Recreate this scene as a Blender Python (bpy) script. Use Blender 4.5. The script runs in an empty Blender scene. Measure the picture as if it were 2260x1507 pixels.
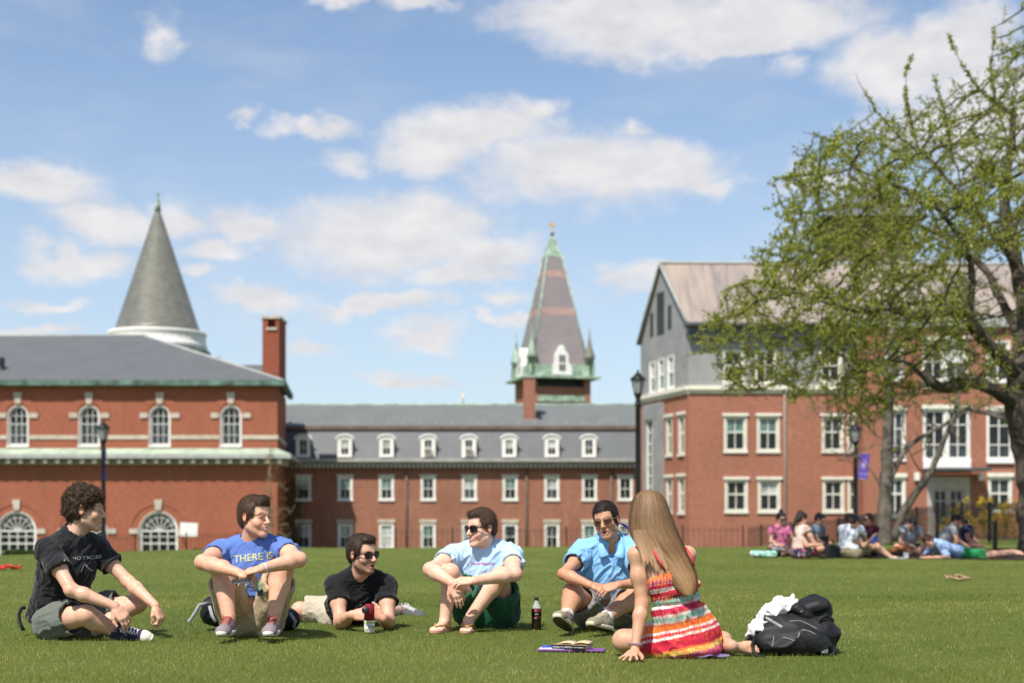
import bpy, bmesh, math, random
import numpy as np
from mathutils import Vector, Matrix, Euler
from mathutils import geometry as mgeo
from mathutils.bvhtree import BVHTree

random.seed(7)
RNG = np.random.default_rng(11)
SC = bpy.context.scene
COL = SC.collection

# ------------------------------------------------------------------ camera
F = 3139.0       # 50 mm lens on a 36 mm sensor, in pixels of the photograph
H0 = 1147.0      # eye-level line
CH = 0.73        # camera height above the lawn
cam_d = bpy.data.cameras.new('camera')
cam = bpy.data.objects.new('camera', cam_d)
COL.objects.link(cam)
cam.location = (0, 0, CH)
cam.rotation_euler = (math.radians(90), 0, 0)
cam_d.lens = 50.0
cam_d.sensor_width = 36.0
cam_d.shift_y = (H0 - 753.5) / 2260.0
cam_d.clip_end = 3000
cam_d.dof.use_dof = True
cam_d.dof.focus_distance = 8.7
cam_d.dof.aperture_fstop = 2.0
SC.camera = cam

# ------------------------------------------------------------------ light
SUN_EL = math.radians(55)
SUN_AZ = math.radians(26)      # to the left of straight behind the camera
sun_dir = Vector((-math.sin(SUN_AZ) * math.cos(SUN_EL), -math.cos(SUN_AZ) * math.cos(SUN_EL), math.sin(SUN_EL)))
sd = bpy.data.lights.new('sun', 'SUN')
sd.energy = 4.7
sd.angle = math.radians(0.53)
sd.color = (1.0, 0.945, 0.86)
so = bpy.data.objects.new('sun', sd)
COL.objects.link(so)
so.location = (-20, -20, 40)
so.rotation_euler = (-sun_dir).to_track_quat('-Z', 'Y').to_euler()
SC.view_settings.view_transform = 'Standard'
SC.view_settings.look = 'None'
SC.view_settings.exposure = 0.47
SC.view_settings.gamma = 1.0
SC.view_settings.use_curve_mapping = False
SC.render.engine = 'CYCLES'
SC.cycles.use_denoising = True
SC.cycles.max_bounces = 6
SC.cycles.transparent_max_bounces = 12


class NT:
    """tiny node-graph helper"""
    def __init__(self, tree):
        self.t = tree
        self.n = tree.nodes
        self.l = tree.links

    def _set(self, sock, v):
        if isinstance(v, bpy.types.NodeSocket):
            self.l.new(v, sock)
        else:
            try:
                sock.default_value = v
            except Exception:
                sock.default_value = (*v, 1.0)

    def node(self, kind, out=0, props=None, **ins):
        nd = self.n.new(kind)
        for k, v in (props or {}).items():
            setattr(nd, k, v)
        for k, v in ins.items():
            key = int(k[1:]) if k[0] == '_' and k[1:].isdigit() else k.replace('_', ' ')
            self._set(nd.inputs[key], v)
        return nd.outputs[out] if out is not None else nd

    def m(self, op, a, b=None, c=None, clamp=False):
        ins = {'_0': a}
        if b is not None: ins['_1'] = b
        if c is not None: ins['_2'] = c
        return self.node('ShaderNodeMath', props={'operation': op, 'use_clamp': clamp}, **ins)

    def v(self, op, a, b=None, out=0):
        ins = {'_0': a}
        if b is not None: ins['_1'] = b
        return self.node('ShaderNodeVectorMath', out=out, props={'operation': op}, **ins)

    def mix(self, fac, a, b, blend='MIX'):
        nd = self.n.new('ShaderNodeMix')
        nd.data_type = 'RGBA'
        nd.blend_type = blend
        self._set(nd.inputs[0], fac)
        self._set(nd.inputs[6], a)
        self._set(nd.inputs[7], b)
        return nd.outputs[2]

    def ramp(self, fac, stops, interp='LINEAR'):
        nd = self.n.new('ShaderNodeValToRGB')
        nd.color_ramp.interpolation = interp
        els = nd.color_ramp.elements
        while len(els) < len(stops):
            els.new(0.5)
        for e, (p, c) in zip(els, stops):
            e.position = p
            e.color = (*c, 1.0) if len(c) == 3 else c
        self._set(nd.inputs[0], fac)
        return nd.outputs[0]

    def noise(self, vec, scale, detail=3.0, rough=0.55, out=0):
        return self.node('ShaderNodeTexNoise', out=out, Vector=vec, Scale=scale, Detail=detail, Roughness=rough)

    def smooth(self, x, lo, hi):
        nd = self.n.new('ShaderNodeMapRange')
        nd.interpolation_type = 'SMOOTHSTEP'
        self._set(nd.inputs[0], x)
        nd.inputs[1].default_value = lo
        nd.inputs[2].default_value = hi
        return nd.outputs[0]


# ------------------------------------------------------------------ sky
world = bpy.data.worlds.new('World')
SC.world = world
world.use_nodes = True
wt = NT(world.node_tree)
for nd in list(wt.n):
    wt.n.remove(nd)
sky = wt.node('ShaderNodeTexSky', props={'sky_type': 'NISHITA', 'sun_disc': False, 'sun_elevation': SUN_EL,
                                         'sun_rotation': math.pi + SUN_AZ, 'altitude': 100.0, 'air_density': 1.0,
                                         'dust_density': 0.6, 'ozone_density': 2.2})
tc = wt.node('ShaderNodeTexCoord', out=0)   # direction looked at
sep = wt.node('ShaderNodeSeparateXYZ', out=None, Vector=tc)
dx, dy, dz = sep.outputs
az = wt.m('ARCTAN2', dx, dy)
el = wt.m('ARCSINE', dz)
ae = wt.node('ShaderNodeCombineXYZ', X=az, Y=el, Z=0.0)
# cumulus banks: azimuth, elevation, half width, half height (in pixels of the photograph, turned to angles below)
CL = [(1330, 30, 260, 50), (1490, 60, 330, 62), (1700, 35, 260, 60), (1600, 95, 200, 28), (357, 88, 50, 46),
      (1040, 300, 190, 55), (1160, 268, 75, 42), (960, 345, 110, 45), (1290, 385, 235, 75), (1470, 370, 150, 55),
      (1585, 395, 85, 35), (1390, 292, 55, 30), (850, 520, 240, 85), (930, 465, 150, 50), (1050, 545, 160, 60),
      (1020, 615, 130, 30), (230, 480, 120, 42), (390, 465, 90, 36), (70, 410, 160, 45), (560, 485, 110, 40),
      (470, 540, 100, 24), (170, 570, 120, 34), (775, 345, 55, 30), (690, 272, 90, 22), (545, 240, 38, 14),
      (850, 668, 140, 26), (570, 655, 125, 30), (120, 660, 90, 16), (1115, 670, 70, 20), (1120, 712, 90, 14),
      (930, 745, 90, 32), (670, 770, 60, 22), (1430, 600, 120, 36), (1745, 150, 45, 30), (1990, 130, 160, 75),
      (2140, 90, 140, 75), (1800, 400, 80, 40), (2180, 230, 200, 120), (2090, 250, 200, 60), (920, 6, 70, 20),
      (750, -6, 60, 16), (1640, 700, 60, 30),
      (30, 0, 100, 12), (420, 590, 60, 14), (90, 725, 120, 16), (880, 845, 120, 16), (700, 460, 30, 20)]
w1 = wt.noise(wt.v('MULTIPLY', ae, (1.0, 1.7, 1.0)), 9.0, 6.0, 0.62, out=1)
w2 = wt.noise(wt.v('MULTIPLY', ae, (1.0, 1.4, 1.0)), 34.0, 5.0, 0.6, out=1)
warp = wt.v('ADD', wt.v('MULTIPLY', wt.v('SUBTRACT', w1, (0.5, 0.5, 0.5)), (0.11, 0.055, 0)),
            wt.v('MULTIPLY', wt.v('SUBTRACT', w2, (0.5, 0.5, 0.5)), (0.030, 0.020, 0)))
aew = wt.v('ADD', ae, warp)
dens = None
for (px, py, rx, ry) in CL:
    u, v = (px - 1130) / F, (H0 - py) / F
    a_, e_ = math.atan(u), math.atan(v / math.sqrt(1 + u * u))
    k = math.cos(a_)
    q = wt.v('MULTIPLY', wt.v('SUBTRACT', aew, (a_, e_, 0)), (F / (rx * k * k) * 0.92, F / ry * 0.92, 0))
    q = wt.m('MULTIPLY', wt.m('SUBTRACT', min(1.0, .60 + rx / 240), wt.v('LENGTH', q, out=1)), min(1.0, .35 + rx / 170))
    dens = q if dens is None else wt.m('MAXIMUM', dens, q)
# fair-weather cloud in the rest of the sky
dome = wt.v('DIVIDE', wt.node('ShaderNodeCombineXYZ', X=dx, Y=dy, Z=0.0),
            wt.node('ShaderNodeCombineXYZ', X=wt.m('ADD', dz, 0.25), Y=wt.m('ADD', dz, 0.25), Z=1.0))
gen = wt.m('MULTIPLY', wt.m('SUBTRACT', wt.noise(dome, 1.9, 7.0, 0.6), 0.56), 4.0)
outside = wt.smooth(wt.m('ADD', wt.m('ABSOLUTE', az), wt.m('MULTIPLY', wt.m('MAXIMUM', wt.m('SUBTRACT', el, 0.38), 0.0), 3.0)), 0.40, 0.55)
gen = wt.m('SUBTRACT', wt.m('ADD', gen, 0.0), wt.m('MULTIPLY', wt.m('SUBTRACT', 1.0, outside), 9.0))
dens = wt.m('MAXIMUM', dens, gen)
w3 = wt.noise(ae, 60.0, 6.0, 0.65)
dens = wt.m('ADD', dens, wt.m('MULTIPLY', wt.m('SUBTRACT', w3, 0.5), 0.55))
veil = wt.m('MULTIPLY', wt.smooth(wt.noise(wt.v('MULTIPLY', ae, (1.0, 2.6, 1.0)), 7.0, 5.0, 0.6), 0.42, 0.8), 0.30)
fac = wt.m('MAXIMUM', wt.m('MULTIPLY', wt.smooth(dens, -0.30, 0.58), 0.94), veil)
ccol = wt.ramp(wt.noise(wt.v('MULTIPLY', ae, (1.0, 2.2, 1.0)), 22.0, 4.0, 0.6),
               [(0.32, (4.6, 4.6, 4.8)), (0.66, (5.7, 5.55, 5.55))])
SKYGAIN = (0.84, 0.92, 0.98)
skyc = wt.v('MULTIPLY', sky, SKYGAIN)
haze = wt.smooth(el, 0.42, 0.0)
skyc = wt.mix(wt.m('ADD', wt.m('MULTIPLY', haze, 0.50), 0.08), skyc, (4.55, 5.05, 5.55))
final = wt.mix(fac, skyc, ccol)
bg = wt.node('ShaderNodeBackground', Color=final, Strength=0.112)
wo = wt.n.new('ShaderNodeOutputWorld')
wt.l.new(bg, wo.inputs[0])
world.cycles.sampling_method = 'MANUAL'
world.cycles.sample_map_resolution = 512

# ------------------------------------------------------------------ helpers
def at(px, py, Y):
    """the point at depth Y that the photograph shows at (px, py)"""
    return Vector(((px - 1130) / F * Y, Y, CH - (py - H0) / F * Y))


def tag(o, label=None, cat=None, group=None, kind=None):
    if label: o['label'] = label
    if cat: o['category'] = cat
    if group: o['group'] = group
    if kind: o['kind'] = kind
    return o


def empty(name, loc=(0, 0, 0), rz=0.0):
    o = bpy.data.objects.new(name, None)
    o.empty_display_size = 0.2
    o.location = loc
    o.rotation_euler = (0, 0, rz)
    COL.objects.link(o)
    return o


def setpar(o, parent):
    """parent without moving (parents here are placed before their children)"""
    o.parent = parent
    o.matrix_parent_inverse = parent_world(parent).inverted()


def parent_world(p):
    m = Matrix.LocRotScale(p.location, p.rotation_euler, p.scale)
    if p.parent:
        return parent_world(p.parent) @ p.matrix_parent_inverse @ m
    return m


def link(name, me, parent=None, mats=None):
    o = bpy.data.objects.new(name, me)
    COL.objects.link(o)
    if mats is not None:
        for m_ in (mats if isinstance(mats, (list, tuple)) else [mats]):
            me.materials.append(m_)
    if parent is not None:
        setpar(o, parent)
    return o


def fast_mesh(name, V, Q, smooth=False, colors=None, mat_idx=None, tris=False):
    me = bpy.data.meshes.new(name)
    V = np.asarray(V, np.float32).reshape(-1, 3)
    Q = np.asarray(Q, np.int32)
    n = 3 if tris else 4
    Q = Q.reshape(-1, n)
    me.vertices.add(len(V))
    me.vertices.foreach_set('co', V.ravel())
    me.loops.add(Q.size)
    me.loops.foreach_set('vertex_index', Q.ravel())
    me.polygons.add(len(Q))
    me.polygons.foreach_set('loop_start', np.arange(0, Q.size, n, dtype=np.int32))
    me.polygons.foreach_set('loop_total', np.full(len(Q), n, np.int32))
    if smooth:
        me.polygons.foreach_set('use_smooth', np.ones(len(Q), bool))
    if mat_idx is not None:
        me.polygons.foreach_set('material_index', np.asarray(mat_idx, np.int32))
    me.update(calc_edges=True)
    me.validate()
    if colors is not None:
        a = me.color_attributes.new('tint', 'FLOAT_COLOR', 'POINT')
        c = np.ones((len(V), 4), np.float32)
        c[:, :3] = colors
        a.data.foreach_set('color', c.ravel())
    return me


class MB:
    """collects boxes, prisms and tubes in world (or frame) space, then links them as one mesh object"""
    def __init__(self, T=None):
        self.v, self.f, self.sm = [], [], []
        self.T = T

    def _p(self, p):
        p = Vector(p)
        return self.T @ p if self.T is not None else p

    def add(self, vs, fs, smooth=False):
        b = len(self.v)
        self.v += [self._p(p) for p in vs]
        self.f += [tuple(b + i for i in f) for f in fs]
        self.sm += [smooth] * len(fs)
        return self

    def box(self, x0, x1, y0, y1, z0, z1):
        return self.add([(x0, y0, z0), (x1, y0, z0), (x1, y1, z0), (x0, y1, z0), (x0, y0, z1), (x1, y0, z1), (x1, y1, z1), (x0, y1, z1)],
                        [(0, 3, 2, 1), (4, 5, 6, 7), (0, 1, 5, 4), (1, 2, 6, 5), (2, 3, 7, 6), (3, 0, 4, 7)])

    def hexa(self, p):
        """8 points, bottom four then top four"""
        return self.add(p, [(0, 3, 2, 1), (4, 5, 6, 7), (0, 1, 5, 4), (1, 2, 6, 5), (2, 3, 7, 6), (3, 0, 4, 7)])

    def prism(self, poly, y0, y1):
        """polygon in x,z pushed through y"""
        n = len(poly)
        vs = [(x, y0, z) for x, z in poly] + [(x, y1, z) for x, z in poly]
        return self.add(vs, [tuple(range(n))[::-1], tuple(range(n, 2 * n))] + [(i, (i + 1) % n, n + (i + 1) % n, n + i) for i in range(n)])

    def tube(self, pts, radii, n=8, cap=True, smooth=True, flat=None):
        pts = [Vector(p) for p in pts]
        if not isinstance(radii, (list, tuple)):
            radii = [radii] * len(pts)
        vs, fs = [], []
        up = None
        for i, p in enumerate(pts):
            d = (pts[min(i + 1, len(pts) - 1)] - pts[max(i - 1, 0)])
            if d.length < 1e-9: d = Vector((0, 0, 1))
            d.normalize()
            if up is None:
                up = d.orthogonal().normalized()
                if flat is not None:
                    up = (Vector(flat) - d * d.dot(Vector(flat))).normalized()
            else:
                up = (up - d * up.dot(d))
                if up.length < 1e-6: up = d.orthogonal()
                up.normalize()
            s = d.cross(up)
            r = radii[i]
            ra, rb = (r if isinstance(r, (tuple, list)) else (r, r))
            for k in range(n):
                a = 2 * math.pi * k / n
                vs.append(p + up * math.cos(a) * ra + s * math.sin(a) * rb)
        for i in range(len(pts) - 1):
            for k in range(n):
                a, b = i * n + k, i * n + (k + 1) % n
                fs.append((a, b, b + n, a + n))
        self.add(vs, fs, smooth)
        if cap:
            b = len(self.v) - len(vs)
            self.f += [tuple(b + k for k in range(n))[::-1], tuple(b + (len(pts) - 1) * n + k for k in range(n))]
            self.sm += [False, False]
        return self

    def lathe(self, prof, cx, cy, n=24, a0=0.0, cap=True, smooth=True):
        vs, fs = [], []
        for (r, z) in prof:
            for k in range(n):
                a = a0 + 2 * math.pi * k / n
                vs.append((cx + r * math.cos(a), cy + r * math.sin(a), z))
        for i in range(len(prof) - 1):
            for k in range(n):
                a, b = i * n + k, i * n + (k + 1) % n
                fs.append((a, b, b + n, a + n))
        self.add(vs, fs, smooth)
        if cap:
            b = len(self.v) - len(vs)
            self.f += [tuple(b + k for k in range(n))[::-1], tuple(b + (len(prof) - 1) * n + k for k in range(n))]
            self.sm += [False, False]
        return self

    def mesh(self, name, mats=None):
        me = bpy.data.meshes.new(name)
        me.from_pydata([tuple(p) for p in self.v], [], self.f)
        me.polygons.foreach_set('use_smooth', self.sm)
        me.update()
        if mats is not None:
            for m_ in (mats if isinstance(mats, (list, tuple)) else [mats]):
                me.materials.append(m_)
        return me

    def build(self, name, m_, parent=None, bevel=0.0):
        o = link(name, self.mesh(name, m_), parent)
        if bevel:
            b = o.modifiers.new('edge', 'BEVEL')
            b.width = bevel
            b.segments = 2
            b.limit_method = 'ANGLE'
        return o


# ------------------------------------------------------------------ materials
def new_mat(name):
    m_ = bpy.data.materials.new(name)
    m_.use_nodes = True
    t = NT(m_.node_tree)
    bsdf = m_.node_tree.nodes['Principled BSDF']
    return m_, t, bsdf


def mat(name, col, rough=0.6, var=0.12, scale=6.0, bump=0.0, bscale=40.0, metal=0.0, spec=0.35, hue2=None, detail=4.0, coat=0.0):
    """plain surface with colour variation and fine relief"""
    m_, t, b = new_mat(name)
    co = t.node('ShaderNodeTexCoord', out=3)
    n1 = t.noise(co, scale, detail, 0.6)
    c2 = hue2 if hue2 else tuple(max(0, c * (1 - var * 2.2)) for c in col)
    c1 = tuple(min(1, c * (1 + var)) for c in col)
    c = t.ramp(n1, [(0.32, c2), (0.68, c1)])
    t.l.new(c, b.inputs['Base Color'])
    b.inputs['Roughness'].default_value = rough
    b.inputs['Metallic'].default_value = metal
    b.inputs['Specular IOR Level'].default_value = spec
    b.inputs['Coat Weight'].default_value = coat
    if bump:
        n2 = t.noise(co, bscale, 4.0, 0.6)
        bp = t.node('ShaderNodeBump', Strength=bump, Distance=0.01, Height=n2)
        t.l.new(bp, b.inputs['Normal'])
    return m_


def brick_mat(name, c1, c2, mortar, bw=0.21, bh=0.072, stain=0.35):
    m_, t, b = new_mat(name)
    geo = t.node('ShaderNodeNewGeometry', out=0)
    s = t.node('ShaderNodeSeparateXYZ', out=None, Vector=geo)
    uv = t.node('ShaderNodeCombineXYZ', X=t.m('ADD', s.outputs[0], s.outputs[1]), Y=s.outputs[2], Z=0.0)
    br = t.node('ShaderNodeTexBrick', out=None, props={'offset': 0.5}, Vector=uv, Scale=1.0, Color1=c1, Color2=c2, Mortar=mortar)
    br.inputs['Mortar Size'].default_value = 0.006
    br.inputs['Brick Width'].default_value = bw
    br.inputs['Row Height'].default_value = bh
    br.inputs['Bias'].default_value = -0.1
    big = t.noise(uv, 0.35, 5.0, 0.62)
    streak = t.noise(t.v('MULTIPLY', uv, (2.2, 0.35, 1.0)), 1.2, 4.0, 0.6)
    fine = t.noise(uv, 5.0, 3.0, 0.6)
    c = t.mix(t.m('MULTIPLY', t.smooth(big, 0.38, 0.66), stain), br.outputs[0], tuple(x * 0.62 for x in c1))
    c = t.mix(t.m('MULTIPLY', t.smooth(streak, 0.5, 0.75), stain * 0.8), c, (c1[0] * 1.25, c1[1] * 1.5, c1[2] * 1.5))
    c = t.mix(t.m('MULTIPLY', t.smooth(fine, 0.3, 0.8), 0.35), c, tuple(x * 0.62 for x in c2))
    damp = t.smooth(t.noise(t.v('MULTIPLY', uv, (.55, .16, 1.0)), 1.0, 5.0, 0.7), 0.52, 0.7)
    c = t.mix(t.m('MULTIPLY', damp, .30), c, (c1[0] * .55, c1[1] * .9, c1[2] * .9))
    brk = t.noise(t.v('MULTIPLY', uv, (4.6, 13.0, 1.0)), 1.0, 0.0, 0.5)
    c = t.mix(t.m('MULTIPLY', t.smooth(brk, .55, .75), .35), c, tuple(x * .5 for x in c1))
    t.l.new(c, b.inputs['Base Color'])
    b.inputs['Roughness'].default_value = 0.9
    b.inputs['Specular IOR Level'].default_value = 0.15
    bp = t.node('ShaderNodeBump', Strength=0.5, Distance=0.01, Height=t.m('SUBTRACT', 1.0, br.outputs[1]))
    t.l.new(bp, b.inputs['Normal'])
    return m_


def slate_mat(name, c1, c2, w=0.28, h=0.16, warm=None):
    m_, t, b = new_mat(name)
    geo = t.node('ShaderNodeNewGeometry', out=0)
    s = t.node('ShaderNodeSeparateXYZ', out=None, Vector=geo)
    uv = t.node('ShaderNodeCombineXYZ', X=s.outputs[0], Y=t.m('ADD', t.m('MULTIPLY', s.outputs[2], 1.3), t.m('MULTIPLY', s.outputs[1], 0.5)), Z=0.0)
    br = t.node('ShaderNodeTexBrick', out=None, props={'offset': 0.5}, Vector=uv, Scale=1.0, Color1=c1, Color2=c2, Mortar=tuple(x * 0.55 for x in c1))
    br.inputs['Mortar Size'].default_value = 0.008
    br.inputs['Brick Width'].default_value = w
    br.inputs['Row Height'].default_value = h
    n1 = t.noise(uv, 0.6, 5.0, 0.6)
    c = t.mix(t.m('MULTIPLY', t.smooth(n1, 0.35, 0.7), 0.45), br.outputs[0], tuple(x * 0.75 for x in c1))
    if warm:
        n2 = t.noise(t.v('MULTIPLY', uv, (0.9, 0.22, 1.0)), 1.1, 5.0, 0.65)
        c = t.mix(t.m('MULTIPLY', t.smooth(n2, 0.45, 0.65), 0.6), c, warm)
    t.l.new(c, b.inputs['Base Color'])
    b.inputs['Roughness'].default_value = 0.55
    b.inputs['Specular IOR Level'].default_value = 0.35
    bp = t.node('ShaderNodeBump', Strength=0.35, Distance=0.01, Height=t.m('SUBTRACT', 1.0, br.outputs[1]))
    t.l.new(bp, b.inputs['Normal'])
    return m_


def glass_mat(name, col, rough=0.06, spec=0.6):
    m_, t, b = new_mat(name)
    co = t.node('ShaderNodeNewGeometry', out=0)
    n = t.noise(co, 1.4, 4.0, 0.7)
    c = t.ramp(n, [(0.35, tuple(x * 0.55 for x in col)), (0.7, tuple(min(1, x * 1.5) for x in col))])
    t.l.new(c, b.inputs['Base Color'])
    b.inputs['Roughness'].default_value = rough
    b.inputs['Specular IOR Level'].default_value = spec
    bp = t.node('ShaderNodeBump', Strength=0.06, Distance=0.02, Height=t.noise(co, 2.0, 2.0, 0.5))
    t.l.new(bp, b.inputs['Normal'])
    return m_


M = {}
M['brick_l'] = brick_mat('brick_left', (0.37, 0.115, 0.064), (0.31, 0.090, 0.050), (0.33, 0.19, 0.13), stain=0.25)
M['brick_m'] = brick_mat('brick_middle', (0.35, 0.150, 0.098), (0.285, 0.115, 0.073), (0.34, 0.21, 0.15), stain=0.5)
M['brick_r'] = brick_mat('brick_right', (0.37, 0.145, 0.093), (0.315, 0.118, 0.075), (0.36, 0.22, 0.16), stain=0.3)
M['brick_old'] = brick_mat('brick_chimney', (0.33, 0.085, 0.05), (0.26, 0.07, 0.04), (0.25, 0.13, 0.1), stain=0.3)
M['stone'] = mat('pale_stone', (0.50, 0.44, 0.35), 0.85, 0.12, 2.0, 0.3, 30)
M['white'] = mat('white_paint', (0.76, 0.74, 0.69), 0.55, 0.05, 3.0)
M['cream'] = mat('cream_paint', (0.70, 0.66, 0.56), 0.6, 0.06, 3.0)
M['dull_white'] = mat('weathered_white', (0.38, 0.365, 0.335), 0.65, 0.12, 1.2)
M['slate'] = slate_mat('dark_slate', (0.112, 0.116, 0.120), (0.130, 0.133, 0.136))
M['slate_m'] = slate_mat('grey_slate', (0.145, 0.155, 0.145), (0.175, 0.182, 0.172))
M['mansard'] = slate_mat('mansard_slate', (0.095, 0.103, 0.108), (0.118, 0.125, 0.13))
M['copper'] = mat('copper_patina', (0.11, 0.20, 0.155), 0.7, 0.3, 1.1, 0.3, 8, hue2=(0.035, 0.035, 0.028))
M['copper_l'] = mat('copper_patina_pale', (0.33, 0.44, 0.33), 0.7, 0.25, 1.3, 0.2, 10)
M['ledge'] = mat('ledge_copper', (0.37, 0.44, 0.33), 0.6, 0.12, 1.5)
M['grey_trim'] = mat('grey_trim', (0.36, 0.37, 0.35), 0.7, 0.1, 2.0)
M['brown_trim'] = mat('brown_trim', (0.16, 0.11, 0.085), 0.8, 0.15, 2.0)
M['dark'] = mat('dark_metal', (0.018, 0.019, 0.02), 0.45, 0.2, 4.0)
M['black_iron'] = mat('black_iron', (0.012, 0.013, 0.013), 0.4, 0.2, 5.0)
M['glass'] = glass_mat('window_glass', (0.012, 0.015, 0.014), 0.08, 0.35)
M['glass_t'] = glass_mat('window_glass_tinted', (0.10, 0.19, 0.165))
M['glass_b'] = glass_mat('window_glass_blind', (0.40, 0.43, 0.40), 0.2)
M['glass_g'] = glass_mat('window_glass_grey', (0.04, 0.047, 0.05), 0.1, 0.4)
M['zinc'] = mat('zinc_panel', (0.275, 0.268, 0.262), 0.5, 0.08, 1.0, 0.1, 20, metal=0.0)
M['zinc_d'] = mat('zinc_dark', (0.085, 0.09, 0.095), 0.5, 0.12, 1.0)
M['purple'] = mat('purple_banner', (0.10, 0.055, 0.32), 0.7, 0.08, 3.0)
M['brown_roof'] = mat('turret_brown', (.20, .19, .15), .7, .15, 2)
M['gold'] = mat('gilding', (0.75, 0.48, 0.14), 0.35, 0.1, 3.0, metal=0.3)
M['door_pink'] = mat('pink_door_paint', (0.46, 0.38, 0.36), 0.6, 0.06, 2.0)

# ------------------------------------------------------------------ terrain
_cu = np.array([-400, 0, 120, 350, 600, 1400, 1650, 1780, 2034, 2137, 2260, 2800], float)
_cy = np.array([27.5, 28.2, 29.5, 33.5, 36.5, 38.5, 37.5, 44, 48, 52, 56, 60], float)


def crest(X, Y):
    u = 1130 + F * np.asarray(X) / np.maximum(np.asarray(Y), 4.0)
    return np.interp(u, _cu, _cy)


def ground_z(X, Y):
    X = np.asarray(X, float); Y = np.asarray(Y, float)
    t = np.maximum(Y - crest(X, Y), 0.0)
    z = -0.03 * t * t / (t + 2.0)
    z = np.maximum(z, -3.0)
    z = z + 0.012 * np.sin(X * 0.9 + 1.3) * np.sin(Y * 0.55) * np.clip((Y - 11) / 8, 0, 1)
    return z


def make_ground():
    ys = np.concatenate([np.arange(-30, 4, 2.0), np.arange(4, 14, 0.25), np.arange(14, 60, 0.5), np.arange(60, 110, 2.0), np.array([120, 150, 200, 300, 500, 800, 1500.])])
    us = np.concatenate([np.linspace(-1.6, -0.42, 14)[:-1], np.linspace(-0.42, 0.42, 90), np.linspace(0.42, 1.6, 14)[1:]])
    Yg, Ug = np.meshgrid(ys, us, indexing='ij')
    Xg = Ug * np.maximum(np.abs(Yg), 18.0) * np.where(np.abs(Yg) < 18, 1.0, 1.0)
    Zg = ground_z(Xg, Yg)
    V = np.stack([Xg, Yg, Zg], -1).reshape(-1, 3)
    n, m = Yg.shape
    i, j = np.meshgrid(np.arange(n - 1), np.arange(m - 1), indexing='ij')
    a = i * m + j
    Q = np.stack([a, a + 1, a + m + 1, a + m], -1).reshape(-1, 4)
    return fast_mesh('lawn', V, Q, smooth=True)


m_, t, b = new_mat('lawn_turf')
geo = t.node('ShaderNodeNewGeometry', out=0)
n1 = t.noise(geo, 0.45, 5.0, 0.6)
n2 = t.noise(geo, 5.0, 5.0, 0.7)
n3 = t.noise(t.v('MULTIPLY', geo, (1.0, 0.3, 1.0)), 40.0, 4.0, 0.8)
c = t.ramp(n1, [(0.3, (0.085, 0.118, 0.022)), (0.7, (0.125, 0.150, 0.034))])
c = t.mix(t.smooth(n2, 0.45, 0.75), c, (0.105, 0.125, 0.035))
c = t.mix(t.m('MULTIPLY', t.smooth(n3, 0.5, 0.7), 0.5), c, (0.16, 0.19, 0.06))
t.l.new(c, b.inputs['Base Color'])
b.inputs['Roughness'].default_value = 0.9
b.inputs['Specular IOR Level'].default_value = 0.1
bp = t.node('ShaderNodeBump', Strength=0.8, Distance=0.03, Height=t.noise(geo, 30.0, 5.0, 0.75))
t.l.new(bp, b.inputs['Normal'])
M['turf'] = m_
lawn = link('lawn', make_ground(), None, M['turf'])
tag(lawn, kind='structure')

# brown mulch round the foot of the big tree
mb = MB()
ring = []
for k in range(40):
    a = 2 * math.pi * k / 40
    r = 1 + 0.10 * math.sin(3 * a + 1) + 0.05 * math.sin(7 * a)
    ring.append((9.8 + 3.6 * r * math.cos(a), 27.9 + 1.9 * r * math.sin(a), 0.012))
mb.add([(9.8, 27.9, 0.05)] + ring, [(0, 1 + k, 1 + (k + 1) % 40) for k in range(40)], True)
mulch = mb.build('mulch_bed', mat('mulch', (0.060, 0.034, 0.024), 0.95, 0.35, 9.0, 0.9, 40))
tag(mulch, kind='structure')

# ------------------------------------------------------------------ grass blades on the near lawn
m_, t, b = new_mat('grass_blade')
va = t.node('ShaderNodeVertexColor', out=0, props={'layer_name': 'tint'})
t.l.new(va, b.inputs['Base Color'])
b.inputs['Roughness'].default_value = 0.7
b.inputs['Specular IOR Level'].default_value = 0.12
tr = t.node('ShaderNodeBsdfTranslucent', Color=t.v('MULTIPLY', va, (1.3, 1.35, 0.8)))
mx = t.node('ShaderNodeMixShader', _0=0.38)
mxn = mx.node
t.l.new(b.outputs[0], mxn.inputs[1]); t.l.new(tr, mxn.inputs[2])
t.l.new(mx, m_.node_tree.nodes['Material Output'].inputs[0])
M['blade'] = m_


def lattice(x, y, s, seed=0):
    """cheap smooth 2-D noise"""
    r = np.random.default_rng(100 + seed).random((64, 64))
    x = x / s; y = y / s
    xi = np.floor(x).astype(int); yi = np.floor(y).astype(int)
    fx = x - xi; fy = y - yi
    fx = fx * fx * (3 - 2 * fx); fy = fy * fy * (3 - 2 * fy)
    g = lambda a, b_: r[a % 64, b_ % 64]
    return (g(xi, yi) * (1 - fx) + g(xi + 1, yi) * fx) * (1 - fy) + (g(xi, yi + 1) * (1 - fx) + g(xi + 1, yi + 1) * fx) * fy


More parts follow.
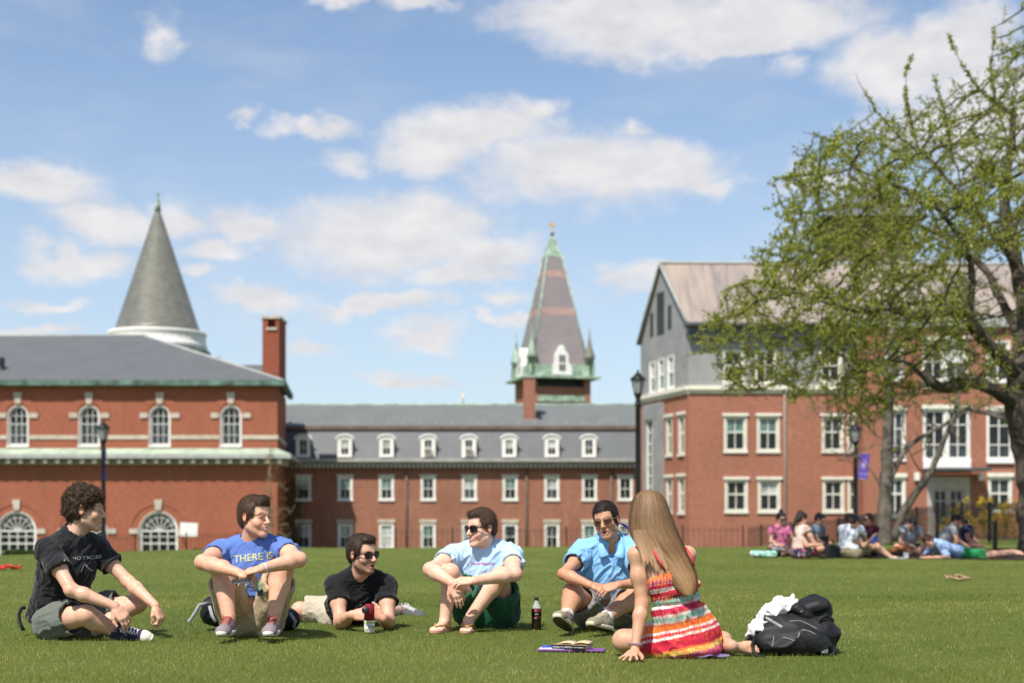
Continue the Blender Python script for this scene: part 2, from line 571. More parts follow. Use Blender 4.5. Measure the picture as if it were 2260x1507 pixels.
def grass_area(n, y0, y1, h0, h1, w, pad=0.43, power=1.0):
    # position: density falls with distance
    u = RNG.random(n)
    Y = y0 * (y1 / y0) ** (u ** power)
    X = (RNG.random(n) * 2 - 1) * pad * Y
    keep = Y < crest(X, Y) + 1.5
    X, Y = X[keep], Y[keep]
    n = len(X)
    Z = ground_z(X, Y)
    a = RNG.random(n) * 2 * np.pi
    patch = lattice(X, Y, 0.55, 1) * 0.6 + lattice(X, Y, 0.16, 2) * 0.4
    h = (h0 + (h1 - h0) * RNG.random(n) ** 1.5) * (0.65 + 0.7 * patch)
    sc = np.clip(Y / 9.0, 0.8, 3.2)
    wv = w * sc * (0.7 + 0.6 * RNG.random(n))
    lean = h * (0.15 + 0.75 * RNG.random(n))
    la = RNG.random(n) * 2 * np.pi
    ca, sa = np.cos(a) * wv, np.sin(a) * wv
    lx, ly = np.cos(la) * lean, np.sin(la) * lean
    P = np.stack([X, Y, Z - 0.004], -1)
    v0 = P + np.stack([-ca, -sa, 0 * X], -1)
    v1 = P + np.stack([ca, sa, 0 * X], -1)
    mid = P + np.stack([lx * 0.35, ly * 0.35, h * 0.62], -1)
    v2 = mid + np.stack([ca * 0.75, sa * 0.75, 0 * X], -1)
    v3 = mid + np.stack([-ca * 0.75, -sa * 0.75, 0 * X], -1)
    tip = P + np.stack([lx, ly, h], -1)
    patch2 = lattice(X, Y, 1.9, 3) * .6 + lattice(X, Y, .5, 4) * .4
    r = RNG.random(n)
    base = np.array([0.142, 0.176, 0.036]); lite = np.array([0.262, 0.268, 0.066]); dry = np.array([0.46, 0.41, 0.17])
    mixf = np.clip(0.30 + 1.9 * (patch2 - 0.45) + 0.45 * (r - 0.5), 0, 1)[:, None]
    c = base * (1 - mixf) + lite * mixf
    isdry = (RNG.random(n) < 0.05 + 0.20 * (patch < 0.34) + 0.10 * (patch2 > .62))[:, None]
    c = np.where(isdry, dry, c) * (0.75 + 0.5 * RNG.random(n))[:, None]
    return v0, v1, v2, v3, tip, c


def grass_mesh(name, near, far):
    v0, v1, v2, v3, tip, c = grass_area(*near)
    n = len(v0)
    V = np.stack([v0, v1, v2, v3, tip], 1).reshape(-1, 3)
    b5 = np.arange(n)[:, None] * 5
    T = np.concatenate([b5 + np.array([[0, 1, 2]]), b5 + np.array([[0, 2, 3]]), b5 + np.array([[3, 2, 4]])], 1).reshape(-1, 3)
    cc = np.repeat(c, 5, 0)
    v0, v1, v2, v3, tip, c = grass_area(*far)
    V2 = np.stack([v0, v1, tip], 1).reshape(-1, 3)
    T = np.concatenate([T, len(V) + np.arange(len(V2)).reshape(-1, 3)])
    V = np.concatenate([V, V2]); cc = np.concatenate([cc, np.repeat(c, 3, 0)])
    o = link(name, fast_mesh(name, V, T, colors=cc, tris=True), None, M['blade'])
    return o


gr = grass_mesh('grass', (195000, 5.4, 14.0, 0.011, 0.028, 0.0012), (215000, 12.0, 46.0, 0.012, 0.030, 0.0016))
tag(gr, 'short mown green grass covering the lawn', 'grass', kind='stuff')

# ------------------------------------------------------------------ facade tools
def fpx(px, D): return (px - 1130) / F * D
def fpz(py, D): return CH - (py - H0) / F * D


def arch_pts(u0, u1, v0, v1, n=14, rise=None):
    """opening outline, semicircular (or flatter) head; counterclockwise"""
    r = (u1 - u0) / 2
    c = (u0 + u1) / 2
    rise = r if rise is None else rise
    if rise <= 0:
        return [(u0, v0), (u1, v0), (u1, v1), (u0, v1)]
    sp = v1 - rise
    return [(u0, v0), (u1, v0)] + [(c + r * math.cos(a), sp + rise * math.sin(a)) for a in [math.pi * k / n for k in range(n + 1)]]


def wall_with_holes(name, T, outline, holes, m_, parent, depth=0.16):
    polys = [[Vector((u, v, 0)) for u, v in outline]] + [[Vector((u, v, 0)) for u, v in h] for h in holes]
    tris = mgeo.tessellate_polygon(polys)
    flat = [p for pl in polys for p in pl]
    mb = MB(T)
    vs = [(p.x, 0, p.y) for p in flat]
    fs = []
    for (a, b_, c) in tris:
        n = (flat[b_] - flat[a]).cross(flat[c] - flat[a]).z
        fs.append((a, b_, c) if n > 0 else (a, c, b_))
    mb.add(vs, fs)
    for h in holes:
        n = len(h)
        mb.add([(u, 0, v) for u, v in h] + [(u, depth, v) for u, v in h], [(i, n + i, n + (i + 1) % n, (i + 1) % n) for i in range(n)])
    # plain back so that nothing shows through
    us = [u for u, v in outline]; vv = [v for u, v in outline]
    return mb.build(name, m_, parent)


_wincache = {}
WR = random.Random(17)


def ring_mesh(mb, outer, inner, w0, w1):
    n = len(outer)
    vs = [(u, w0, v) for u, v in outer] + [(u, w0, v) for u, v in inner] + [(u, w1, v) for u, v in outer] + [(u, w1, v) for u, v in inner]
    fs = []
    for i in range(n):
        j = (i + 1) % n
        fs += [(i, j, n + j, n + i), (n + i, n + j, 3 * n + j, 3 * n + i), (2 * n + j, 2 * n + i, 3 * n + i, 3 * n + j), (j, i, 2 * n + i, 2 * n + j)]
    mb.add(vs, fs)


def window(T, u0, u1, v0, v1, parent, fw=0.09, arch=False, cols=2, rows=(0.5,), glass=('glass',), mun=0.035, fan=False, sill=None,
           frame='white', depth=0.12, trim=0.0, sillm=None, subcols=None):
    """u0..v1 is the wall opening. rows: heights (0..1) of the transoms, counted from the bottom. glass: one name per row, bottom first"""
    W, H = u1 - u0, v1 - v0
    key = (round(W, 3), round(H, 3), fw, arch, cols, rows, glass, mun, fan, sill, frame, depth, trim, subcols)
    if key not in _wincache:
        parts = []
        o = arch_pts(-W / 2, W / 2, 0, H) if arch else arch_pts(-W / 2, W / 2, 0, H, rise=0)
        hw = W / 2 - fw
        i_ = (arch_pts(-hw, hw, fw, H - fw, rise=hw) if arch else arch_pts(-hw, hw, fw, H - fw, rise=0))
        mb = MB()
        ring_mesh(mb, o, i_, depth - 0.11, depth + 0.02)
        if trim:
            o2 = arch_pts(-W / 2 - trim, W / 2 + trim, 0, H + trim, rise=W / 2 + trim) if arch else arch_pts(-W / 2 - trim, W / 2 + trim, 0, H + trim, rise=0)
            ring_mesh(mb, o2, o, -0.035, 0.05)
        if sill:
            mb.box(-W / 2 - sill, W / 2 + sill, -0.10, depth - 0.002, -0.13, -0.002)
        frame_me = mb.mesh('window_frame', M[frame])
        iH = H - 2 * fw
        ys = [0.0] + list(rows) + [1.0]
        mb = MB()
        if cols > 1 or len(rows):
            for k in range(1, cols):
                x = -hw + 2 * hw * k / cols
                top = H - fw
                if arch: top = (H - fw - hw) + (0 if fan else math.sqrt(max(hw * hw - x * x, 0)))
                mb.box(x - mun / 2, x + mun / 2, depth - 0.05, depth - 0.012, fw, top)
            for r in rows:
                z = fw + iH * r
                hwz = hw
                if arch and z > H - fw - hw: hwz = math.sqrt(max(hw * hw - (z - (H - fw - hw)) ** 2, 0))
                th = mun * (1.5 if (len(rows) % 2 == 1 and r == rows[len(rows) // 2]) else 0.9)
                mb.box(-hwz, hwz, depth - 0.062, depth - 0.014, z - th / 2, z + th / 2)
            if fan:
                zc = H - fw - hw
                mb.box(-hw, hw, depth - 0.066, depth - 0.010, zc - mun * 0.9, zc + mun * 0.9)
                for k in range(1, 7):
                    a = math.pi * k / 7
                    p0 = Vector((math.cos(a) * hw * 0.12, depth - 0.03, zc + math.sin(a) * hw * 0.12))
                    p1 = Vector((math.cos(a) * hw, depth - 0.03, zc + math.sin(a) * hw))
                    mb.tube([p0, p1], mun * 0.5, n=4, smooth=False)
                arcp = [Vector((math.cos(math.pi * k / 16) * hw * 0.80, depth - 0.03, zc + math.sin(math.pi * k / 16) * hw * 0.80)) for k in range(17)]
                mb.tube(arcp, mun * 0.4, n=4, smooth=False)
                arcp = [Vector((math.cos(math.pi * k / 8) * hw * 0.14, depth - 0.03, zc + math.sin(math.pi * k / 8) * hw * 0.14)) for k in range(9)]
                mb.tube(arcp, mun * 0.6, n=4, smooth=False)
        mun_me = mb.mesh('muntin', M[frame])
        panes = []
        for r in range(len(ys) - 1):
            za, zb = fw + iH * ys[r], fw + iH * ys[r + 1]
            g = M[glass[min(r, len(glass) - 1)]]
            if arch and r == len(ys) - 2:
                sp = H - fw - hw
                if za < sp:
                    pts = [(-hw, za), (hw, za)] + [(hw * math.cos(math.pi * k / 12), sp + hw * math.sin(math.pi * k / 12)) for k in range(13)]
                else:
                    a0 = math.asin(min(1, (za - sp) / hw))
                    pts = [(hw * math.cos(a), sp + hw * math.sin(a)) for a in [a0 + (math.pi - 2 * a0) * k / 12 for k in range(13)]]
                mb = MB(); mb.prism([(x, z) for x, z in pts], depth - 0.008, depth + 0.004)
                panes.append((mb.mesh('pane', g), 0.0))
            else:
                nc = cols if not arch else 1
                mb = MB(); mb.box(-hw / nc, hw / nc, depth - 0.008, depth + 0.004, za, zb)
                me = mb.mesh('pane', g)
                for k in range(nc):
                    panes.append((me, -hw + 2 * hw * (k + 0.5) / nc))
        _wincache[key] = (frame_me, mun_me, panes)
    frame_me, mun_me, panes = _wincache[key]
    X = T @ Matrix.Translation(((u0 + u1) / 2, 0, v0))
    w = bpy.data.objects.new('window', frame_me)
    COL.objects.link(w)
    w.parent = parent
    w.matrix_parent_inverse = parent_world(parent).inverted()
    w.location = X.translation; w.rotation_euler = X.to_euler()
    mu = bpy.data.objects.new('muntin', mun_me); COL.objects.link(mu); mu.parent = w
    for me, dx_ in panes:
        p = bpy.data.objects.new('pane', me); COL.objects.link(p); p.parent = w
        p.location = (dx_, 0, 0)
    return w


I4 = Matrix.Identity(4)
def front(D): return Matrix.Translation((0, D, 0))


# ================================================================== the left building
D = 86.0
TL = front(D)
LB = tag(empty('brick_building', (fpx(300, D), D, -3)), 'long red brick hall with arched windows and a dark slate hip roof, leftmost building', 'building')
xr = fpx(612, D)
xl = fpx(-420, D)
holes = []
ups = [-117, 40, 197, 353, 510]
for cx in ups:
    holes.append(arch_pts(fpx(cx - 22, D), fpx(cx + 22, D), fpz(982, D), fpz(896, D)))
los = [-120, 37, 193, 350]
for cx in los:
    holes.append(arch_pts(fpx(cx - 42, D), fpx(cx + 42, D), fpz(1240, D), fpz(1129, D)))
wall_with_holes('wall', TL, [(xl, -3.2), (xr, -3.2), (xr, fpz(852, D)), (xl, fpz(852, D))], holes, M['brick_l'], LB, 0.22)
mb = MB()
mb.box(xl, xr - 1.9, D + 0.5, D + 8.8, -3.2, fpz(854, D))           # the body behind the facade
yb_ = 94.9; x2 = fpx(631, yb_)
mb.hexa([(xr - .6, D + .003, -3.2), (xr - .001, D + .003, -3.2), (x2, yb_, -3.2), (x2 - .6, yb_, -3.2), (xr - .6, D + .003, fpz(852, D)), (xr - .001, D + .003, fpz(852, D)), (x2, yb_, fpz(852, D)), (x2 - .6, yb_, fpz(852, D))])
mb.build('side_wall', M['brick_l'], LB)
for k, cx in enumerate(ups):
    w = window(TL, fpx(cx - 22, D), fpx(cx + 22, D), fpz(982, D), fpz(896, D), LB, fw=0.10, arch=True, cols=3, rows=(0.24, 0.55, 0.78),
               glass=('glass_g', 'glass_g', 'glass', 'glass'), mun=0.03, trim=0.04, sill=0.08, depth=0.2)
    mb = MB()
    x0, x1 = fpx(cx - 8, D), fpx(cx + 8, D)
    mb.prism([(x0 + .06, fpz(891, D)), (x1 - .06, fpz(891, D)), (x1 + .04, fpz(866, D)), (x0 - .04, fpz(866, D))], D - 0.12, D + 0.05)
    mb.build('keystone', M['stone'], LB)
    for s in (-1, 1):
        mb = MB()
        a, b_ = sorted((fpx(cx + s * 26, D), fpx(cx + s * 44, D)))
        mb.box(a, b_, D - 0.09, D + 0.05, fpz(922, D), fpz(911, D))
        mb.build('spring_stone', M['stone'], LB)
    mb = MB()     # raised brick hood
    r0, r1 = fpx(1130 + 26, D), fpx(1130 + 44, D)
    ci, zc = fpx(cx, D), fpz(911, D)
    outer = [(ci + r1, zc), (ci + r1 * 0.98, zc + 0.25), (ci + r1 * 0.55, zc + 0.95), (ci - r1 * 0.55, zc + 0.95), (ci - r1 * 0.98, zc + 0.25), (ci - r1, zc)]
    inner = [(ci + r0 * math.cos(a), zc - 0.02 + r0 * 0.92 * math.sin(a)) for a in [math.pi * k2 / 5 for k2 in range(6)]]
    n = 6
    vs = [(u, D - 0.05, v) for u, v in outer] + [(u, D - 0.05, v) for u, v in inner] + [(u, D + .02, v) for u, v in outer]
    mb.add(vs, [(i, i + 1, n + i + 1, n + i) for i in range(n - 1)] + [(i + 1, i, 2 * n + i, 2 * n + i + 1) for i in range(n - 1)])
    mb.build('brick_hood', M['brick_l'], LB)
for cx in los:
    window(TL, fpx(cx - 42, D), fpx(cx + 42, D), fpz(1240, D), fpz(1129, D), LB, fw=0.13, arch=True, cols=4, rows=(0.18, 0.36, 0.53 - .02), glass=('glass',),
           mun=0.05, fan=True, trim=0.04, depth=0.2)
    mb = MB()
    x0, x1 = fpx(cx - 8, D), fpx(cx + 8, D)
    mb.prism([(x0 + .05, fpz(1125, D)), (x1 - .05, fpz(1125, D)), (x1 + .03, fpz(1102, D)), (x0 - .03, fpz(1102, D))], D - 0.12, D + 0.05)
    mb.build('keystone', M['stone'], LB)
    for s in (-1, 1):
        mb = MB()
        a, b_ = sorted((fpx(cx + s * 45, D), fpx(cx + s * 64, D)))
        mb.box(a, b_, D - 0.09, D + 0.05, fpz(1177, D), fpz(1166, D))
        mb.build('spring_stone', M['stone'], LB)
    mb = MB()
    ci, zc = fpx(cx, D), fpz(1168, D)
    pts = [(ci + fpx(1130 + 61, D) * math.cos(a), D - 0.01, zc + fpx(1130 + 61, D) * 0.92 * math.sin(a)) for a in [math.pi * k2 / 18 for k2 in range(19)]]
    mb.tube(pts, 0.045, n=4, smooth=False)
    mb.build('brick_hood', M['brick_l'], LB)
# band course in pieces between the windows
edges = [xl] + [v for cx in ups for v in (fpx(cx - 25, D), fpx(cx + 25, D))] + [xr + 0.05]
for i in range(0, len(edges), 2):
    mb = MB(); mb.box(edges[i], edges[i + 1], D - 0.06, D + 0.02, fpz(969, D), fpz(960, D)); mb.build('band_course', M['stone'], LB)
mb = MB(); mb.hexa([(xr - .2, D + .025, fpz(969, D)), (xr + .06, D + .025, fpz(969, D)), (x2 + .06, yb_, fpz(969, D)), (x2 - .2, yb_, fpz(969, D)), (xr - .2, D + .025, fpz(960, D)), (xr + .06, D + .025, fpz(960, D)), (x2 + .06, yb_, fpz(960, D)), (x2 - .2, yb_, fpz(960, D))]); mb.build('band_course', M['stone'], LB)
# ledge between the floors
z1, z2, z3 = fpz(989, D), fpz(1003, D), fpz(1012, D)
xr2 = xr + 0.95
mb = MB()
mb.prism([(xl, z2), (xr2, z2), (xr2 - .9, z1), (xl, z1)], D - 0.85, D - 0.849)
mb.v = []; mb.f = []; mb.sm = []
mb.add([(xl, D - .85, z2), (xr2, D - .85, z2), (xr, D - .0, z1), (xl, D - .0, z1), (x2 + .95, yb_, z2), (x2, yb_, z1)],
       [(0, 1, 2, 3), (1, 4, 5, 2)])
mb.build('ledge_roof', M['ledge'], LB)
mb = MB()
mb.box(xl, xr2, D - 0.85, D - 0.01, z3, z2 - 0.004)
mb.hexa([(xr + .01, D - .008, z3), (xr2, D - .008, z3), (x2 + .95, yb_, z3), (x2 + .01, yb_, z3), (xr + .01, D - .008, z2 - .004), (xr2, D - .008, z2 - .004), (x2 + .95, yb_, z2 - .004), (x2 + .01, yb_, z2 - .004)])
mb.build('ledge_fascia', M['grey_trim'], LB)
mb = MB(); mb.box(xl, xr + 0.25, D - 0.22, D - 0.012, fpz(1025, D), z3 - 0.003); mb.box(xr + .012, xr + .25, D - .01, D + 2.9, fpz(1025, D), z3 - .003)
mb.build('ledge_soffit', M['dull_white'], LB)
bm_ = MB(); bm_.box(-0.12, 0.12, -0.72, -0.225, fpz(1022, D), z3 - 0.004)
bme = bm_.mesh('bracket', M['stone'])
x = xl + 0.4
while x < xr + 0.4:
    o = bpy.data.objects.new('bracket', bme); COL.objects.link(o); o.parent = LB
    o.matrix_parent_inverse = parent_world(LB).inverted(); o.location = (x, D, 0)
    x += 0.74
# roof
De = D - 0.45
ze = fpz(843, D)
zr = CH + (H0 - 741) / F * 95.0
xre = fpx(628, D)
xri = fpx(318, 95.0)
mb = MB()
x3 = fpx(643, 95.4)
mb.add([(xl, De, ze), (xre, De, ze), (xri, 95.0, zr), (xl, 95.0, zr), (x3, 95.4, ze), (xl, 104, ze)],
       [(0, 1, 2, 3), (1, 4, 2), (4, 5, 3, 2)])
mb.build('roof', M['slate'], LB)
mb = MB()
mb.tube([(xl, 95, zr), (xri, 95, zr)], 0.10, n=6); mb.tube([(xri, 95, zr), (xre, De, ze + .05)], 0.10, n=6)
mb.build('roof_ridge', M['grey_trim'], LB)
mb = MB()
mb.box(xl, xre + 0.1, De - 0.15, De + 0.15, fpz(852, D), fpz(840, D))
mb.hexa([(xre - .2, De + .152, fpz(852, D)), (xre + .12, De + .152, fpz(852, D)), (x3 + .12, 95.4, fpz(852, D)), (x3 - .2, 95.4, fpz(852, D)), (xre - .2, De + .152, fpz(840, D)), (xre + .12, De + .152, fpz(840, D)), (x3 + .12, 95.4, fpz(840, D)), (x3 - .2, 95.4, fpz(840, D))])
mb.build('gutter', M['copper'], LB)
mb = MB(); mb.box(xl, xre - 0.05, De + 0.152, D - 0.003, fpz(853, D), fpz(849, D)); mb.box(xr + .002, xre - .22, D, D + 2.7, fpz(853, D), fpz(849, D))
mb.build('soffit', M['brown_trim'], LB)
# small roof vent
mb = MB(); mb.box(fpx(2, 88), fpx(11, 88), 87.6, 88.0, fpz(812, 88), fpz(790, 88)); mb.build('roof_vent', M['dark'], LB)
# rear wing roof and chimney
mb = MB()
za, zb = fpz(836, 90), fpz(807, 97)
mb.add([(fpx(470, 90), 90, za), (fpx(586, 90), 90, za), (fpx(586, 97), 97, zb), (fpx(452, 97), 97, zb)], [(0, 1, 2, 3)])
mb.box(fpx(452, 97), fpx(586, 97), 97, 97.2, zb - 3, zb + .05)
mb.build('rear_roof', M['slate'], LB)
Dc = 87.2
mb = MB()
cx0, cx1 = fpx(579, Dc), fpx(616, Dc)
cz0, cz1 = fpz(842, Dc), fpz(703, Dc)
hx0, hx1, hz0, hz1 = fpx(591, Dc), fpx(608, Dc), fpz(723, Dc), fpz(705, Dc)
mb.box(cx0, hx0, Dc, Dc + 2.6, cz0, cz1); mb.box(hx1, cx1, Dc, Dc + 2.6, cz0, cz1)
mb.box(hx0, hx1, Dc, Dc + 2.6, cz0, hz0)
mb.box(hx0, hx1, Dc + 0.5, Dc + 2.6, hz0, cz1 - .002)
ch = mb.build('chimney', M['brick_old'], LB)
mb = MB(); mb.box(cx0 - .08, cx1 + .08, Dc - .08, Dc + 2.7, cz1, fpz(697, Dc)); mb.build('chimney_cap', M['stone'], ch)
mb = MB(); mb.box(fpx(588, Dc), fpx(611, Dc), Dc - .1, Dc - .002, fpz(728, Dc), fpz(723, Dc)); mb.build('chimney_sill', M['stone'], ch)
# ivy stems on the corner pilaster
mb = MB()
rs = random.Random(5)
for k in range(46):
    x = x2 + 0.05 + rs.random() * 0.8; y = yb_ + .02
    pts = []
    z = -2.5
    while z < 2.5 + rs.random() * 1.5:
        pts.append((x, y, z)); x += rs.uniform(-.16, .16); z += 0.35
    mb.tube(pts, 0.022, n=3, smooth=False)
mb.build('ivy_stems', mat('dry_ivy', (0.20, 0.14, 0.07), 0.9, 0.2, 5), LB)['kind'] = 'stuff'
# pale board sign fixed to the wall
Sg = tag(empty('board_sign', (fpx(425, D), D - 1.0, fpz(1168, D))), 'tilted white board on a bracket beside the fan window of the left hall', 'sign')
mb = MB(Matrix.Translation((fpx(425, D), D - 1.0, fpz(1168, D))) @ Matrix.Rotation(math.radians(3), 4, 'Y'))
mb.box(-.53, .53, -.03, .03, -.41, .41)
mb.build('panel', mat('white_board', (0.72, 0.72, 0.68), .6, .04, 2), Sg, bevel=0.01)
mb = MB(); mb.tube([(fpx(399, D), D, fpz(1170, D)), (fpx(399, D), D - .9, fpz(1170, D)), (fpx(415, D), D - .95, fpz(1170, D))], .05, n=6)
mb.build('bracket', M['grey_trim'], Sg)

# ================================================================== the middle building
D = 95.0
TM = front(D)
MBd = tag(empty('dormitory_building', (fpx(1020, D), D, -3)), 'long brick dormitory with a mansard roof and white dormers, between the other two buildings', 'building')
x0, x1 = fpx(560, D), fpx(1560, D)
cxs = [670, 762, 853, 945, 1036, 1126, 1218, 1301, 1380]
holes = []
for cx in cxs:
    holes.append(arch_pts(fpx(cx - 13, D), fpx(cx + 13, D), fpz(1101, D), fpz(1055, D), rise=0))
    holes.append(arch_pts(fpx(cx - 13, D), fpx(cx + 13, D), fpz(1209, D), fpz(1159, D), rise=0))
wall_with_holes('wall', TM, [(x0, -3.2), (x1, -3.2), (x1, fpz(1031, D)), (x0, fpz(1031, D))], holes, M['brick_m'], MBd)
mb = MB(); mb.box(x0, x1, D + .4, D + 12, -3.2, fpz(1031, D)); mb.build('rear_wall', M['brick_m'], MBd)
for i, cx in enumerate(cxs):
    gl = WR.choice((('glass_g', 'glass_b'), ('glass', 'glass_g'), ('glass', 'glass_t'), ('glass', 'glass'), ('glass_g', 'glass_b')))
    window(TM, fpx(cx - 13, D), fpx(cx + 13, D), fpz(1101, D), fpz(1055, D), MBd, fw=0.07, cols=2, rows=(0.5,), glass=gl, mun=.03, trim=.10, sill=.16)
    gl = ('glass_b', 'glass_b') if i == 2 else WR.choice((('glass', 'glass_g'), ('glass_g', 'glass_b'), ('glass', 'glass_t')))
    window(TM, fpx(cx - 13, D), fpx(cx + 13, D), fpz(1209, D), fpz(1159, D), MBd, fw=0.07, cols=2, rows=(0.5,), glass=gl, mun=.03, trim=.10, sill=.16)
    mb = MB()
    mb.box(fpx(cx - 19, D), fpx(cx + 19, D), D - .10, D + .02, fpz(1157, D) + .12, fpz(1149, D) + .1)
    mb.build('lintel', M['stone'], MBd)
    mb = MB()
    mb.box(fpx(cx - 19, D), fpx(cx + 19, D), D - .10, D + .02, fpz(1051, D) + .01, fpz(1047, D))
    mb.build('lintel', M['cream'], MBd)
# cornice, mansard, upper roof
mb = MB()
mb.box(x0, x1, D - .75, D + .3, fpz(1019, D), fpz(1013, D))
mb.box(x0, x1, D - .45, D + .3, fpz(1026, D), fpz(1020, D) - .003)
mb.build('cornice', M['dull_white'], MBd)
mb = MB(); mb.box(x0, x1, D - .25, D + .3, fpz(1033, D), fpz(1026, D) - .003); mb.build('frieze', M['brown_trim'], MBd)
bm_ = MB(); bm_.box(-.06, .06, -.40, -.252, fpz(1032, D), fpz(1026, D) - .004); bme = bm_.mesh('dentil', M['white'])
x = x0 + .2
while x < fpx(1420, D):
    if x > fpx(630, D):
        o = bpy.data.objects.new('dentil', bme); COL.objects.link(o); o.parent = MBd
        o.matrix_parent_inverse = parent_world(MBd).inverted(); o.location = (x, D, 0)
    x += .30
Dm = D + 0.95
mb = MB()
mb.add([(x0, D - .2, fpz(1013, D)), (x1, D - .2, fpz(1013, D)), (x1, Dm, fpz(948, Dm)), (x0, Dm, fpz(948, Dm))], [(0, 1, 2, 3)])
mb.build('mansard', M['mansard'], MBd)
mb = MB(); mb.box(x0, x1, Dm - .18, Dm + .1, fpz(948, Dm), fpz(940, Dm)); mb.build('gutter', M['brown_trim'], MBd)
mb = MB()
Dr = D + 7.5
mb.add([(x0, Dm - .1, fpz(940, Dm) + .01), (x1, Dm - .1, fpz(940, Dm) + .01), (x1, Dr, fpz(893, Dr)), (x0, Dr, fpz(893, Dr)), (x0, Dr + 6, 4), (x1, Dr + 6, 4)], [(0, 1, 2, 3), (3, 2, 5, 4)])
mb.build('roof', M['slate_m'], MBd)
mb = MB(); mb.tube([(x0, Dr, fpz(893, Dr)), (x1, Dr, fpz(893, Dr))], .09, n=6); mb.build('roof_ridge', M['copper_l'], MBd)
bm_ = MB(); bm_.box(-.05, .05, -.05, .3, 0, .22); bme = bm_.mesh('snow_guard', M['grey_trim'])
for k in range(22):
    px = 640 + k * 36
    o = bpy.data.objects.new('snow_guard', bme); COL.objects.link(o); o.parent = MBd
    o.matrix_parent_inverse = parent_world(MBd).inverted(); o.location = (fpx(px, D + 1.6), D + 1.6, fpz(936, D + 1.6) - .02)
# dormers
dcx = [669, 761, 853, 945, 1035, 1124, 1218, 1300]
Td = front(D - .28)
for i, cx in enumerate(dcx):
    Dd = D - .28
    u0, u1 = fpx(cx - 16, Dd), fpx(cx + 16, Dd)
    zb, zt = fpz(1009, Dd), fpz(972, Dd)
    uc = (u0 + u1) / 2
    g0, g1 = fpx(cx - 9.5, Dd), fpx(cx + 9.5, Dd)
    gz0, gz1 = fpz(1004, Dd), fpz(969, Dd)
    mb = MB()
    out = arch_pts(u0, u1, zb, fpz(961, Dd), rise=.26)
    wall = wall_with_holes('dormer', Td, out, [arch_pts(g0, g1, gz0, gz1, rise=0)], M['white'], MBd, .12)
    mb = MB(); n = len(out)
    mb.add([(u, Dd + .001, v) for u, v in out] + [(u, Dd + 1.3, v) for u, v in out], [(i2, (i2 + 1) % n, n + (i2 + 1) % n, n + i2) for i2 in range(n)])
    mb.build('dormer_side', M['mansard'], wall)
    hood = arch_pts(u0 - .10, u1 + .10, zt + .08, fpz(959, Dd), rise=.30)[2:]
    mb = MB(); mb.tube([(u, Dd - .05, v) for u, v in hood], [(.055, .04)] * len(hood), n=6, smooth=False)
    mb.build('dormer_hood', M['white'], wall)
    gl = [('glass_g', 'glass_g'), ('glass', 'glass_b'), ('glass', 'glass_b'), ('glass', 'glass_g')][i % 4]
    w = window(Td, g0, g1, gz0, gz1, MBd, fw=.05, cols=2, rows=(.48,), glass=gl, mun=.03, sill=.05)
    if i in (3, 4):
        ac = MB(); ac.box(uc - .26, uc + .26, Dd - .35, Dd + .05, gz0 + .03, gz0 + .42)
        a_ = ac.build('air_conditioner', M['cream'], MBd)
        ac = MB()
        for q in range(6): ac.box(uc - .22, uc + .22, Dd - .362, Dd - .352, gz0 + .07 + q * .055, gz0 + .095 + q * .055)
        ac.build('grille', M['dark'], a_)
for px in (897, 1162, 1349):
    mb = MB(); X = fpx(px, D)
    mb.tube([(X, D - .09, fpz(1031, D)), (X, D - .09, -3)], .075, n=8)
    for zz in (3.3, 1.5, -.3): mb.box(X - .11, X + .11, D - .12, D + .01, zz, zz + .06)
    mb.build('drainpipe', M['brown_trim'], MBd)
Dc = D + 3.0
mb = MB(); mb.box(fpx(1155, Dc), fpx(1181, Dc), Dc, Dc + 1.0, fpz(925, Dc), fpz(833, Dc)); ch = mb.build('chimney', M['brick_m'], MBd)
mb = MB(); mb.box(fpx(1153, Dc), fpx(1183, Dc), Dc - .08, Dc + 1.08, fpz(833, Dc) + .002, fpz(829, Dc)); mb.build('chimney_cap', M['grey_trim'], ch)
mb = MB(); mb.box(fpx(1185, Dc), fpx(1194, Dc), Dc - .3, Dc + .1, fpz(921, Dc), fpz(906, Dc)); mb.build('roof_vent', M['dark'], MBd)
mb = MB(); mb.tube([(fpx(1022, Dr), Dr, fpz(896, Dr)), (fpx(1022, Dr), Dr, fpz(866, Dr))], .05, n=6); mb.build('finial_pole', M['gold'], MBd)

# ================================================================== the right building
D = 75.0
TR = front(D)
RB = tag(empty('academic_building', (fpx(1800, D), D, -3)), 'brick and grey zinc building with a tan gable roof, behind the trees', 'building')
zcor0, zcor1 = fpz(864, D), fpz(850, D)
xc = fpx(1520, D)
xq = fpx(1890, D)          # where the projecting brick wing starts
pairs_b = [(1600, 1645), (1673, 1716), (1817, 1860), (1876, 1888)]
holes_b, holes_g = [], []
RW = []   # window list
for (a, b_) in [(1601, 1645), (1674, 1717), (1817, 1858), (1872, 1886)]:
    holes_b.append((a, b_, 994, 920)); holes_b.append((a + 2, b_ + 2, 1127, 1060))
for (a, b_) in [(1597, 1640), (1668, 1711), (1811, 1854)]:
    holes_g.append((a, b_, 843, 775))
rc = lambda h: arch_pts(fpx(h[0], D), fpx(h[1], D), fpz(h[2], D), fpz(h[3], D), rise=0)
wall_with_holes('brick_wall', TR, [(xc, -3.2), (xq, -3.2), (xq, fpz(866, D)), (xc, fpz(866, D))], [rc(h) for h in holes_b], M['brick_r'], RB, .2)
wall_with_holes('zinc_wall', TR, [(xc, fpz(851, D)), (xq, fpz(851, D)), (xq, fpz(716, D)), (xc, fpz(716, D))], [rc(h) for h in holes_g], M['zinc'], RB, .15)
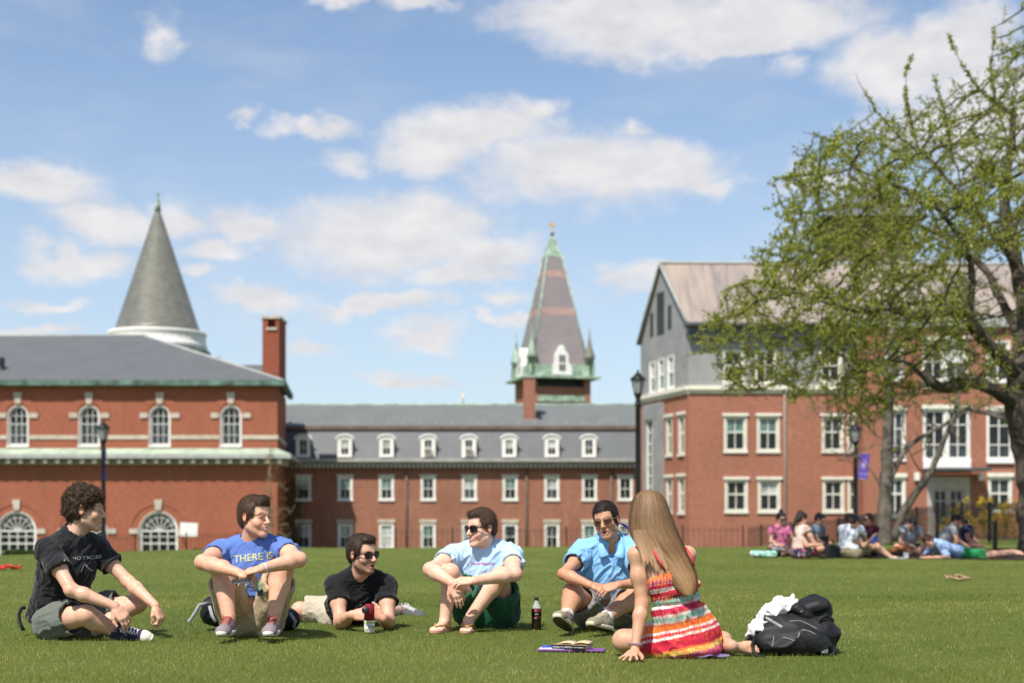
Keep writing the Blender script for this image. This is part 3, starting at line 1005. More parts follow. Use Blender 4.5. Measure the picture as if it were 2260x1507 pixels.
for h in holes_b:
    top = 'glass_t' if h[3] < 1000 and h[0] < 1750 else WR.choice(('glass', 'glass_g', 'glass', 'glass_b'))
    w = window(TR, fpx(h[0], D), fpx(h[1], D), fpz(h[2], D), fpz(h[3], D), RB, fw=.10, cols=2 if h[1] - h[0] > 20 else 1, rows=(.56,), glass=('glass', top), mun=.05,
               sill=.12, depth=.16, trim=.08, frame='cream')
    mb = MB(); mb.box(fpx(h[0] - 7, D), fpx(h[1] + 7, D), D - .12, D + .02, fpz(h[3], D) + .055, fpz(h[3] - 8, D)); mb.build('lintel', M['cream'], RB)
for h in holes_g:
    window(TR, fpx(h[0], D), fpx(h[1], D), fpz(h[2], D), fpz(h[3], D), RB, fw=.09, cols=2, rows=(.55,), glass=('glass', 'glass'), mun=.05, depth=.12, trim=.08, sill=.05, frame='cream')
# the oblique end wall
A = Vector((fpx(1414, 81.6), 81.6)); Bq = Vector((xc, D))
dirw = (Bq - A); Lw = dirw.length; dirw.normalize()
TO = Matrix.Translation((A.x, A.y, 0)) @ Matrix(((dirw.x, -dirw.y, 0, 0), (dirw.y, dirw.x, 0, 0), (0, 0, 1, 0), (0, 0, 0, 1)))
# column 2 (local y) must point away from the camera
def oq(px, py):
    k = (px - 1130) / F
    s = (A.x - k * A.y) / (k * dirw.y - dirw.x)
    y = A.y + s * dirw.y
    return s, CH - (py - H0) / F * y
ho = []
for (a, b_, ya, yb) in [(1472, 1483, 1003, 922), (1499, 1510, 1001, 917), (1472, 1483, 1130, 1055), (1499, 1510, 1130, 1053)]:
    ho.append((oq(a, ya)[0], oq(b_, ya)[0], oq((a + b_) / 2, ya)[1], oq((a + b_) / 2, yb)[1]))
ro = lambda h: arch_pts(h[0], h[1], h[2], h[3], rise=0)
bay = (oq(1431, 1000)[0], oq(1448, 1000)[0], oq(1440, 1100)[1], oq(1440, 926)[1])
zb0, zb1 = fpz(866, D), fpz(851, D)
wall_with_holes('end_brick_wall', TO, [(0, -3.2), (Lw, -3.2), (Lw, zb0), (0, zb0)], [ro(h) for h in ho] + [ro(bay)], M['brick_r'], RB, .2)
for h in ho:
    window(TO, *h, RB, fw=.09, cols=1, rows=(.55,), glass=('glass', 'glass'), mun=.07, depth=.13, trim=.05, sill=.10, frame='cream')
    mb = MB(TO); mb.box(h[0] - .2, h[1] + .2, -.12, .02, h[3] + .055, h[3] + .2); mb.build('lintel', M['cream'], RB)
window(TO, *bay, RB, fw=.08, cols=2, rows=(.14, .28, .42, .56, .7, .85), glass=('glass_t', 'glass'), mun=.06, depth=.02, frame='white')
mb = MB(TO)
s0, s1 = oq(1426, 900)[0], oq(1466, 900)[0]
zt_ = oq(1440, 892)[1]
mb.box(s0, bay[0], -.22, .05, -3, zt_); mb.box(bay[1], s1, -.22, .05, -3, zt_)
mb.box(bay[0], bay[1], -.22, .05, bay[3], zt_); mb.box(bay[0], bay[1], -.22, .05, -3, bay[2])
mb.build('bay_panel', M['zinc'], RB)
hg = []
for (a, b_, ya, yb) in [(1435, 1446, 866, 800), (1454, 1466, 860, 793), (1474, 1487, 855, 787)]:
    hg.append((oq(a, ya)[0], oq(b_, ya)[0], oq((a + b_) / 2, ya)[1], oq((a + b_) / 2, yb)[1]))
za_ = oq(1410, 762)[1]
ap = oq(1457, 585)
zr_e = fpz(713, D)
lou = []
for (a, b_, ya, yb) in [(1434, 1442, 745, 692), (1449, 1466, 740, 645), (1473, 1482, 728, 674)]:
    lou.append((oq(a, ya)[0], oq(b_, ya)[0], oq((a + b_) / 2, ya)[1], oq((a + b_) / 2, yb)[1]))
wall_with_holes('gable_wall', TO, [(0, zb1), (Lw, zb1), (Lw, zr_e), (ap[0], ap[1]), (0, za_)], [ro(h) for h in hg + lou], M['zinc'], RB, .15)
for h in hg:
    window(TO, *h, RB, fw=.07, cols=1, rows=(.5,), glass=('glass_t', 'glass_b'), mun=.06, depth=.10, trim=.05, sill=.05, frame='white')
for h in lou:
    mb = MB(TO); mb.box(h[0], h[1], .06, .12, h[2], h[3]); lo = mb.build('louvre', M['zinc_d'], RB)
    mb = MB(TO); z = h[2] + .03
    while z < h[3] - .05:
        mb.add([(h[0], -.0, z), (h[1], -.0, z), (h[1], .059, z + .09), (h[0], .059, z + .09)], [(0, 1, 2, 3)]); z += .13
    mb.build('louvre_blades', M['zinc_d'], lo)
# bodies and cornice
mb = MB()
mb.box(xc + .02, fpx(2700, D), D + .5, D + 14, -3.2, zb1)
mb.build('rear_wall', M['brick_r'], RB)
mb = MB(TO); mb.box(.02, Lw - .3, .4, .7, -3.2, zb1 + 2); mb.build('end_core', M['brown_trim'], RB)
mb = MB()
mb.box(xc - .05, xq, D - .22, D + .3, fpz(860, D), zb1 - .004)
mb.box(xc - .02, xq, D - .06, D + .3, fpz(868, D), fpz(860, D) - .003)
mb.build('cornice', M['cream'], RB)
mb = MB(TO); mb.box(-.1, Lw + .02, -.22, .3, fpz(860, D), zb1 - .002); mb.box(-.05, Lw - .05, -.06, .3, fpz(868, D), fpz(860, D) - .003); mb.build('end_cornice', M['cream'], RB)
# main roof: a tan metal slope
Dri = 79.0
zri = CH + (H0 - 586) / F * Dri
apw = TO @ Vector((ap[0], 0, ap[1]))
xend = fpx(2700, D)
mb = MB()
mb.add([(xc - .15, D - .35, zr_e - .05), (xend, D - .35, zr_e - .05), (xend, Dri, zri), (apw.x - .1, apw.y - .25, apw.z + .06)], [(0, 1, 2, 3)])
lw = TO @ Vector((0, 0, za_))
mb.add([(apw.x - .1, apw.y - .25, apw.z + .06), (xend, Dri, zri), (xend, Dri + 7, za_ - 2), (lw.x - .2, lw.y + .1, lw.z)], [(0, 1, 2, 3)])
m_, t, b = new_mat('tan_metal_roof')
geo = t.node('ShaderNodeNewGeometry', out=0)
st = t.noise(t.v('MULTIPLY', geo, (1.6, 0.25, 0.25)), 1.0, 5.0, .65)
cc_ = t.ramp(st, [(.35, (0.19, 0.160, 0.148)), (.5, (0.28, 0.230, 0.195)), (.68, (0.34, 0.27, 0.215))])
sep_ = t.node('ShaderNodeSeparateXYZ', out=0, Vector=geo)
seam = t.smooth(t.m('ABSOLUTE', t.m('SUBTRACT', t.m('FRACT', t.m('MULTIPLY', sep_, 2.0)), .5)), .44, .5)
cc_ = t.mix(t.m('MULTIPLY', seam, .35), cc_, (.17, .15, .14))
t.l.new(cc_, b.inputs['Base Color']); b.inputs['Roughness'].default_value = .5
t.l.new(t.node('ShaderNodeBump', Strength=.5, Distance=.03, Height=seam), b.inputs['Normal'])
M['tanroof'] = m_
mb.build('roof', M['tanroof'], RB)
mb = MB()
mb.box(xc - .25, xend, D - .8, D + .1, fpz(722, D), zr_e - .055)
mb.box(xc - .05, xend, D - .5, D - .003, fpz(745, D), fpz(722, D) - .002)
mb.build('eave', M['zinc_d'], RB)  # real eave; its dark colour also stands in for shade under the overhang
mb = MB(); mb.tube([(apw.x - .1, apw.y - .3, apw.z + .08), (xend, Dri, zri + .02)], .09, n=6)
mb.tube([(apw.x - .1, apw.y - .3, apw.z + .08), (xc - .15, D - .38, zr_e)], .07, n=6)
mb.tube([(apw.x - .1, apw.y - .3, apw.z + .08), (lw.x - .2, lw.y, lw.z)], .07, n=6)
mb.build('roof_trim', M['grey_trim'], RB)
for px in (1730,):
    mb = MB(); X = fpx(px, D); mb.tube([(X, D - .12, fpz(730, D)), (X + .08, D - .12, -3)], .05, n=8); mb.build('drainpipe', M['zinc'], RB)
# projecting brick wing with the entrance
Dw = 73.4
TW = front(Dw)
w0, w1 = fpx(1905, Dw), fpx(2560, Dw)
hw_ = []
def HW(a, b_, ya, yb, **k):
    hw_.append((a, b_, ya, yb, k))
HW(1958, 1995, 1012, 908, cols=2, rows=(.25, .65)); HW(1958, 1995, 1137, 1056, cols=2, rows=(.6,)); HW(1955, 1990, 835, 765, cols=2, rows=(.55,))
HW(2040, 2086, 1012, 905, cols=2, rows=(.28, .72)); HW(2092, 2138, 1012, 905, cols=2, rows=(.28, .72))
HW(2038, 2082, 840, 755, cols=2, rows=(.5,)); HW(2088, 2132, 840, 755, cols=2, rows=(.5,))
HW(2180, 2232, 1012, 908, cols=2, rows=(.28, .72)); HW(2180, 2226, 840, 755, cols=2, rows=(.5,)); HW(2184, 2230, 1128, 1055, cols=2, rows=(.55,))
HW(2046, 2140, 1230, 1052, cols=1)
rw = lambda h: arch_pts(fpx(h[0], Dw), fpx(h[1], Dw), fpz(h[2], Dw), fpz(h[3], Dw), rise=0)
wall_with_holes('wing_wall', TW, [(w0, -3.2), (w1, -3.2), (w1, fpz(722, Dw)), (w0, fpz(722, Dw))], [rw(h) for h in hw_], M['brick_r'], RB, .2)
mb = MB(); mb.box(w0 + .002, w1, Dw + .4, D + .45, -3.2, fpz(724, Dw)); mb.box(w0, w0 + .3, Dw + .003, D, -3.2, fpz(722, Dw)); mb.build('wing_side', M['brick_r'], RB)
mb = MB(); mb.box(w0 - .25, w1, Dw - .3, D + 1, fpz(722, Dw) + .002, fpz(700, Dw)); mb.build('wing_cornice', M['grey_trim'], RB)
for h in hw_[:-1]:
    window(TW, fpx(h[0], Dw), fpx(h[1], Dw), fpz(h[2], Dw), fpz(h[3], Dw), RB, fw=.09, mun=.055, depth=.14, trim=.07, sill=.10, frame='white', glass=WR.choice((('glass_g', 'glass'), ('glass', 'glass_g'), ('glass', 'glass'), ('glass_g', 'glass_b'))), **h[4])
for (a, b_, y_) in [(2034, 2144, 902), (2030, 2140, 751), (2174, 2238, 905), (1952, 2001, 905), (2178, 2236, 1052), (1952, 2001, 1053)]:
    mb = MB(); mb.box(fpx(a, Dw), fpx(b_, Dw), Dw - .14, Dw + .02, fpz(y_, Dw) + .0, fpz(y_ - 9, Dw)); mb.build('lintel', M['cream'], RB)
for (a, b_, y0_, y1_) in [(2036, 2141, 1033, 1016), (2034, 2136, 858, 845), (2176, 2236, 1022, 1016)]:
    mb = MB(); mb.box(fpx(a, Dw), fpx(b_, Dw), Dw - .16, Dw - .101, fpz(y0_, Dw), fpz(y1_, Dw)); mb.build('spandrel_panel', M['white'], RB)
# canopy and door
mb = MB(); mb.box(fpx(2034, Dw), fpx(2166, Dw), Dw - 1.7, Dw - .17, fpz(1040, Dw), fpz(1034, Dw)); mb.build('door_canopy', M['zinc_d'], RB)
dh = hw_[-1]
da, db_, dz0, dz1 = fpx(dh[0], Dw), fpx(dh[1], Dw), -1.9, fpz(dh[3], Dw)
mb = MB()
mb.box(da, da + .28, Dw - .05, Dw + .12, dz0, dz1); mb.box(db_ - .28, db_, Dw - .05, Dw + .12, dz0, dz1)
mb.box(da + .28, db_ - .28, Dw - .04, Dw + .12, dz1 - .62, dz1); mb.box(da, db_, Dw - .3, Dw + .14, -3.2, dz0)
mb.build('door_surround', M['door_pink'], RB)
dm = (da + db_) / 2
for s in (0, 1):
    a, b_ = (da + .29, dm - .01) if s == 0 else (dm + .01, db_ - .29)
    mb = MB()
    zz = [dz0 + .02, dz0 + .25, dz0 + 1.35, dz0 + 1.47, dz1 - .92, dz1 - .86, dz1 - .64]
    ztop = dz1 - .64
    cols_ = [a, a + .12, (a + b_) / 2 - .03, (a + b_) / 2 + .03, b_ - .12, b_]
    for i2 in (0, 2, 4): mb.box(cols_[i2], cols_[i2 + 1], Dw + .03, Dw + .08, dz0 + .02, ztop)
    rws = [dz0 + .02, dz0 + .3, dz0 + 1.3, dz0 + 1.38, ztop - .62, ztop - .56, ztop - .1, ztop]
    for (ra, rb) in [(rws[0], rws[1]), (rws[2], rws[3]), (rws[4], rws[5]), (rws[6], rws[7])]:
        mb.box(cols_[1], cols_[2], Dw + .032, Dw + .078, ra, rb); mb.box(cols_[3], cols_[4], Dw + .032, Dw + .078, ra, rb)
    door = mb.build('door', M['door_pink'], RB)
    for (ra, rb) in [(rws[1], rws[2]), (rws[3], rws[4]), (rws[5], rws[6])]:
        for (ca, cb) in [(cols_[1], cols_[2]), (cols_[3], cols_[4])]:
            mb = MB(); mb.box(ca, cb, Dw + .05, Dw + .06, ra, rb); mb.build('pane', M['glass'], door)
for px in (2163, 2022):
    mb = MB(); X = fpx(px, Dw); mb.box(X - .13, X + .13, Dw - .22, Dw - .002, fpz(1060, Dw), fpz(1043, Dw)); mb.build('wall_lamp', M['white'], RB, bevel=.02)

# ================================================================== far towers
# the round tower with the cone roof
D = 130.0
CT = tag(empty('cone_tower', (fpx(347, D), D, -3)), 'round tower with a tall grey cone roof and white drum behind the left hall', 'tower')
cx_, R = fpx(348, D), (440 - 256) / 2 / F * D
Dn = D - 3.9
zA, zB = fpz(466, D), fpz(719, Dn)
prof = [(R + .05, zB)]
N = 46
for k in range(1, N + 1):
    f = k / N
    r = R * (1 - f) + .22 * f
    prof += [(r + .035, zB + (zA - zB) * f), (r, zB + (zA - zB) * f + .01)]
m_, t, b = new_mat('cone_shingles')
geo = t.node('ShaderNodeNewGeometry', out=0)
sp = t.node('ShaderNodeSeparateXYZ', out=None, Vector=t.v('SUBTRACT', geo, (cx_, D, 0)))
ang = t.m('ARCTAN2', sp.outputs[0], sp.outputs[1])
uv = t.node('ShaderNodeCombineXYZ', X=t.m('MULTIPLY', ang, 4.0), Y=sp.outputs[2], Z=0.0)
br = t.node('ShaderNodeTexBrick', out=None, Vector=uv, Scale=1.0, Color1=(0.165, 0.165, 0.135), Color2=(0.225, 0.22, 0.18), Mortar=(0.09, 0.09, 0.08))
br.inputs['Brick Width'].default_value = .5; br.inputs['Row Height'].default_value = .227; br.inputs['Mortar Size'].default_value = .02
pn = t.noise(geo, .8, 4.0, .6)
cc_ = t.mix(t.m('MULTIPLY', t.smooth(pn, .4, .7), .35), br.outputs[0], (.27, .265, .21))
t.l.new(cc_, b.inputs['Base Color']); b.inputs['Roughness'].default_value = .38; b.inputs['Metallic'].default_value = .35
mb = MB(); mb.lathe(prof, cx_, D, 64); mb.build('cone_roof', m_, CT)
mb = MB(); mb.lathe([(.30, zA - .05), (.22, zA + .7), (.10, zA + 1.1), (.08, zA + 1.45), (.16, zA + 1.55), (.05, zA + 1.7), (.01, zA + 1.75)], cx_, D, 12)
mb.build('finial', M['copper_l'], CT)
Rd = (455 - 240) / 2 / F * D
mb = MB(); mb.lathe([(Rd + .02, fpz(762, Dn)), (Rd - .02, fpz(750, Dn)), (Rd - .10, fpz(748, Dn)), (Rd - .16, fpz(733, Dn)), (Rd - .08, fpz(730, Dn)), (Rd - .04, fpz(726, Dn)), (Rd - .05, fpz(722, Dn)), (R - .1, fpz(720, Dn))], cx_, D, 48)
mb.build('drum', M['white'], CT)
mb = MB()
for k in range(40):
    a = 2 * math.pi * k / 40
    p = Vector((cx_ + (Rd - .15) * math.cos(a), D + (Rd - .15) * math.sin(a), 0))
    mb.tube([p + Vector((0, 0, fpz(749, Dn))), p + Vector((0, 0, fpz(737, Dn)))], .04, n=5)
mb.build('drum_ribs', M['white'], CT)['kind'] = 'stuff'
Rg = Rd + .25
mb = MB(); mb.lathe([(Rg - .8, fpz(782, Dn)), (Rg - .3, fpz(780, Dn)), (Rg + .1, fpz(772, Dn)), (Rg, fpz(764, Dn)), (Rg - .6, fpz(760, Dn))], cx_, D, 48); mb.build('tower_cornice', M['copper'], CT)
mb = MB(); mb.lathe([(Rd - .6, -3), (Rd - .6, fpz(779, Dn))], cx_, D, 40); mb.build('tower_wall', M['brick_old'], CT)
mb = MB()
mb.add([(fpx(465, D), D - 1, fpz(800, D)), (fpx(480, D), D - 1, fpz(806, D)), (fpx(468, D), D + 4, fpz(775, D)), (fpx(452, D), D + 4, fpz(778, D)), (fpx(452, D), D - 1, fpz(815, D)), (fpx(482, D), D - 1, fpz(815, D))],
       [(0, 1, 2, 3), (4, 5, 1, 0)])
mb.build('lean_to_roof', M['slate'], CT)

# the square spire
D = 150.0


def spire(px0, name, label, dpy=0, mirror=1, full=True):
    E_ = tag(empty(name, (fpx(px0, D), D, -3)), label, 'tower')
    T0 = Matrix.Translation((fpx(px0, D), D, 0)) @ Matrix.Rotation(math.radians(15), 4, 'Z')
    Z = lambda py: fpz(py + dpy, D - 3.6 * min(1, max(0, (py - 540) / 250)))
    hb = 3.05
    # pyramid body with slate bands
    def rad(py): return .80 + (hb - .80) * (py - 565) / (806 - 565)
    segs = [(565, 597, 'spire_slate'), (597, 612, 'spire_band'), (612, 678, 'spire_slate'), (678, 694, 'spire_band'), (694, 806, 'spire_slate')]
    for (a, b_, mm) in segs:
        ra, rb = rad(a), rad(b_)
        mb = MB(T0)
        o = .012 if mm == 'spire_band' else 0
        mb.add([(-rb - o, -rb - o, Z(b_)), (rb + o, -rb - o, Z(b_)), (rb + o, rb + o, Z(b_)), (-rb - o, rb + o, Z(b_)), (-ra - o, -ra - o, Z(a)), (ra + o, -ra - o, Z(a)), (ra + o, ra + o, Z(a)), (-ra - o, ra + o, Z(a))],
               [(0, 1, 5, 4), (1, 2, 6, 5), (2, 3, 7, 6), (3, 0, 4, 7)])
        mb.build('roof_slates' if o == 0 else 'pink_slate_band', M[mm], E_)
    mb = MB(T0)
    for sx, sy in ((-1, -1), (1, -1), (1, 1), (-1, 1)):
        mb.tube([(sx * rad(565), sy * rad(565), Z(565)), (sx * hb, sy * hb, Z(806))], .09, n=5)
    mb.build('hip_flashing', M['copper_l'], E_)
    mb = MB(T0); r = .84
    mb.add([(-r, -r, Z(567)), (r, -r, Z(567)), (r, r, Z(567)), (-r, r, Z(567)), (-.12, -.12, Z(518)), (.12, -.12, Z(518)), (.12, .12, Z(518)), (-.12, .12, Z(518))],
           [(0, 1, 5, 4), (1, 2, 6, 5), (2, 3, 7, 6), (3, 0, 4, 7), (4, 5, 6, 7)])
    mb.build('copper_cap', M['copper_l'], E_)
    mb = MB(T0)
    mb.lathe([(.02, Z(522)), (.2, Z(520)), (.22, Z(517)), (.08, Z(513)), (.02, Z(512))], 0, 0, 10)
    mb.build('ball', M['dark'], E_)
    mb = MB(T0); mb.box(-.07, .07, -.05, .05, Z(514), Z(490)); mb.box(-.38, .38, -.051, .051, Z(499), Z(494)); mb.build('gold_cross', M['gold'], E_)
    # parapet box, cornice, shadowed opening and brick shaft
    hp = 3.55
    mb = MB(T0); mb.box(-hp, hp, -hp, hp, Z(829), Z(804)); mb.build('parapet', M['copper_l'], E_)
    mb = MB(T0); mb.box(-hp - .5, hp + .5, -hp - .5, hp + .5, Z(834), Z(829) - .003); mb.build('tower_cornice', M['copper_l'], E_)
    mb = MB(T0)
    mb.box(-hp + .35, -hp + 1.0, -hp + .35, hp - .35, Z(1000), Z(834) - .003); mb.box(hp - 1.0, hp - .35, -hp + .35, hp - .35, Z(1000), Z(834) - .003)
    mb.box(-hp + 1.001, hp - 1.001, -hp + .45, hp - .45, Z(1000), Z(852))
    mb.build('tower_wall', M['brick_m'], E_)
    mb = MB(T0); mb.box(-hp + 1.001, hp - 1.001, -hp + 1.4, hp - 1.4, Z(852) + .002, Z(834) - .004); mb.build('belfry_shade', M['dark'], E_)  # dark block stands in for the shade inside the belfry opening
    mb = MB(T0); mb.box(-hp + 1.0, hp - 1.0, -hp + .3, -hp + .449, Z(885), Z(872)); mb.build('belfry_sill', M['copper_l'], E_)
    for sx, sy in ((-1, -1), (1, -1), (1, 1), (-1, 1)):
        x, y = sx * (hp - .45), sy * (hp - .45)
        mb = MB(T0); mb.lathe([(.50, Z(829)), (.50, Z(790)), (.56, Z(789.5))], x, y, 10)
        tu = mb.build('corner_turret', M['copper_l'], E_)
        mb = MB(T0); mb.lathe([(.60, Z(789)), (.61, Z(786)), (.30, Z(764)), (.09, Z(742)), (.035, Z(724)), (.012, Z(718))], x, y, 10); mb.build('turret_roof', M['brown_roof' if sx > 0 else 'copper_l'], E_)
    # dormer
    for (q, sc_) in ((0, 1.0), (-90, 1.0)):
        TD = T0 @ Matrix.Rotation(math.radians(q), 4, 'Z')
        mb = MB(TD)
        y = -hp - .02
        prof_ = [(-1.05, Z(826)), (1.05, Z(826)), (1.0, Z(804)), (.72, Z(800)), (.62, Z(780)), (.3, Z(772)), (.12, Z(762)), (-.12, Z(762)), (-.3, Z(772)), (-.62, Z(780)), (-.72, Z(800)), (-1.0, Z(804))]
        mb.prism(prof_, y - .05, y + .9)
        dr = mb.build('dormer', M['white'], E_)
        mb = MB(TD); mb.box(-.32, .32, y - .07, y - .052, Z(818), Z(783)); mb.build('pane', M['glass_g'], dr)
        mb = MB(TD); mb.box(-.34, .34, y - .10, y - .072, Z(803), Z(800)); mb.box(-.03, .03, y - .099, y - .0721, Z(818), Z(783)); mb.build('muntin', M['white'], dr)
    return E_


M['spire_slate'] = slate_mat('spire_slate', (0.235, 0.205, 0.205), (0.265, 0.23, 0.23))
M['spire_band'] = mat('pink_slate', (0.34, 0.215, 0.18), .7, .2, 1.2, hue2=(.27, .19, .17))
spire(1219, 'spire_tower', 'square copper and slate spire with a gold cross above the dormitory roof')
# the second tower, mostly behind the big tree: low hip roof, copper turret
D = 150.0
T2 = tag(empty('hip_roof_tower', (fpx(1930, D), D, -3)), 'tower with a dark hip roof and small copper turret hidden behind the big tree', 'tower')
mb = MB(); a, b_ = fpx(1840, D), fpx(2010, D)
mb.box(a, b_, D, D + 8, -3, fpz(482, D)); mb.build('tower_wall', M['brown_trim'], T2)
mb = MB(); c_ = (a + b_) / 2
mb.add([(fpx(1803, D), D - 1.5, fpz(482, D)), (fpx(2047, D), D - 1.5, fpz(482, D)), (fpx(2047, D), D + 9.5, fpz(482, D)), (fpx(1803, D), D + 9.5, fpz(482, D)), (c_ - .5, D + 4, fpz(395, D)), (c_ + .5, D + 4, fpz(395, D))],
       [(0, 1, 5, 4), (1, 2, 5), (2, 3, 4, 5), (3, 0, 4), (3, 2, 1, 0)])
mb.build('roof', M['slate'], T2)
mb = MB(); mb.lathe([(.7, fpz(640, D)), (.7, fpz(585, D)), (.85, fpz(583, D)), (.45, fpz(555, D)), (.12, fpz(525, D)), (.02, fpz(508, D))], fpx(1765, D), D, 12)
mb.build('copper_turret', M['copper_l'], T2)
mb = MB(); mb.box(fpx(1755, D), fpx(1775, D), D + .3, D + 1.3, -3, fpz(640, D) + .01); mb.build('turret_wall', M['brick_m'], T2)

# ------------------------------------------------------------------ implicit-surface modelling for bodies and cloth
_tab = np.random.default_rng(5).random((32, 32, 32)).astype(np.float32)


def vnoise(P, s, seed=0):
    """smooth 3-D value noise in 0..1 at feature size s (scalar or 3-vector)"""
    Q = P / np.asarray(s, np.float32) + seed * 7.31
    i = np.floor(Q).astype(np.int64)
    f = Q - i
    f = f * f * (3 - 2 * f)
    r = 0
    for a in (0, 1):
        for b_ in (0, 1):
            for c in (0, 1):
                w = (f[:, 0] if a else 1 - f[:, 0]) * (f[:, 1] if b_ else 1 - f[:, 1]) * (f[:, 2] if c else 1 - f[:, 2])
                r = r + w * _tab[(i[:, 0] + a) & 31, (i[:, 1] + b_) & 31, (i[:, 2] + c) & 31]
    return r


def A3(v): return np.array([v[0], v[1], v[2]], np.float32)


def rcone(a, b, ra, rb, n=None, sq=1.0, infl=0.0):
    """tapered limb between a and b; squashed to sq along n"""
    a = A3(a); b = A3(b)
    R = max(ra, rb) + infl
    lo = np.minimum(a, b) - R; hi = np.maximum(a, b) + R
    if n is not None:
        n = A3(n); n = n / np.linalg.norm(n)

    def fn(X, Y, Z):
        p = [X - a[0], Y - a[1], Z - a[2]]
        ab = b - a
        if n is not None:
            c = (p[0] * n[0] + p[1] * n[1] + p[2] * n[2]) * (1 / sq - 1)
            p = [p[q] + n[q] * c for q in range(3)]
            ab = ab + n * (np.dot(ab, n) * (1 / sq - 1))
        L2 = float(np.dot(ab, ab)) + 1e-12
        t = np.clip((p[0] * ab[0] + p[1] * ab[1] + p[2] * ab[2]) / L2, 0, 1)
        d = np.sqrt((p[0] - t * ab[0]) ** 2 + (p[1] - t * ab[1]) ** 2 + (p[2] - t * ab[2]) ** 2)
        d = d - (ra + (rb - ra) * t)
        return (d * sq if n is not None else d) - infl
    return fn, lo, hi


def ell(c, r, R=None, infl=0.0):
    """ellipsoid; R: 3x3 with the axes in its columns"""
    c = A3(c); r = np.array(r, np.float32) + infl
    R = np.eye(3, dtype=np.float32) if R is None else np.array([[R[i][j] for j in range(3)] for i in range(3)], np.float32)
    e = np.sqrt(((R * r[None, :]) ** 2).sum(1))

    def fn(X, Y, Z):
        X, Y, Z = X - c[0], Y - c[1], Z - c[2]
        q = [(X * R[0, k] + Y * R[1, k] + Z * R[2, k]) for k in range(3)]
        k0 = np.sqrt(sum((q[k] / r[k]) ** 2 for k in range(3)))
        k1 = np.sqrt(sum((q[k] / r[k] ** 2) ** 2 for k in range(3))) + 1e-9
        return k0 * (k0 - 1) / k1
    return fn, c - e, c + e


def rbox(c, half, R=None, rnd=0.005):
    c = A3(c); half = np.array(half, np.float32)
    R = np.eye(3, dtype=np.float32) if R is None else np.array([[R[i][j] for j in range(3)] for i in range(3)], np.float32)
    e = np.abs(R * half[None, :]).sum(1)

    def fn(X, Y, Z):
        X, Y, Z = X - c[0], Y - c[1], Z - c[2]
        q = [np.abs(X * R[0, k] + Y * R[1, k] + Z * R[2, k]) - (half[k] - rnd) for k in range(3)]
        out = np.sqrt(sum(np.maximum(v, 0) ** 2 for v in q))
        return out + np.minimum(np.maximum(np.maximum(q[0], q[1]), q[2]), 0) - rnd
    return fn, c - e, c + e


class SDF:
    def __init__(self, h=0.0045):
        self.ops = []
        self.h = h

    def u(self, s, k=0.01): self.ops.append(('u', s, k)); return self
    def s(self, s, k=0.004): self.ops.append(('s', s, k)); return self

    def mesh(self, clip=None):
        """returns vertices and quads"""
        h = self.h
        lo = np.min([o[1][1] for o in self.ops if o[0] == 'u'], 0) - 4 * h
        hi = np.max([o[1][2] for o in self.ops if o[0] == 'u'], 0) + 4 * h
        n = np.ceil((hi - lo) / h).astype(int) + 1
        D_ = np.full(n, 0.05, np.float32)
        ax = [(lo[i] + h * np.arange(n[i])).astype(np.float32) for i in range(3)]
        for kind, (fn, a, b_), k in self.ops:
            pad = k + 3 * h
            i0 = np.clip(np.floor((a - pad - lo) / h).astype(int), 0, n)
            i1 = np.clip(np.ceil((b_ + pad - lo) / h).astype(int) + 1, 0, n)
            if np.any(i1 <= i0): continue
            sl = tuple(slice(i0[q], i1[q]) for q in range(3))
            X = ax[0][sl[0]][:, None, None]; Y = ax[1][sl[1]][None, :, None]; Z = ax[2][sl[2]][None, None, :]
            d = fn(X, Y, Z).astype(np.float32)
            c = D_[sl]
            if kind == 'u':
                m = np.maximum(k - np.abs(d - c), 0) / max(k, 1e-6)
                D_[sl] = np.minimum(d, c) - m * m * k * 0.25
            else:
                d = -d
                m = np.maximum(k - np.abs(d - c), 0) / max(k, 1e-6)
                D_[sl] = np.maximum(d, c) + m * m * k * 0.25
        return surface_nets(D_, lo, h)


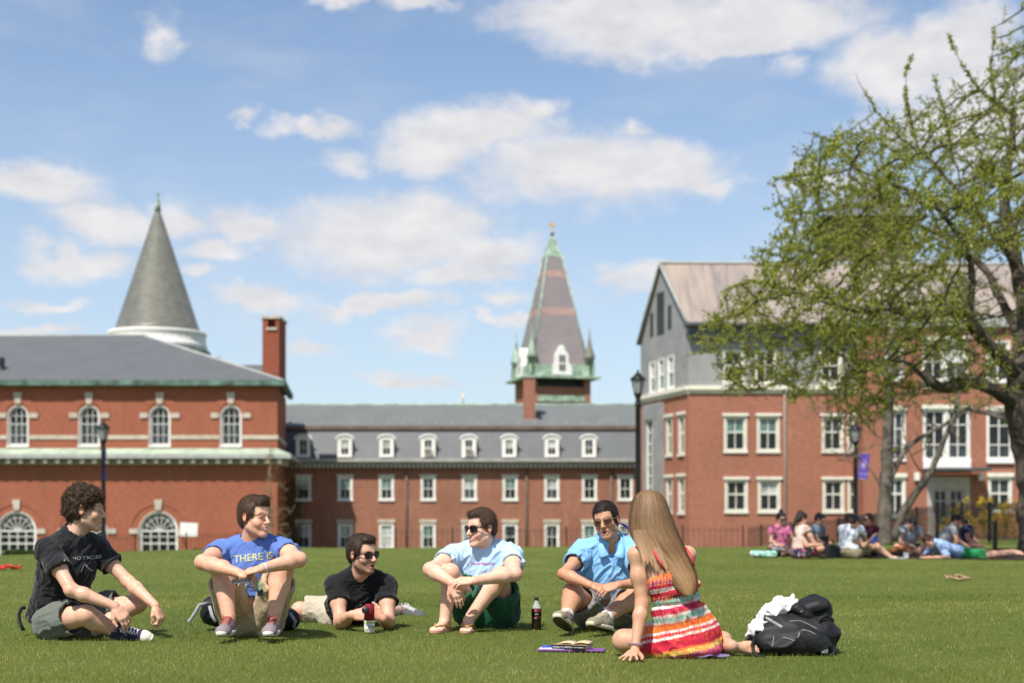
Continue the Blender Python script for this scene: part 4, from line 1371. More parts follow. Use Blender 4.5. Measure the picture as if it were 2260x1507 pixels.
def surface_nets(D_, lo, h):
    S = D_ < 0
    nx, ny, nz = S.shape
    cnt = np.zeros((nx - 1, ny - 1, nz - 1), np.int8)
    for a in (0, 1):
        for b_ in (0, 1):
            for c in (0, 1):
                cnt += S[a:nx - 1 + a, b_:ny - 1 + b_, c:nz - 1 + c]
    act = (cnt > 0) & (cnt < 8)
    I, J, K = np.nonzero(act)
    idx = np.full(act.shape, -1, np.int32)
    idx[I, J, K] = np.arange(len(I))
    corners = [(a, b_, c) for a in (0, 1) for b_ in (0, 1) for c in (0, 1)]
    val = np.stack([D_[I + a, J + b_, K + c] for a, b_, c in corners], 1)
    pos = np.zeros((len(I), 3), np.float32); num = np.zeros(len(I), np.float32)
    for p in range(8):
        for q in range(p + 1, 8):
            dif = [corners[q][w] - corners[p][w] for w in range(3)]
            if sum(abs(v) for v in dif) != 1: continue
            a, b_ = val[:, p], val[:, q]
            cr = (a < 0) != (b_ < 0)
            t = np.where(cr, a / (a - b_ + 1e-12), 0)
            for w in range(3):
                pos[:, w] += np.where(cr, corners[p][w] + t * dif[w], 0)
            num += cr
    pos /= num[:, None]
    V = np.stack([I, J, K], 1) + pos
    V = V * h + lo
    quads = []
    for axn in range(3):
        sl0 = [slice(1, -1)] * 3; sl1 = [slice(1, -1)] * 3
        sl0[axn] = slice(0, -1); sl1[axn] = slice(1, None)
        a, b_ = S[tuple(sl0)], S[tuple(sl1)]
        ch = np.nonzero(a != b_)
        off = [1, 1, 1]; off[axn] = 0
        e = [ch[q] + off[q] for q in range(3)]
        inside = a[ch]
        o1, o2 = [(1, 2), (2, 0), (0, 1)][axn]

        def cell(d1, d2):
            c = list(e)
            c[o1] = c[o1] - d1; c[o2] = c[o2] - d2
            return idx[c[0], c[1], c[2]]
        q = np.stack([cell(1, 1), cell(0, 1), cell(0, 0), cell(1, 0)], 1)
        q = np.where(inside[:, None], q, q[:, ::-1])
        quads.append(q)
    Q = np.concatenate(quads)
    Q = Q[(Q >= 0).all(1)]
    return V.astype(np.float32), Q


def vnormals(V, Q):
    a, b_, c, d = (V[Q[:, i]] for i in range(4))
    n = np.cross(c - a, d - b_)
    N = np.zeros_like(V)
    for i in range(4):
        for w in range(3):
            N[:, w] += np.bincount(Q[:, i], n[:, w], len(V))
    return N / (np.linalg.norm(N, axis=1, keepdims=True) + 1e-9)


def relax(V, Q, it=2, f=0.5):
    for _ in range(it):
        A = np.zeros_like(V); cN = np.zeros(len(V), np.float32)
        for i in range(4):
            j = (i + 1) % 4
            for w in range(3):
                A[:, w] += np.bincount(Q[:, i], V[Q[:, j], w], len(V)) + np.bincount(Q[:, j], V[Q[:, i], w], len(V))
            cN += np.bincount(Q[:, i], minlength=len(V)) + np.bincount(Q[:, j], minlength=len(V))
        V = V + f * (A / np.maximum(cN, 1)[:, None] - V)
    return V.astype(np.float32)


# ------------------------------------------------------------------ skin, hair, cloth materials
m_, t, b = new_mat('skin')
va = t.node('ShaderNodeVertexColor', out=0, props={'layer_name': 'tint'})
geo = t.node('ShaderNodeNewGeometry', out=0)
mott = t.ramp(t.noise(geo, 45.0, 4.0, .6), [(.3, (0.93, 0.82, 0.78)), (.7, (1.06, 1.06, 1.06))])
t.l.new(t.mix(1.0, va, mott, 'MULTIPLY'), b.inputs['Base Color'])
b.inputs['Roughness'].default_value = 0.52
b.inputs['Specular IOR Level'].default_value = 0.4
b.inputs['Subsurface Weight'].default_value = 0.12
b.inputs['Subsurface Radius'].default_value = (0.012, 0.005, 0.003)
b.inputs['Subsurface Scale'].default_value = 1.0
t.l.new(t.node('ShaderNodeBump', Strength=.25, Distance=.002, Height=t.noise(geo, 200.0, 4.0, .7)), b.inputs['Normal'])
M['skin'] = m_


def tint_mat(name, rough=.6, spec=.3, bump=.2, bscale=300.0, sheen=0.0):
    m_, t, b = new_mat(name)
    va = t.node('ShaderNodeVertexColor', out=0, props={'layer_name': 'tint'})
    geo = t.node('ShaderNodeNewGeometry', out=0)
    v = t.ramp(t.noise(geo, 60.0, 4.0, .65), [(.3, (.88, .88, .88)), (.7, (1.06, 1.06, 1.06))])
    t.l.new(t.mix(1.0, va, v, 'MULTIPLY'), b.inputs['Base Color'])
    b.inputs['Roughness'].default_value = rough
    b.inputs['Specular IOR Level'].default_value = spec
    b.inputs['Sheen Weight'].default_value = sheen
    if bump:
        t.l.new(t.node('ShaderNodeBump', Strength=bump, Distance=.003, Height=t.noise(geo, bscale, 3.0, .7)), b.inputs['Normal'])
    return m_


M['cloth'] = tint_mat('cotton', .85, .15, .3, 350.0, .15)
_nt = NT(M['cloth'].node_tree)
_g = _nt.node('ShaderNodeNewGeometry', out=0)
_n = _nt.node('ShaderNodeTexNoise', Vector=_nt.v('MULTIPLY', _g, (1.0, 1.0, .6)), Scale=9.0, Detail=2.0, Roughness=.5, Distortion=1.0)
_r = _nt.m('POWER', _nt.m('SUBTRACT', 1.0, _nt.m('ABSOLUTE', _nt.m('MULTIPLY', _nt.m('SUBTRACT', _n, .5), 5.0)), clamp=True), 2.0)
_fine = [n for n in _nt.n if n.type == 'BUMP'][0]
_b = _nt.node('ShaderNodeBump', Strength=.22, Distance=.012, Height=_r)
_nt.l.new(_b, _fine.inputs['Normal'])
M['hair'] = tint_mat('hair', .55, .28, 0)
M['shoe'] = tint_mat('shoe_canvas', .8, .2, .4, 250.0)


def frame3(fwd, up):
    """3x3 with columns x (right), y (forward), z (up)"""
    y = Vector(fwd).normalized()
    z = Vector(up); z = (z - y * z.dot(y)).normalized()
    x = y.cross(z)
    return Matrix((x, y, z)).transposed()


def mat4(R, loc, s=1.0):
    m4 = (R * s).to_4x4()
    m4.translation = Vector(loc)
    return m4


# ------------------------------------------------------------------ head
class Head:
    def __init__(self, loc, fwd, up, s=1.0):
        self.R = frame3(fwd, up); self.s = s; self.loc = Vector(loc)
        self.T = mat4(self.R, loc, s)

    def p(self, x, y, z): return self.T @ Vector((x, y, z))

    def local(self, V):
        R = np.array([[self.R[i][j] for j in range(3)] for i in range(3)], np.float32)
        return ((V - A3(self.loc)) @ R) / self.s

    def E(self, c, r, rot=None):
        R = self.R if rot is None else self.R @ rot
        return ell(self.p(*c), [q * self.s for q in r], R)

    def C(self, a, b_, ra, rb, n=None, sq=1.0):
        return rcone(self.p(*a), self.p(*b_), ra * self.s, rb * self.s, None if n is None else self.R @ Vector(n), sq)


def add_head(S, h, mouth='closed', jaw=1.0, nose=1.0, fem=False):
    S.u(h.E((0, -.012, .040), (.073, .095, .080)), .02)
    S.u(h.E((0, -.045, .012), (.066, .060, .062)), .02)
    S.u(h.E((0, .030, -.035), (.060 * jaw, .058, .080)), .02)
    S.u(h.E((0, .052, .030), (.056, .040, .045)), .02)
    S.u(h.C((-.045 * jaw, .005, -.062), (-.012, .072, -.100), .022, .018), .022)
    S.u(h.C((.045 * jaw, .005, -.062), (.012, .072, -.100), .022, .018), .022)
    S.u(h.E((0, .079, -.100), (.020, .016, .015)), .016)
    for s in (-1, 1):
        S.u(h.E((s * .040, .060, -.028), (.022, .022, .022)), .022)
        S.u(h.C((s * .010, .090, .022), (s * .042, .076, .023), .009, .008), .012)      # brow
    S.u(h.E((0, .078, -.062), (.028, .020, .020)), .016)                               # muzzle
    for s in (-1, 1):
        S.s(h.E((s * .031, .098, .004), (.0175, .014, .0115)), .010)                    # eye socket
        S.u(h.E((s * .031, .075, .004), (.0140, .0140, .0115)), .003)                   # lids
    S.u(h.C((0, .090, .010), (0, .112 * nose ** .3, -.026), .0075, .0115), .008)
    S.u(h.E((0, .115 * nose ** .3, -.029), (.0105, .010, .009)), .006)
    for s in (-1, 1):
        S.u(h.E((s * .0125, .101, -.031), (.008, .010, .0075)), .005)
    if mouth == 'closed':
        S.u(h.C((-.020, .092, -.060), (.020, .092, -.060), .0055, .0055), .006)
        S.u(h.C((-.016, .093, -.0695), (.016, .093, -.0695), .0068, .0068), .006)
        S.s(h.C((-.022, .104, -.0647), (.022, .104, -.0647), .0038, .0038), .003)
    elif mouth == 'smile':
        S.s(h.E((0, .104, -.063), (.024, .018, .0075)), .004)
        S.u(h.E((0, .080, -.062), (.019, .013, .0070)), .001)
        for s in (-1, 1):
            S.u(h.C((s * .001, .099, -.055), (s * .027, .086, -.054), .0045, .0040), .004)
            S.u(h.C((s * .001, .097, -.0725), (s * .026, .085, -.061), .0055, .0040), .004)
            S.u(h.E((s * .037, .070, -.040), (.017, .016, .018)), .014)
    else:   # open
        S.s(h.E((0, .104, -.066), (.017, .022, .0095)), .003)
        S.u(h.C((-.019, .093, -.0555), (.019, .093, -.0555), .0052, .0052), .005)
        S.u(h.C((-.014, .092, -.0785), (.014, .092, -.0785), .0068, .0068), .006)
        S.u(h.C((-.018, .080, -.060), (.018, .080, -.060), .005, .005), .001)           # upper teeth
    for s in (-1, 1):                                                                    # ears
        rot = Euler((0.15, 0, s * -0.35)).to_matrix()
        S.u(h.E((s * .076, -.010, -.002), (.0095, .018, .031), rot), .005)
        S.s(h.E((s * .088, -.006, .002), (.009, .0105, .018), rot), .004)


def head_tint(h, V, C, mouth='closed', brow=(.07, .04, .025), lip=(.52, .20, .17), stubble=0.0, fem=False, blush=0.0):
    L = h.local(V)
    x, y, z = L[:, 0], L[:, 1], L[:, 2]
    near = (y > .02) & (np.abs(x) < .075) & (np.abs(z + .01) < .13)
    def blend(mask, col, f):
        f = np.clip(f, 0, 1)[:, None] * mask[:, None]
        C[:] = C * (1 - f) + np.array(col, np.float32) * f
    base = C.copy()
    blend(near, base.mean(0) * np.array([1.05, .80, .78]), .5 * np.exp(-((np.abs(x) - .038) ** 2 + (z + .03) ** 2) / .0005))
    blend(near, base.mean(0) * np.array([1.05, .78, .76]), .45 * np.exp(-(x ** 2 + (z + .028) ** 2) / .00018) * (y > .095))
    ears = (np.abs(x) > .070) & (np.abs(y + .01) < .03) & (np.abs(z) < .04)
    blend(ears, base.mean(0) * np.array([1.1, .70, .66]), .7 * np.ones(len(x)))
    if stubble:
        st = np.clip((-.035 - z) / .02, 0, 1) * (y > -.02) + 0
        st = np.maximum(st, ((np.abs(x) > .052) & (z < .0) & (y > .0) & (y < .05)) * 1.0)
        st *= np.clip(1 - ((np.abs(x) < .021) & (z > -.078) & (z < -.052)), 0, 1)
        st *= (z > -.125)
        blend(np.abs(x) < .08, (.13, .08, .055), stubble * st * (0.6 + .6 * vnoise(L, .006)))
    # brows
    bz = .0265 - .35 * np.maximum(np.abs(x) - .032, 0) + .12 * (np.abs(x) - .014)
    blend(near, brow, ((np.abs(z - bz) < .0042) & (np.abs(x) > .011) & (np.abs(x) < .050) & (y > .05)) * .72)
    # lashes and eye
    ex = np.abs(x) - .031
    eye = (ex / .0125) ** 2 + ((z - .003) / .0046) ** 2
    blend(near, (.12, .07, .05), ((eye < 1.45) & (y > .06)) * .6)
    blend(near, (.34, .30, .28), ((eye < .62) & (y > .06)) * .9)
    blend(near, (.03, .02, .015), (((ex / .0060) ** 2 + ((z - .003) / .0050) ** 2 < 1) & (y > .06)) * 1.0)
    # mouth
    f = y > .068
    if mouth == 'closed':
        blend(near & f, lip, ((np.abs(x) < .024) & (np.abs(z + .0650) < .0095 - .12 * np.abs(x))) * .75)
        blend(near & f, (.12, .03, .03), ((np.abs(x) < .022) & (np.abs(z + .0647) < .0018)) * .9)
    elif mouth == 'smile':
        blend(near & f, lip, ((np.abs(x) < .030) & (np.abs(z + .063 - x * x * 6) < .0150 - .22 * np.abs(x))) * .7)
        blend(near & f, (.85, .82, .76), ((np.abs(x) < .017) & (np.abs(z + .0600 - x * x * 6) < .0055) & (y < .0985) & (y > .07)) * .8)
    else:
        blend(near & f, lip, ((x / .023) ** 2 + ((z + .067) / .017) ** 2 < 1) * .8)
        blend(near & f, (.10, .02, .02), ((x / .0155) ** 2 + ((z + .067) / .0085) ** 2 < 1) * 1.0)
        blend(near & (y > .06) & (y < .093), (.80, .77, .70), ((np.abs(x) < .013) & (np.abs(z + .0610) < .0028)) * .9)


# ------------------------------------------------------------------ hands and feet
def add_hand(S, wrist, d, n, side=1, curl=0.3, spread=0.06, thumb=0.5, s=1.0, curls=None, k=.004):
    """d: from the wrist along the hand, n: palm normal (out of the palm); side +1/-1 puts the thumb on x = side"""
    y = Vector(d).normalized()
    z = Vector(n); z = (z - y * z.dot(y)).normalized()
    x = y.cross(z) * side
    w = Vector(wrist)
    P = lambda a, b_, c: w + (x * a + y * b_ + z * c) * s
    nn = z
    S.u(rcone(w, P(0, .03, 0), .027 * s, .026 * s, nn, .72), .012)
    S.u(rcone(P(.020, .035, 0), P(.024, .082, 0), .020 * s, .018 * s, nn, .75), .012)
    S.u(rcone(P(0, .03, 0), P(0, .086, -.001), .022 * s, .019 * s, nn, .72), .010)
    S.u(rcone(P(-.020, .035, 0), P(-.024, .078, 0), .020 * s, .017 * s, nn, .72), .010)
    S.u(ell(P(.024, .045, .010), [.017 * s, .026 * s, .014 * s], Matrix((x, y, z)).transposed()), .010)
    fl = [.076, .084, .078, .062]
    fx = [.029, .0098, -.0098, -.0285]
    fy = [.084, .090, .086, .077]
    rr = [.0092, .0095, .0090, .0080]
    for i in range(4):
        c = curls[i] if curls else curl
        base = P(fx[i], fy[i], 0)
        ang = (1.5 - i) * spread
        dirv = (y * math.cos(ang) + x * math.sin(ang)).normalized()
        ax = dirv.cross(z)
        cur = dirv
        p0 = P(fx[i], fy[i] - .02, 0)
        S.u(rcone(p0, base, .0105 * s, rr[i] * 1.1 * s), k)
        p = base
        for j, (fr, am) in enumerate(((.46, 55), (.30, 75), (.24, 45))):
            rot = Matrix.Rotation(math.radians(am * c), 3, ax)
            cur = rot @ cur
            if cur.dot(z) < -0.5: pass
            q = p + cur * (fl[i] * fr * s)
            S.u(rcone(p, q, rr[i] * (1 - .06 * j) * s, rr[i] * (.93 - .07 * j) * s), k * (.8 if j else 1))
            p = q
    # thumb leaves the side of the palm near its base
    a0 = P(.024, .022, .008)
    a1 = P(.042 + .010 * (1 - thumb), .052, .012 + .012 * thumb)
    a2 = P(.050 + .016 * (1 - thumb) - .016 * thumb, .080, .018 + .022 * thumb)
    a3 = P(.048 + .022 * (1 - thumb) - .034 * thumb, .104, .020 + .026 * thumb)
    S.u(rcone(a0, a1, .015 * s, .012 * s), .010)
    S.u(rcone(a1, a2, .0115 * s, .0105 * s), .004)
    S.u(rcone(a2, a3, .0105 * s, .0085 * s), .003)


def add_foot(S, ankle, fwd, up=(0, 0, 1), s=1.0, side=1):
    """bare foot; the sole lies .07 below the ankle"""
    R = frame3(fwd, up)
    P = lambda a, b_, c: Vector(ankle) + R @ Vector((a * side, b_, c)) * s
    S.u(ell(P(0, -.025, -.038), [.031 * s, .036 * s, .032 * s], R), .02)
    S.u(rcone(P(0, -.01, -.01), P(.004, .085, -.045), .033 * s, .024 * s), .02)
    S.u(rcone(P(0, -.02, -.05), P(-.026, .10, -.056), .024 * s, .015 * s), .015)
    S.u(rcone(P(.012, .04, -.048), P(.022, .125, -.052), .024 * s, .019 * s), .015)
    S.u(rcone(P(.0, .06, -.048), P(-.008, .122, -.054), .022 * s, .016 * s), .015)
    tx = [(.026, .130, .186, .0135), (.007, .132, .182, .0095), (-.009, .128, .172, .009), (-.023, .120, .160, .0088), (-.036, .108, .145, .0085)]
    for (a, y0, y1, r) in tx:
        S.u(rcone(P(a, y0 - .02, -.052), P(a * .98, (y0 + y1) / 2, -.050), r * 1.05 * s, r * s), .004)
        S.u(rcone(P(a * .98, (y0 + y1) / 2, -.050), P(a * .95, y1 - r, -.058), r * s, r * .92 * s), .003)


def thin_out(me, ratio):
    """fewer faces where the surface is smooth"""
    o = bpy.data.objects.new('t', me); COL.objects.link(o)
    md = o.modifiers.new('d', 'DECIMATE'); md.ratio = ratio
    dg = bpy.context.evaluated_depsgraph_get()
    me2 = bpy.data.meshes.new_from_object(o.evaluated_get(dg), preserve_all_data_layers=True, depsgraph=dg)
    bpy.data.objects.remove(o); bpy.data.meshes.remove(me)
    return me2


def sdf_object(name, S, m_, parent, col, disp=None, tint=None, it=1, dec=.42):
    V, Q = S.mesh()
    if it: V = relax(V, Q, it, .5)
    if disp is not None:
        N = vnormals(V, Q)
        Nr = vnormals(relax(V, Q, 5, .5), Q)
        wgt = np.clip(((N * Nr).sum(1) - .90) / .08, 0, 1)
        V = V + N * (disp(V, N) * wgt)[:, None]
    C = np.tile(np.array(col, np.float32), (len(V), 1))
    if tint is not None:
        tint(V, C)
    V = V.astype(np.float32)
    me = fast_mesh(name, V, Q, smooth=True, colors=np.clip(C, 0, 1))
    if dec and len(Q) > 8000:
        me = thin_out(me, dec)
        me.name = name
    return link(name, me, parent, m_)


def folds(axis, amp=.006, across=.035, along=.16, seed=0, amp2=.003):
    """cloth folds that run along an axis"""
    a = np.array(Vector(axis).normalized(), np.float32)
    o1 = Vector(a).orthogonal().normalized(); o2 = Vector(a).cross(o1)
    B = np.array([a, o1, o2], np.float32)

    def fn(V, N):
        L = V @ B.T
        n1 = vnoise(L + .03 * vnoise(V, .10, seed + 5)[:, None], (along, across, across), seed)
        n2 = vnoise(L, (along * .45, across * .5, across * .5), seed + 1)
        n3 = vnoise(V, .09, seed + 2)
        r1 = (1 - np.abs(2 * n1 - 1)) ** 2.5 * 1.5
        r2 = (1 - np.abs(2 * n2 - 1)) ** 2.5 * 1.2
        return (amp * r1 + amp2 * r2) * (.25 + 1.3 * n3) - amp * .5
    return fn

# ------------------------------------------------------------------ people
def lerp(a, b_, t): return Vector(a) * (1 - t) + Vector(b_) * t


def torso_axes(J):
    up = (J['neck'] - J['pelvis']).normalized()
    side = (J['shL'] - J['shR']); side = (side - up * side.dot(up)).normalized()
    fwd = side.cross(up)
    if fwd.dot(J['fwd']) < 0: fwd = -fwd
    return up, side, fwd


def torso(S, J, w=1.0, infl=0.0, k=.03, belly=1.0, hem=None, pelvis=True):
    up, side, fwd = torso_axes(J)
    R = Matrix((side, fwd, up)).transposed()
    P, C = J['pelvis'], J['chest']
    hs = J.get('hside', side)
    hs = (hs - up * hs.dot(up)).normalized()
    Rp = Matrix((hs, hs.cross(up) * (1 if hs.cross(up).dot(fwd) > 0 else -1), up)).transposed()
    if pelvis:
        S.u(ell(P, [.160 * w, .115, .105], Rp, infl), k)
    S.u(rcone(lerp(P, C, .05), lerp(P, C, .9), .140 * w * belly, .150 * w, fwd, .68, infl), k)
    S.u(ell(lerp(P, C, .4) + fwd * .02, [.135 * w * belly, .11 * belly, .14], R, infl), k)
    S.u(ell(C, [.165 * w, .115, .15], R, infl), k)
    S.u(ell(lerp(C, J['neck'], .45) + fwd * -.01, [.155 * w, .095, .10], R, infl), k)
    for s in ('shR', 'shL'):
        S.u(rcone(J['neck'] - up * .015, lerp(J['neck'], J[s], .95), .050, .050 * w, None, 1, infl), .035)


def arm(S, sh, el, wr, w=1.0, infl=0.0, k=.02):
    S.u(ell(sh, [.052 * w] * 3, None, infl), .025)
    S.u(rcone(sh, el, .050 * w, .042 * w, None, 1, infl), .03)
    S.u(ell(lerp(sh, el, .45), [.053 * w] * 3, None, infl), .03)
    S.u(ell(el, [.042 * w] * 3, None, infl), .012)
    m = lerp(el, wr, .28)
    S.u(rcone(el, m, .041 * w, .0455 * w, None, 1, infl), k)
    S.u(rcone(m, wr, .0455 * w, .027 * w, None, 1, infl), k)


def leg(S, hip, kn, an, w=1.0, infl=0.0, k=.025):
    S.u(rcone(hip, kn, .090 * w, .060 * w, None, 1, infl), .03)
    S.u(ell(kn, [.058 * w] * 3, None, infl), .015)
    shin = (an - kn).normalized()
    back = (hip - kn); back = (back - shin * back.dot(shin))
    back = back.normalized() if back.length > .02 else Vector((0, 1, 0))
    c = lerp(kn, an, .30) + back * .016
    S.u(rcone(kn + back * .004, c, .052 * w, .058 * w, None, 1, infl), k)
    S.u(rcone(c, an, .058 * w, .034 * w, None, 1, infl), k)
    S.u(rcone(kn - back * .006, an - back * .004, .045 * w, .030 * w, None, 1, infl), k)


def skin_tint(J, col, heads, prints=()):
    col = np.array(col, np.float32)

    def fn(V, C):
        def spot(p, r, c, f):
            d2 = ((V - A3(p)) ** 2).sum(1)
            w_ = (f * np.exp(-d2 / (r * r)))[:, None]
            C[:] = C * (1 - w_) + col * np.array(c, np.float32) * w_
        for kx in ('elR', 'elL', 'knR', 'knL'):
            if kx in J: spot(J[kx], .05, (1.08, .74, .68), .55)
        for kx in ('wrR', 'wrL'):
            if kx in J: spot(J[kx], .12, (1.05, .84, .80), .5)
        n = (vnoise(V, .07, 3) * .6 + vnoise(V, .02, 5) * .4)[:, None]
        C[:] = C * (1 - .34 * (n - .4) * np.array([.35, 1.0, 1.1]))
        for h, kw in heads:
            head_tint(h, V, C, **kw)
    return fn


def sleeve_cut(S, a, b_, r, t=.006, depth=.05, infl=0):
    """open cuff: a hollow that starts inside and runs out past the hem"""
    d = (Vector(b_) - Vector(a)).normalized()
    S.s(rcone(Vector(b_) - d * depth, Vector(b_) + d * .09, r - t, r - t), .004)


def flat_end(S, a, b_, r):
    """cuts the round end of a limb capsule square at b"""
    d = (Vector(b_) - Vector(a)).normalized()
    R = frame3(d, d.orthogonal())
    S.s(rbox(Vector(b_) + d * .10, [r * 1.6, .10, r * 1.6], R, .002), .004)


def tee(name, J, par, col, w=1.0, infl=.016, frac=.5, hemz=None, belly=1.0, seed=0, amp=.006, sl_r=.068, neck_r=.064, neckdrop=.0, neckfwd=.03, cut_low=None,
        tint=None, sleeves=('R', 'L'), h=.0050, extra=None):
    S = SDF(h)
    up, side, fwd = torso_axes(J)
    torso(S, J, w, infl, .035, belly, pelvis=False)
    if cut_low is None: cut_low = (J['pelvis'] - up * .03, -up)
    cuffs = []
    for s in sleeves:
        sh, el = J['sh' + s], J['el' + s]
        e = lerp(sh, el, frac)
        S.u(ell(sh, [.048 * w] * 3, None, infl), .03)
        S.u(rcone(sh, e, .050 * w + infl * .6, sl_r, None, 1, 0), .03)
        cuffs.append((sh, e))
    for sh, e in cuffs:
        flat_end(S, sh, e, sl_r)
        sleeve_cut(S, sh, e, sl_r, .011, .045)
    if extra: extra(S)
    nb = J['neck']
    S.s(rcone(nb + up * .012 + fwd * neckfwd * .3 - up * neckdrop, nb + up * .14 + fwd * neckfwd, neck_r, neck_r * 1.2), .008)
    if cut_low is not None:
        p, n_ = cut_low
        n_ = Vector(n_).normalized()
        S.s(rbox(Vector(p) + n_ * .2, [.4, .2, .4], frame3(n_, n_.orthogonal()), .001), .004)
    f1 = folds(up * .8 + side * .6, amp, .045, .20, seed, amp * .5)
    f2 = folds(side, amp * .9, .035, .18, seed + 9, amp * .45)

    def disp(V, N):
        q = ((V - A3(J['pelvis'])) @ A3(up)) / max(1e-3, (J['neck'] - J['pelvis']).length)
        wt_ = np.clip(1.1 - q * 1.6, 0, 1)
        return f1(V, N) * (1 - wt_) + f2(V, N) * wt_
    ob = sdf_object(name, S, M['cloth'], par, col, disp, tint, 3, .5)
    return ob


def shorts(name, J, par, col, fr=(.7, .7), r=(.105, .100), infl=.014, seed=0, amp=.006, w=1.0, top=None, tint=None, h=.0055, hollow=.07, lap=.06):
    S = SDF(h)
    up, side, fwd = torso_axes(J)
    hs = J.get('hside', side); hs = (hs - up * hs.dot(up)).normalized()
    Rp = Matrix((hs, hs.cross(up), up)).transposed()
    S.u(ell(J['pelvis'], [.165 * w, .120, .100], Rp, infl), .03)
    S.u(ell(J['pelvis'] + fwd * lap + up * .025, [.120 * w, .085, .080], Rp, infl), .04)
    cuffs = []
    for i, s in enumerate(('R', 'L')):
        hip, kn = J['hip' + s], J['kn' + s]
        e = lerp(hip, kn, fr[i])
        S.u(rcone(hip, e, r[0], r[1]), .03)
        cuffs.append((hip, e, r[1]))
    for hip, e, rr_ in cuffs:
        flat_end(S, hip, e, rr_)
        sleeve_cut(S, hip, e, rr_, .012, hollow)
    fa = folds((J['knR'] - J['hipR']).normalized(), amp, .05, .12, seed, amp * .5)
    return sdf_object(name, S, M['cloth'], par, col, fa, tint, 3, .45)


# ---- hair
def hair_cap(h, fringe=.066, grow=0.0, back=-.07, top=0.0, quiff=0.0, temple=.052):
    S = SDF(.0045)
    g = grow
    S.u(h.E((0, -.014, .046 + top * .4), (.0785 + g, .101 + g, .083 + top)), .015)
    S.u(h.E((0, -.050, .006), (.0715 + g, .064 + g, .085)), .015)
    if quiff: S.u(h.E((0, .052, .100), (.050, .036, .018 + quiff)), .02)
    s = h.s
    S.s(rbox(h.p(0, temple + .075, fringe - .125), [.13 * s, .075 * s, .125 * s], h.R, .01), .008)
    S.s(rbox(h.p(0, .072, -.105), [.13 * s, .062 * s, .105 * s], h.R, .004), .006)
    for q in (-1, 1):
        S.s(h.E((q * .088, -.010, -.006), (.026, .021, .036)), .006)
    S.s(rbox(h.p(0, -.05, back - .07), [.13 * s, .14 * s, .07 * s], h.R, .01), .010)
    return S


def ribbons(paths, widths, cols, name, m_, parent, Nrm=None):
    """paths: n x k x 3"""
    paths = np.asarray(paths, np.float32)
    n, k, _ = paths.shape
    d = np.zeros_like(paths)
    d[:, :-1] = paths[:, 1:] - paths[:, :-1]; d[:, -1] = d[:, -2]
    d /= np.linalg.norm(d, axis=2, keepdims=True) + 1e-9
    if Nrm is None: Nrm = RNG.normal(size=(n, 3))
    Nrm = np.broadcast_to(Nrm[:, None, :], paths.shape)
    sd_ = np.cross(d, Nrm); sd_ /= np.linalg.norm(sd_, axis=2, keepdims=True) + 1e-9
    tw = np.linspace(1, 0, k) ** .6 * .85 + .15
    off = sd_ * (np.asarray(widths)[:, None] * tw[None])[..., None]
    V = np.stack([paths - off, paths + off], 2).reshape(-1, 3)
    base = (np.arange(n) * k * 2)[:, None] + (np.arange(k - 1) * 2)[None]
    base = base.reshape(-1)
    Q = np.stack([base, base + 1, base + 3, base + 2], 1)
    C = np.repeat(np.asarray(cols, np.float32), k * 2, 0)
    return V, Q, C


def short_hair(h, par, col, comb, length=.028, n=4600, width=.0009, lift=.34, disp=.003, seed=1, **kw):
    rng = np.random.default_rng(seed)
    S = hair_cap(h, **kw)
    V, Q = S.mesh()
    V = relax(V, Q, 1)
    N = vnormals(V, Q)
    V = V + N * ((vnoise(V, .018, seed) - .5) * disp * 2 + (vnoise(V, .007, seed + 3) - .5) * disp)[:, None]
    col = np.array(col, np.float32)
    C0 = col * (.65 + .35 * vnoise(V, .008, seed))[:, None]
    i = rng.integers(0, len(V), n)
    P, NN = V[i], N[i]
    L = h.local(P)
    R = np.array([[h.R[a][b_] for b_ in range(3)] for a in range(3)], np.float32)
    D_ = comb(L) @ R.T
    D_ = D_ + rng.normal(size=D_.shape) * .22
    D_ = D_ - NN * (D_ * NN).sum(1, keepdims=True)
    D_ /= np.linalg.norm(D_, axis=1, keepdims=True) + 1e-9
    ln = (length * (.6 + .8 * rng.random(n)))[:, None]
    p0 = P - NN * .003
    p1 = P + D_ * ln * .45 + NN * ln * lift * .5
    p2 = P + D_ * ln + NN * ln * lift * .25 * rng.random(n)[:, None]
    paths = np.stack([p0, p1, p2], 1)
    cols = col * (.55 + 1.15 * rng.random(n) ** 1.6)[:, None]
    V2, Q2, C2 = ribbons(paths, width * (.7 + .6 * rng.random(n)), cols, 'x', None, None, NN)
    VV = np.concatenate([V, V2]); QQ = np.concatenate([Q, Q2 + len(V)]); CC = np.concatenate([C0, C2])
    return link('hair', fast_mesh('hair', VV, QQ, smooth=True, colors=np.clip(CC, 0, 1)), par, M['hair'])


def comb_forward(L):
    d = np.zeros_like(L)
    d[:, 1] = .9; d[:, 0] = .5 * np.sign(L[:, 0]) * (np.abs(L[:, 0]) > .045) * 0 + .25
    side = np.clip((np.abs(L[:, 0]) - .045) / .03, 0, 1)
    bk = np.clip((-L[:, 1] - .03) / .05, 0, 1)
    d[:, 2] = -.9 * np.maximum(side, bk)
    d[:, 1] = .9 * (1 - bk) * (1 - side * .9) + .0
    return d


def comb_side(sgn):
    def fn(L):
        d = comb_forward(L)
        top = np.clip((L[:, 2] - .06) / .04, 0, 1)
        d[:, 0] += sgn * .8 * top
        return d
    return fn


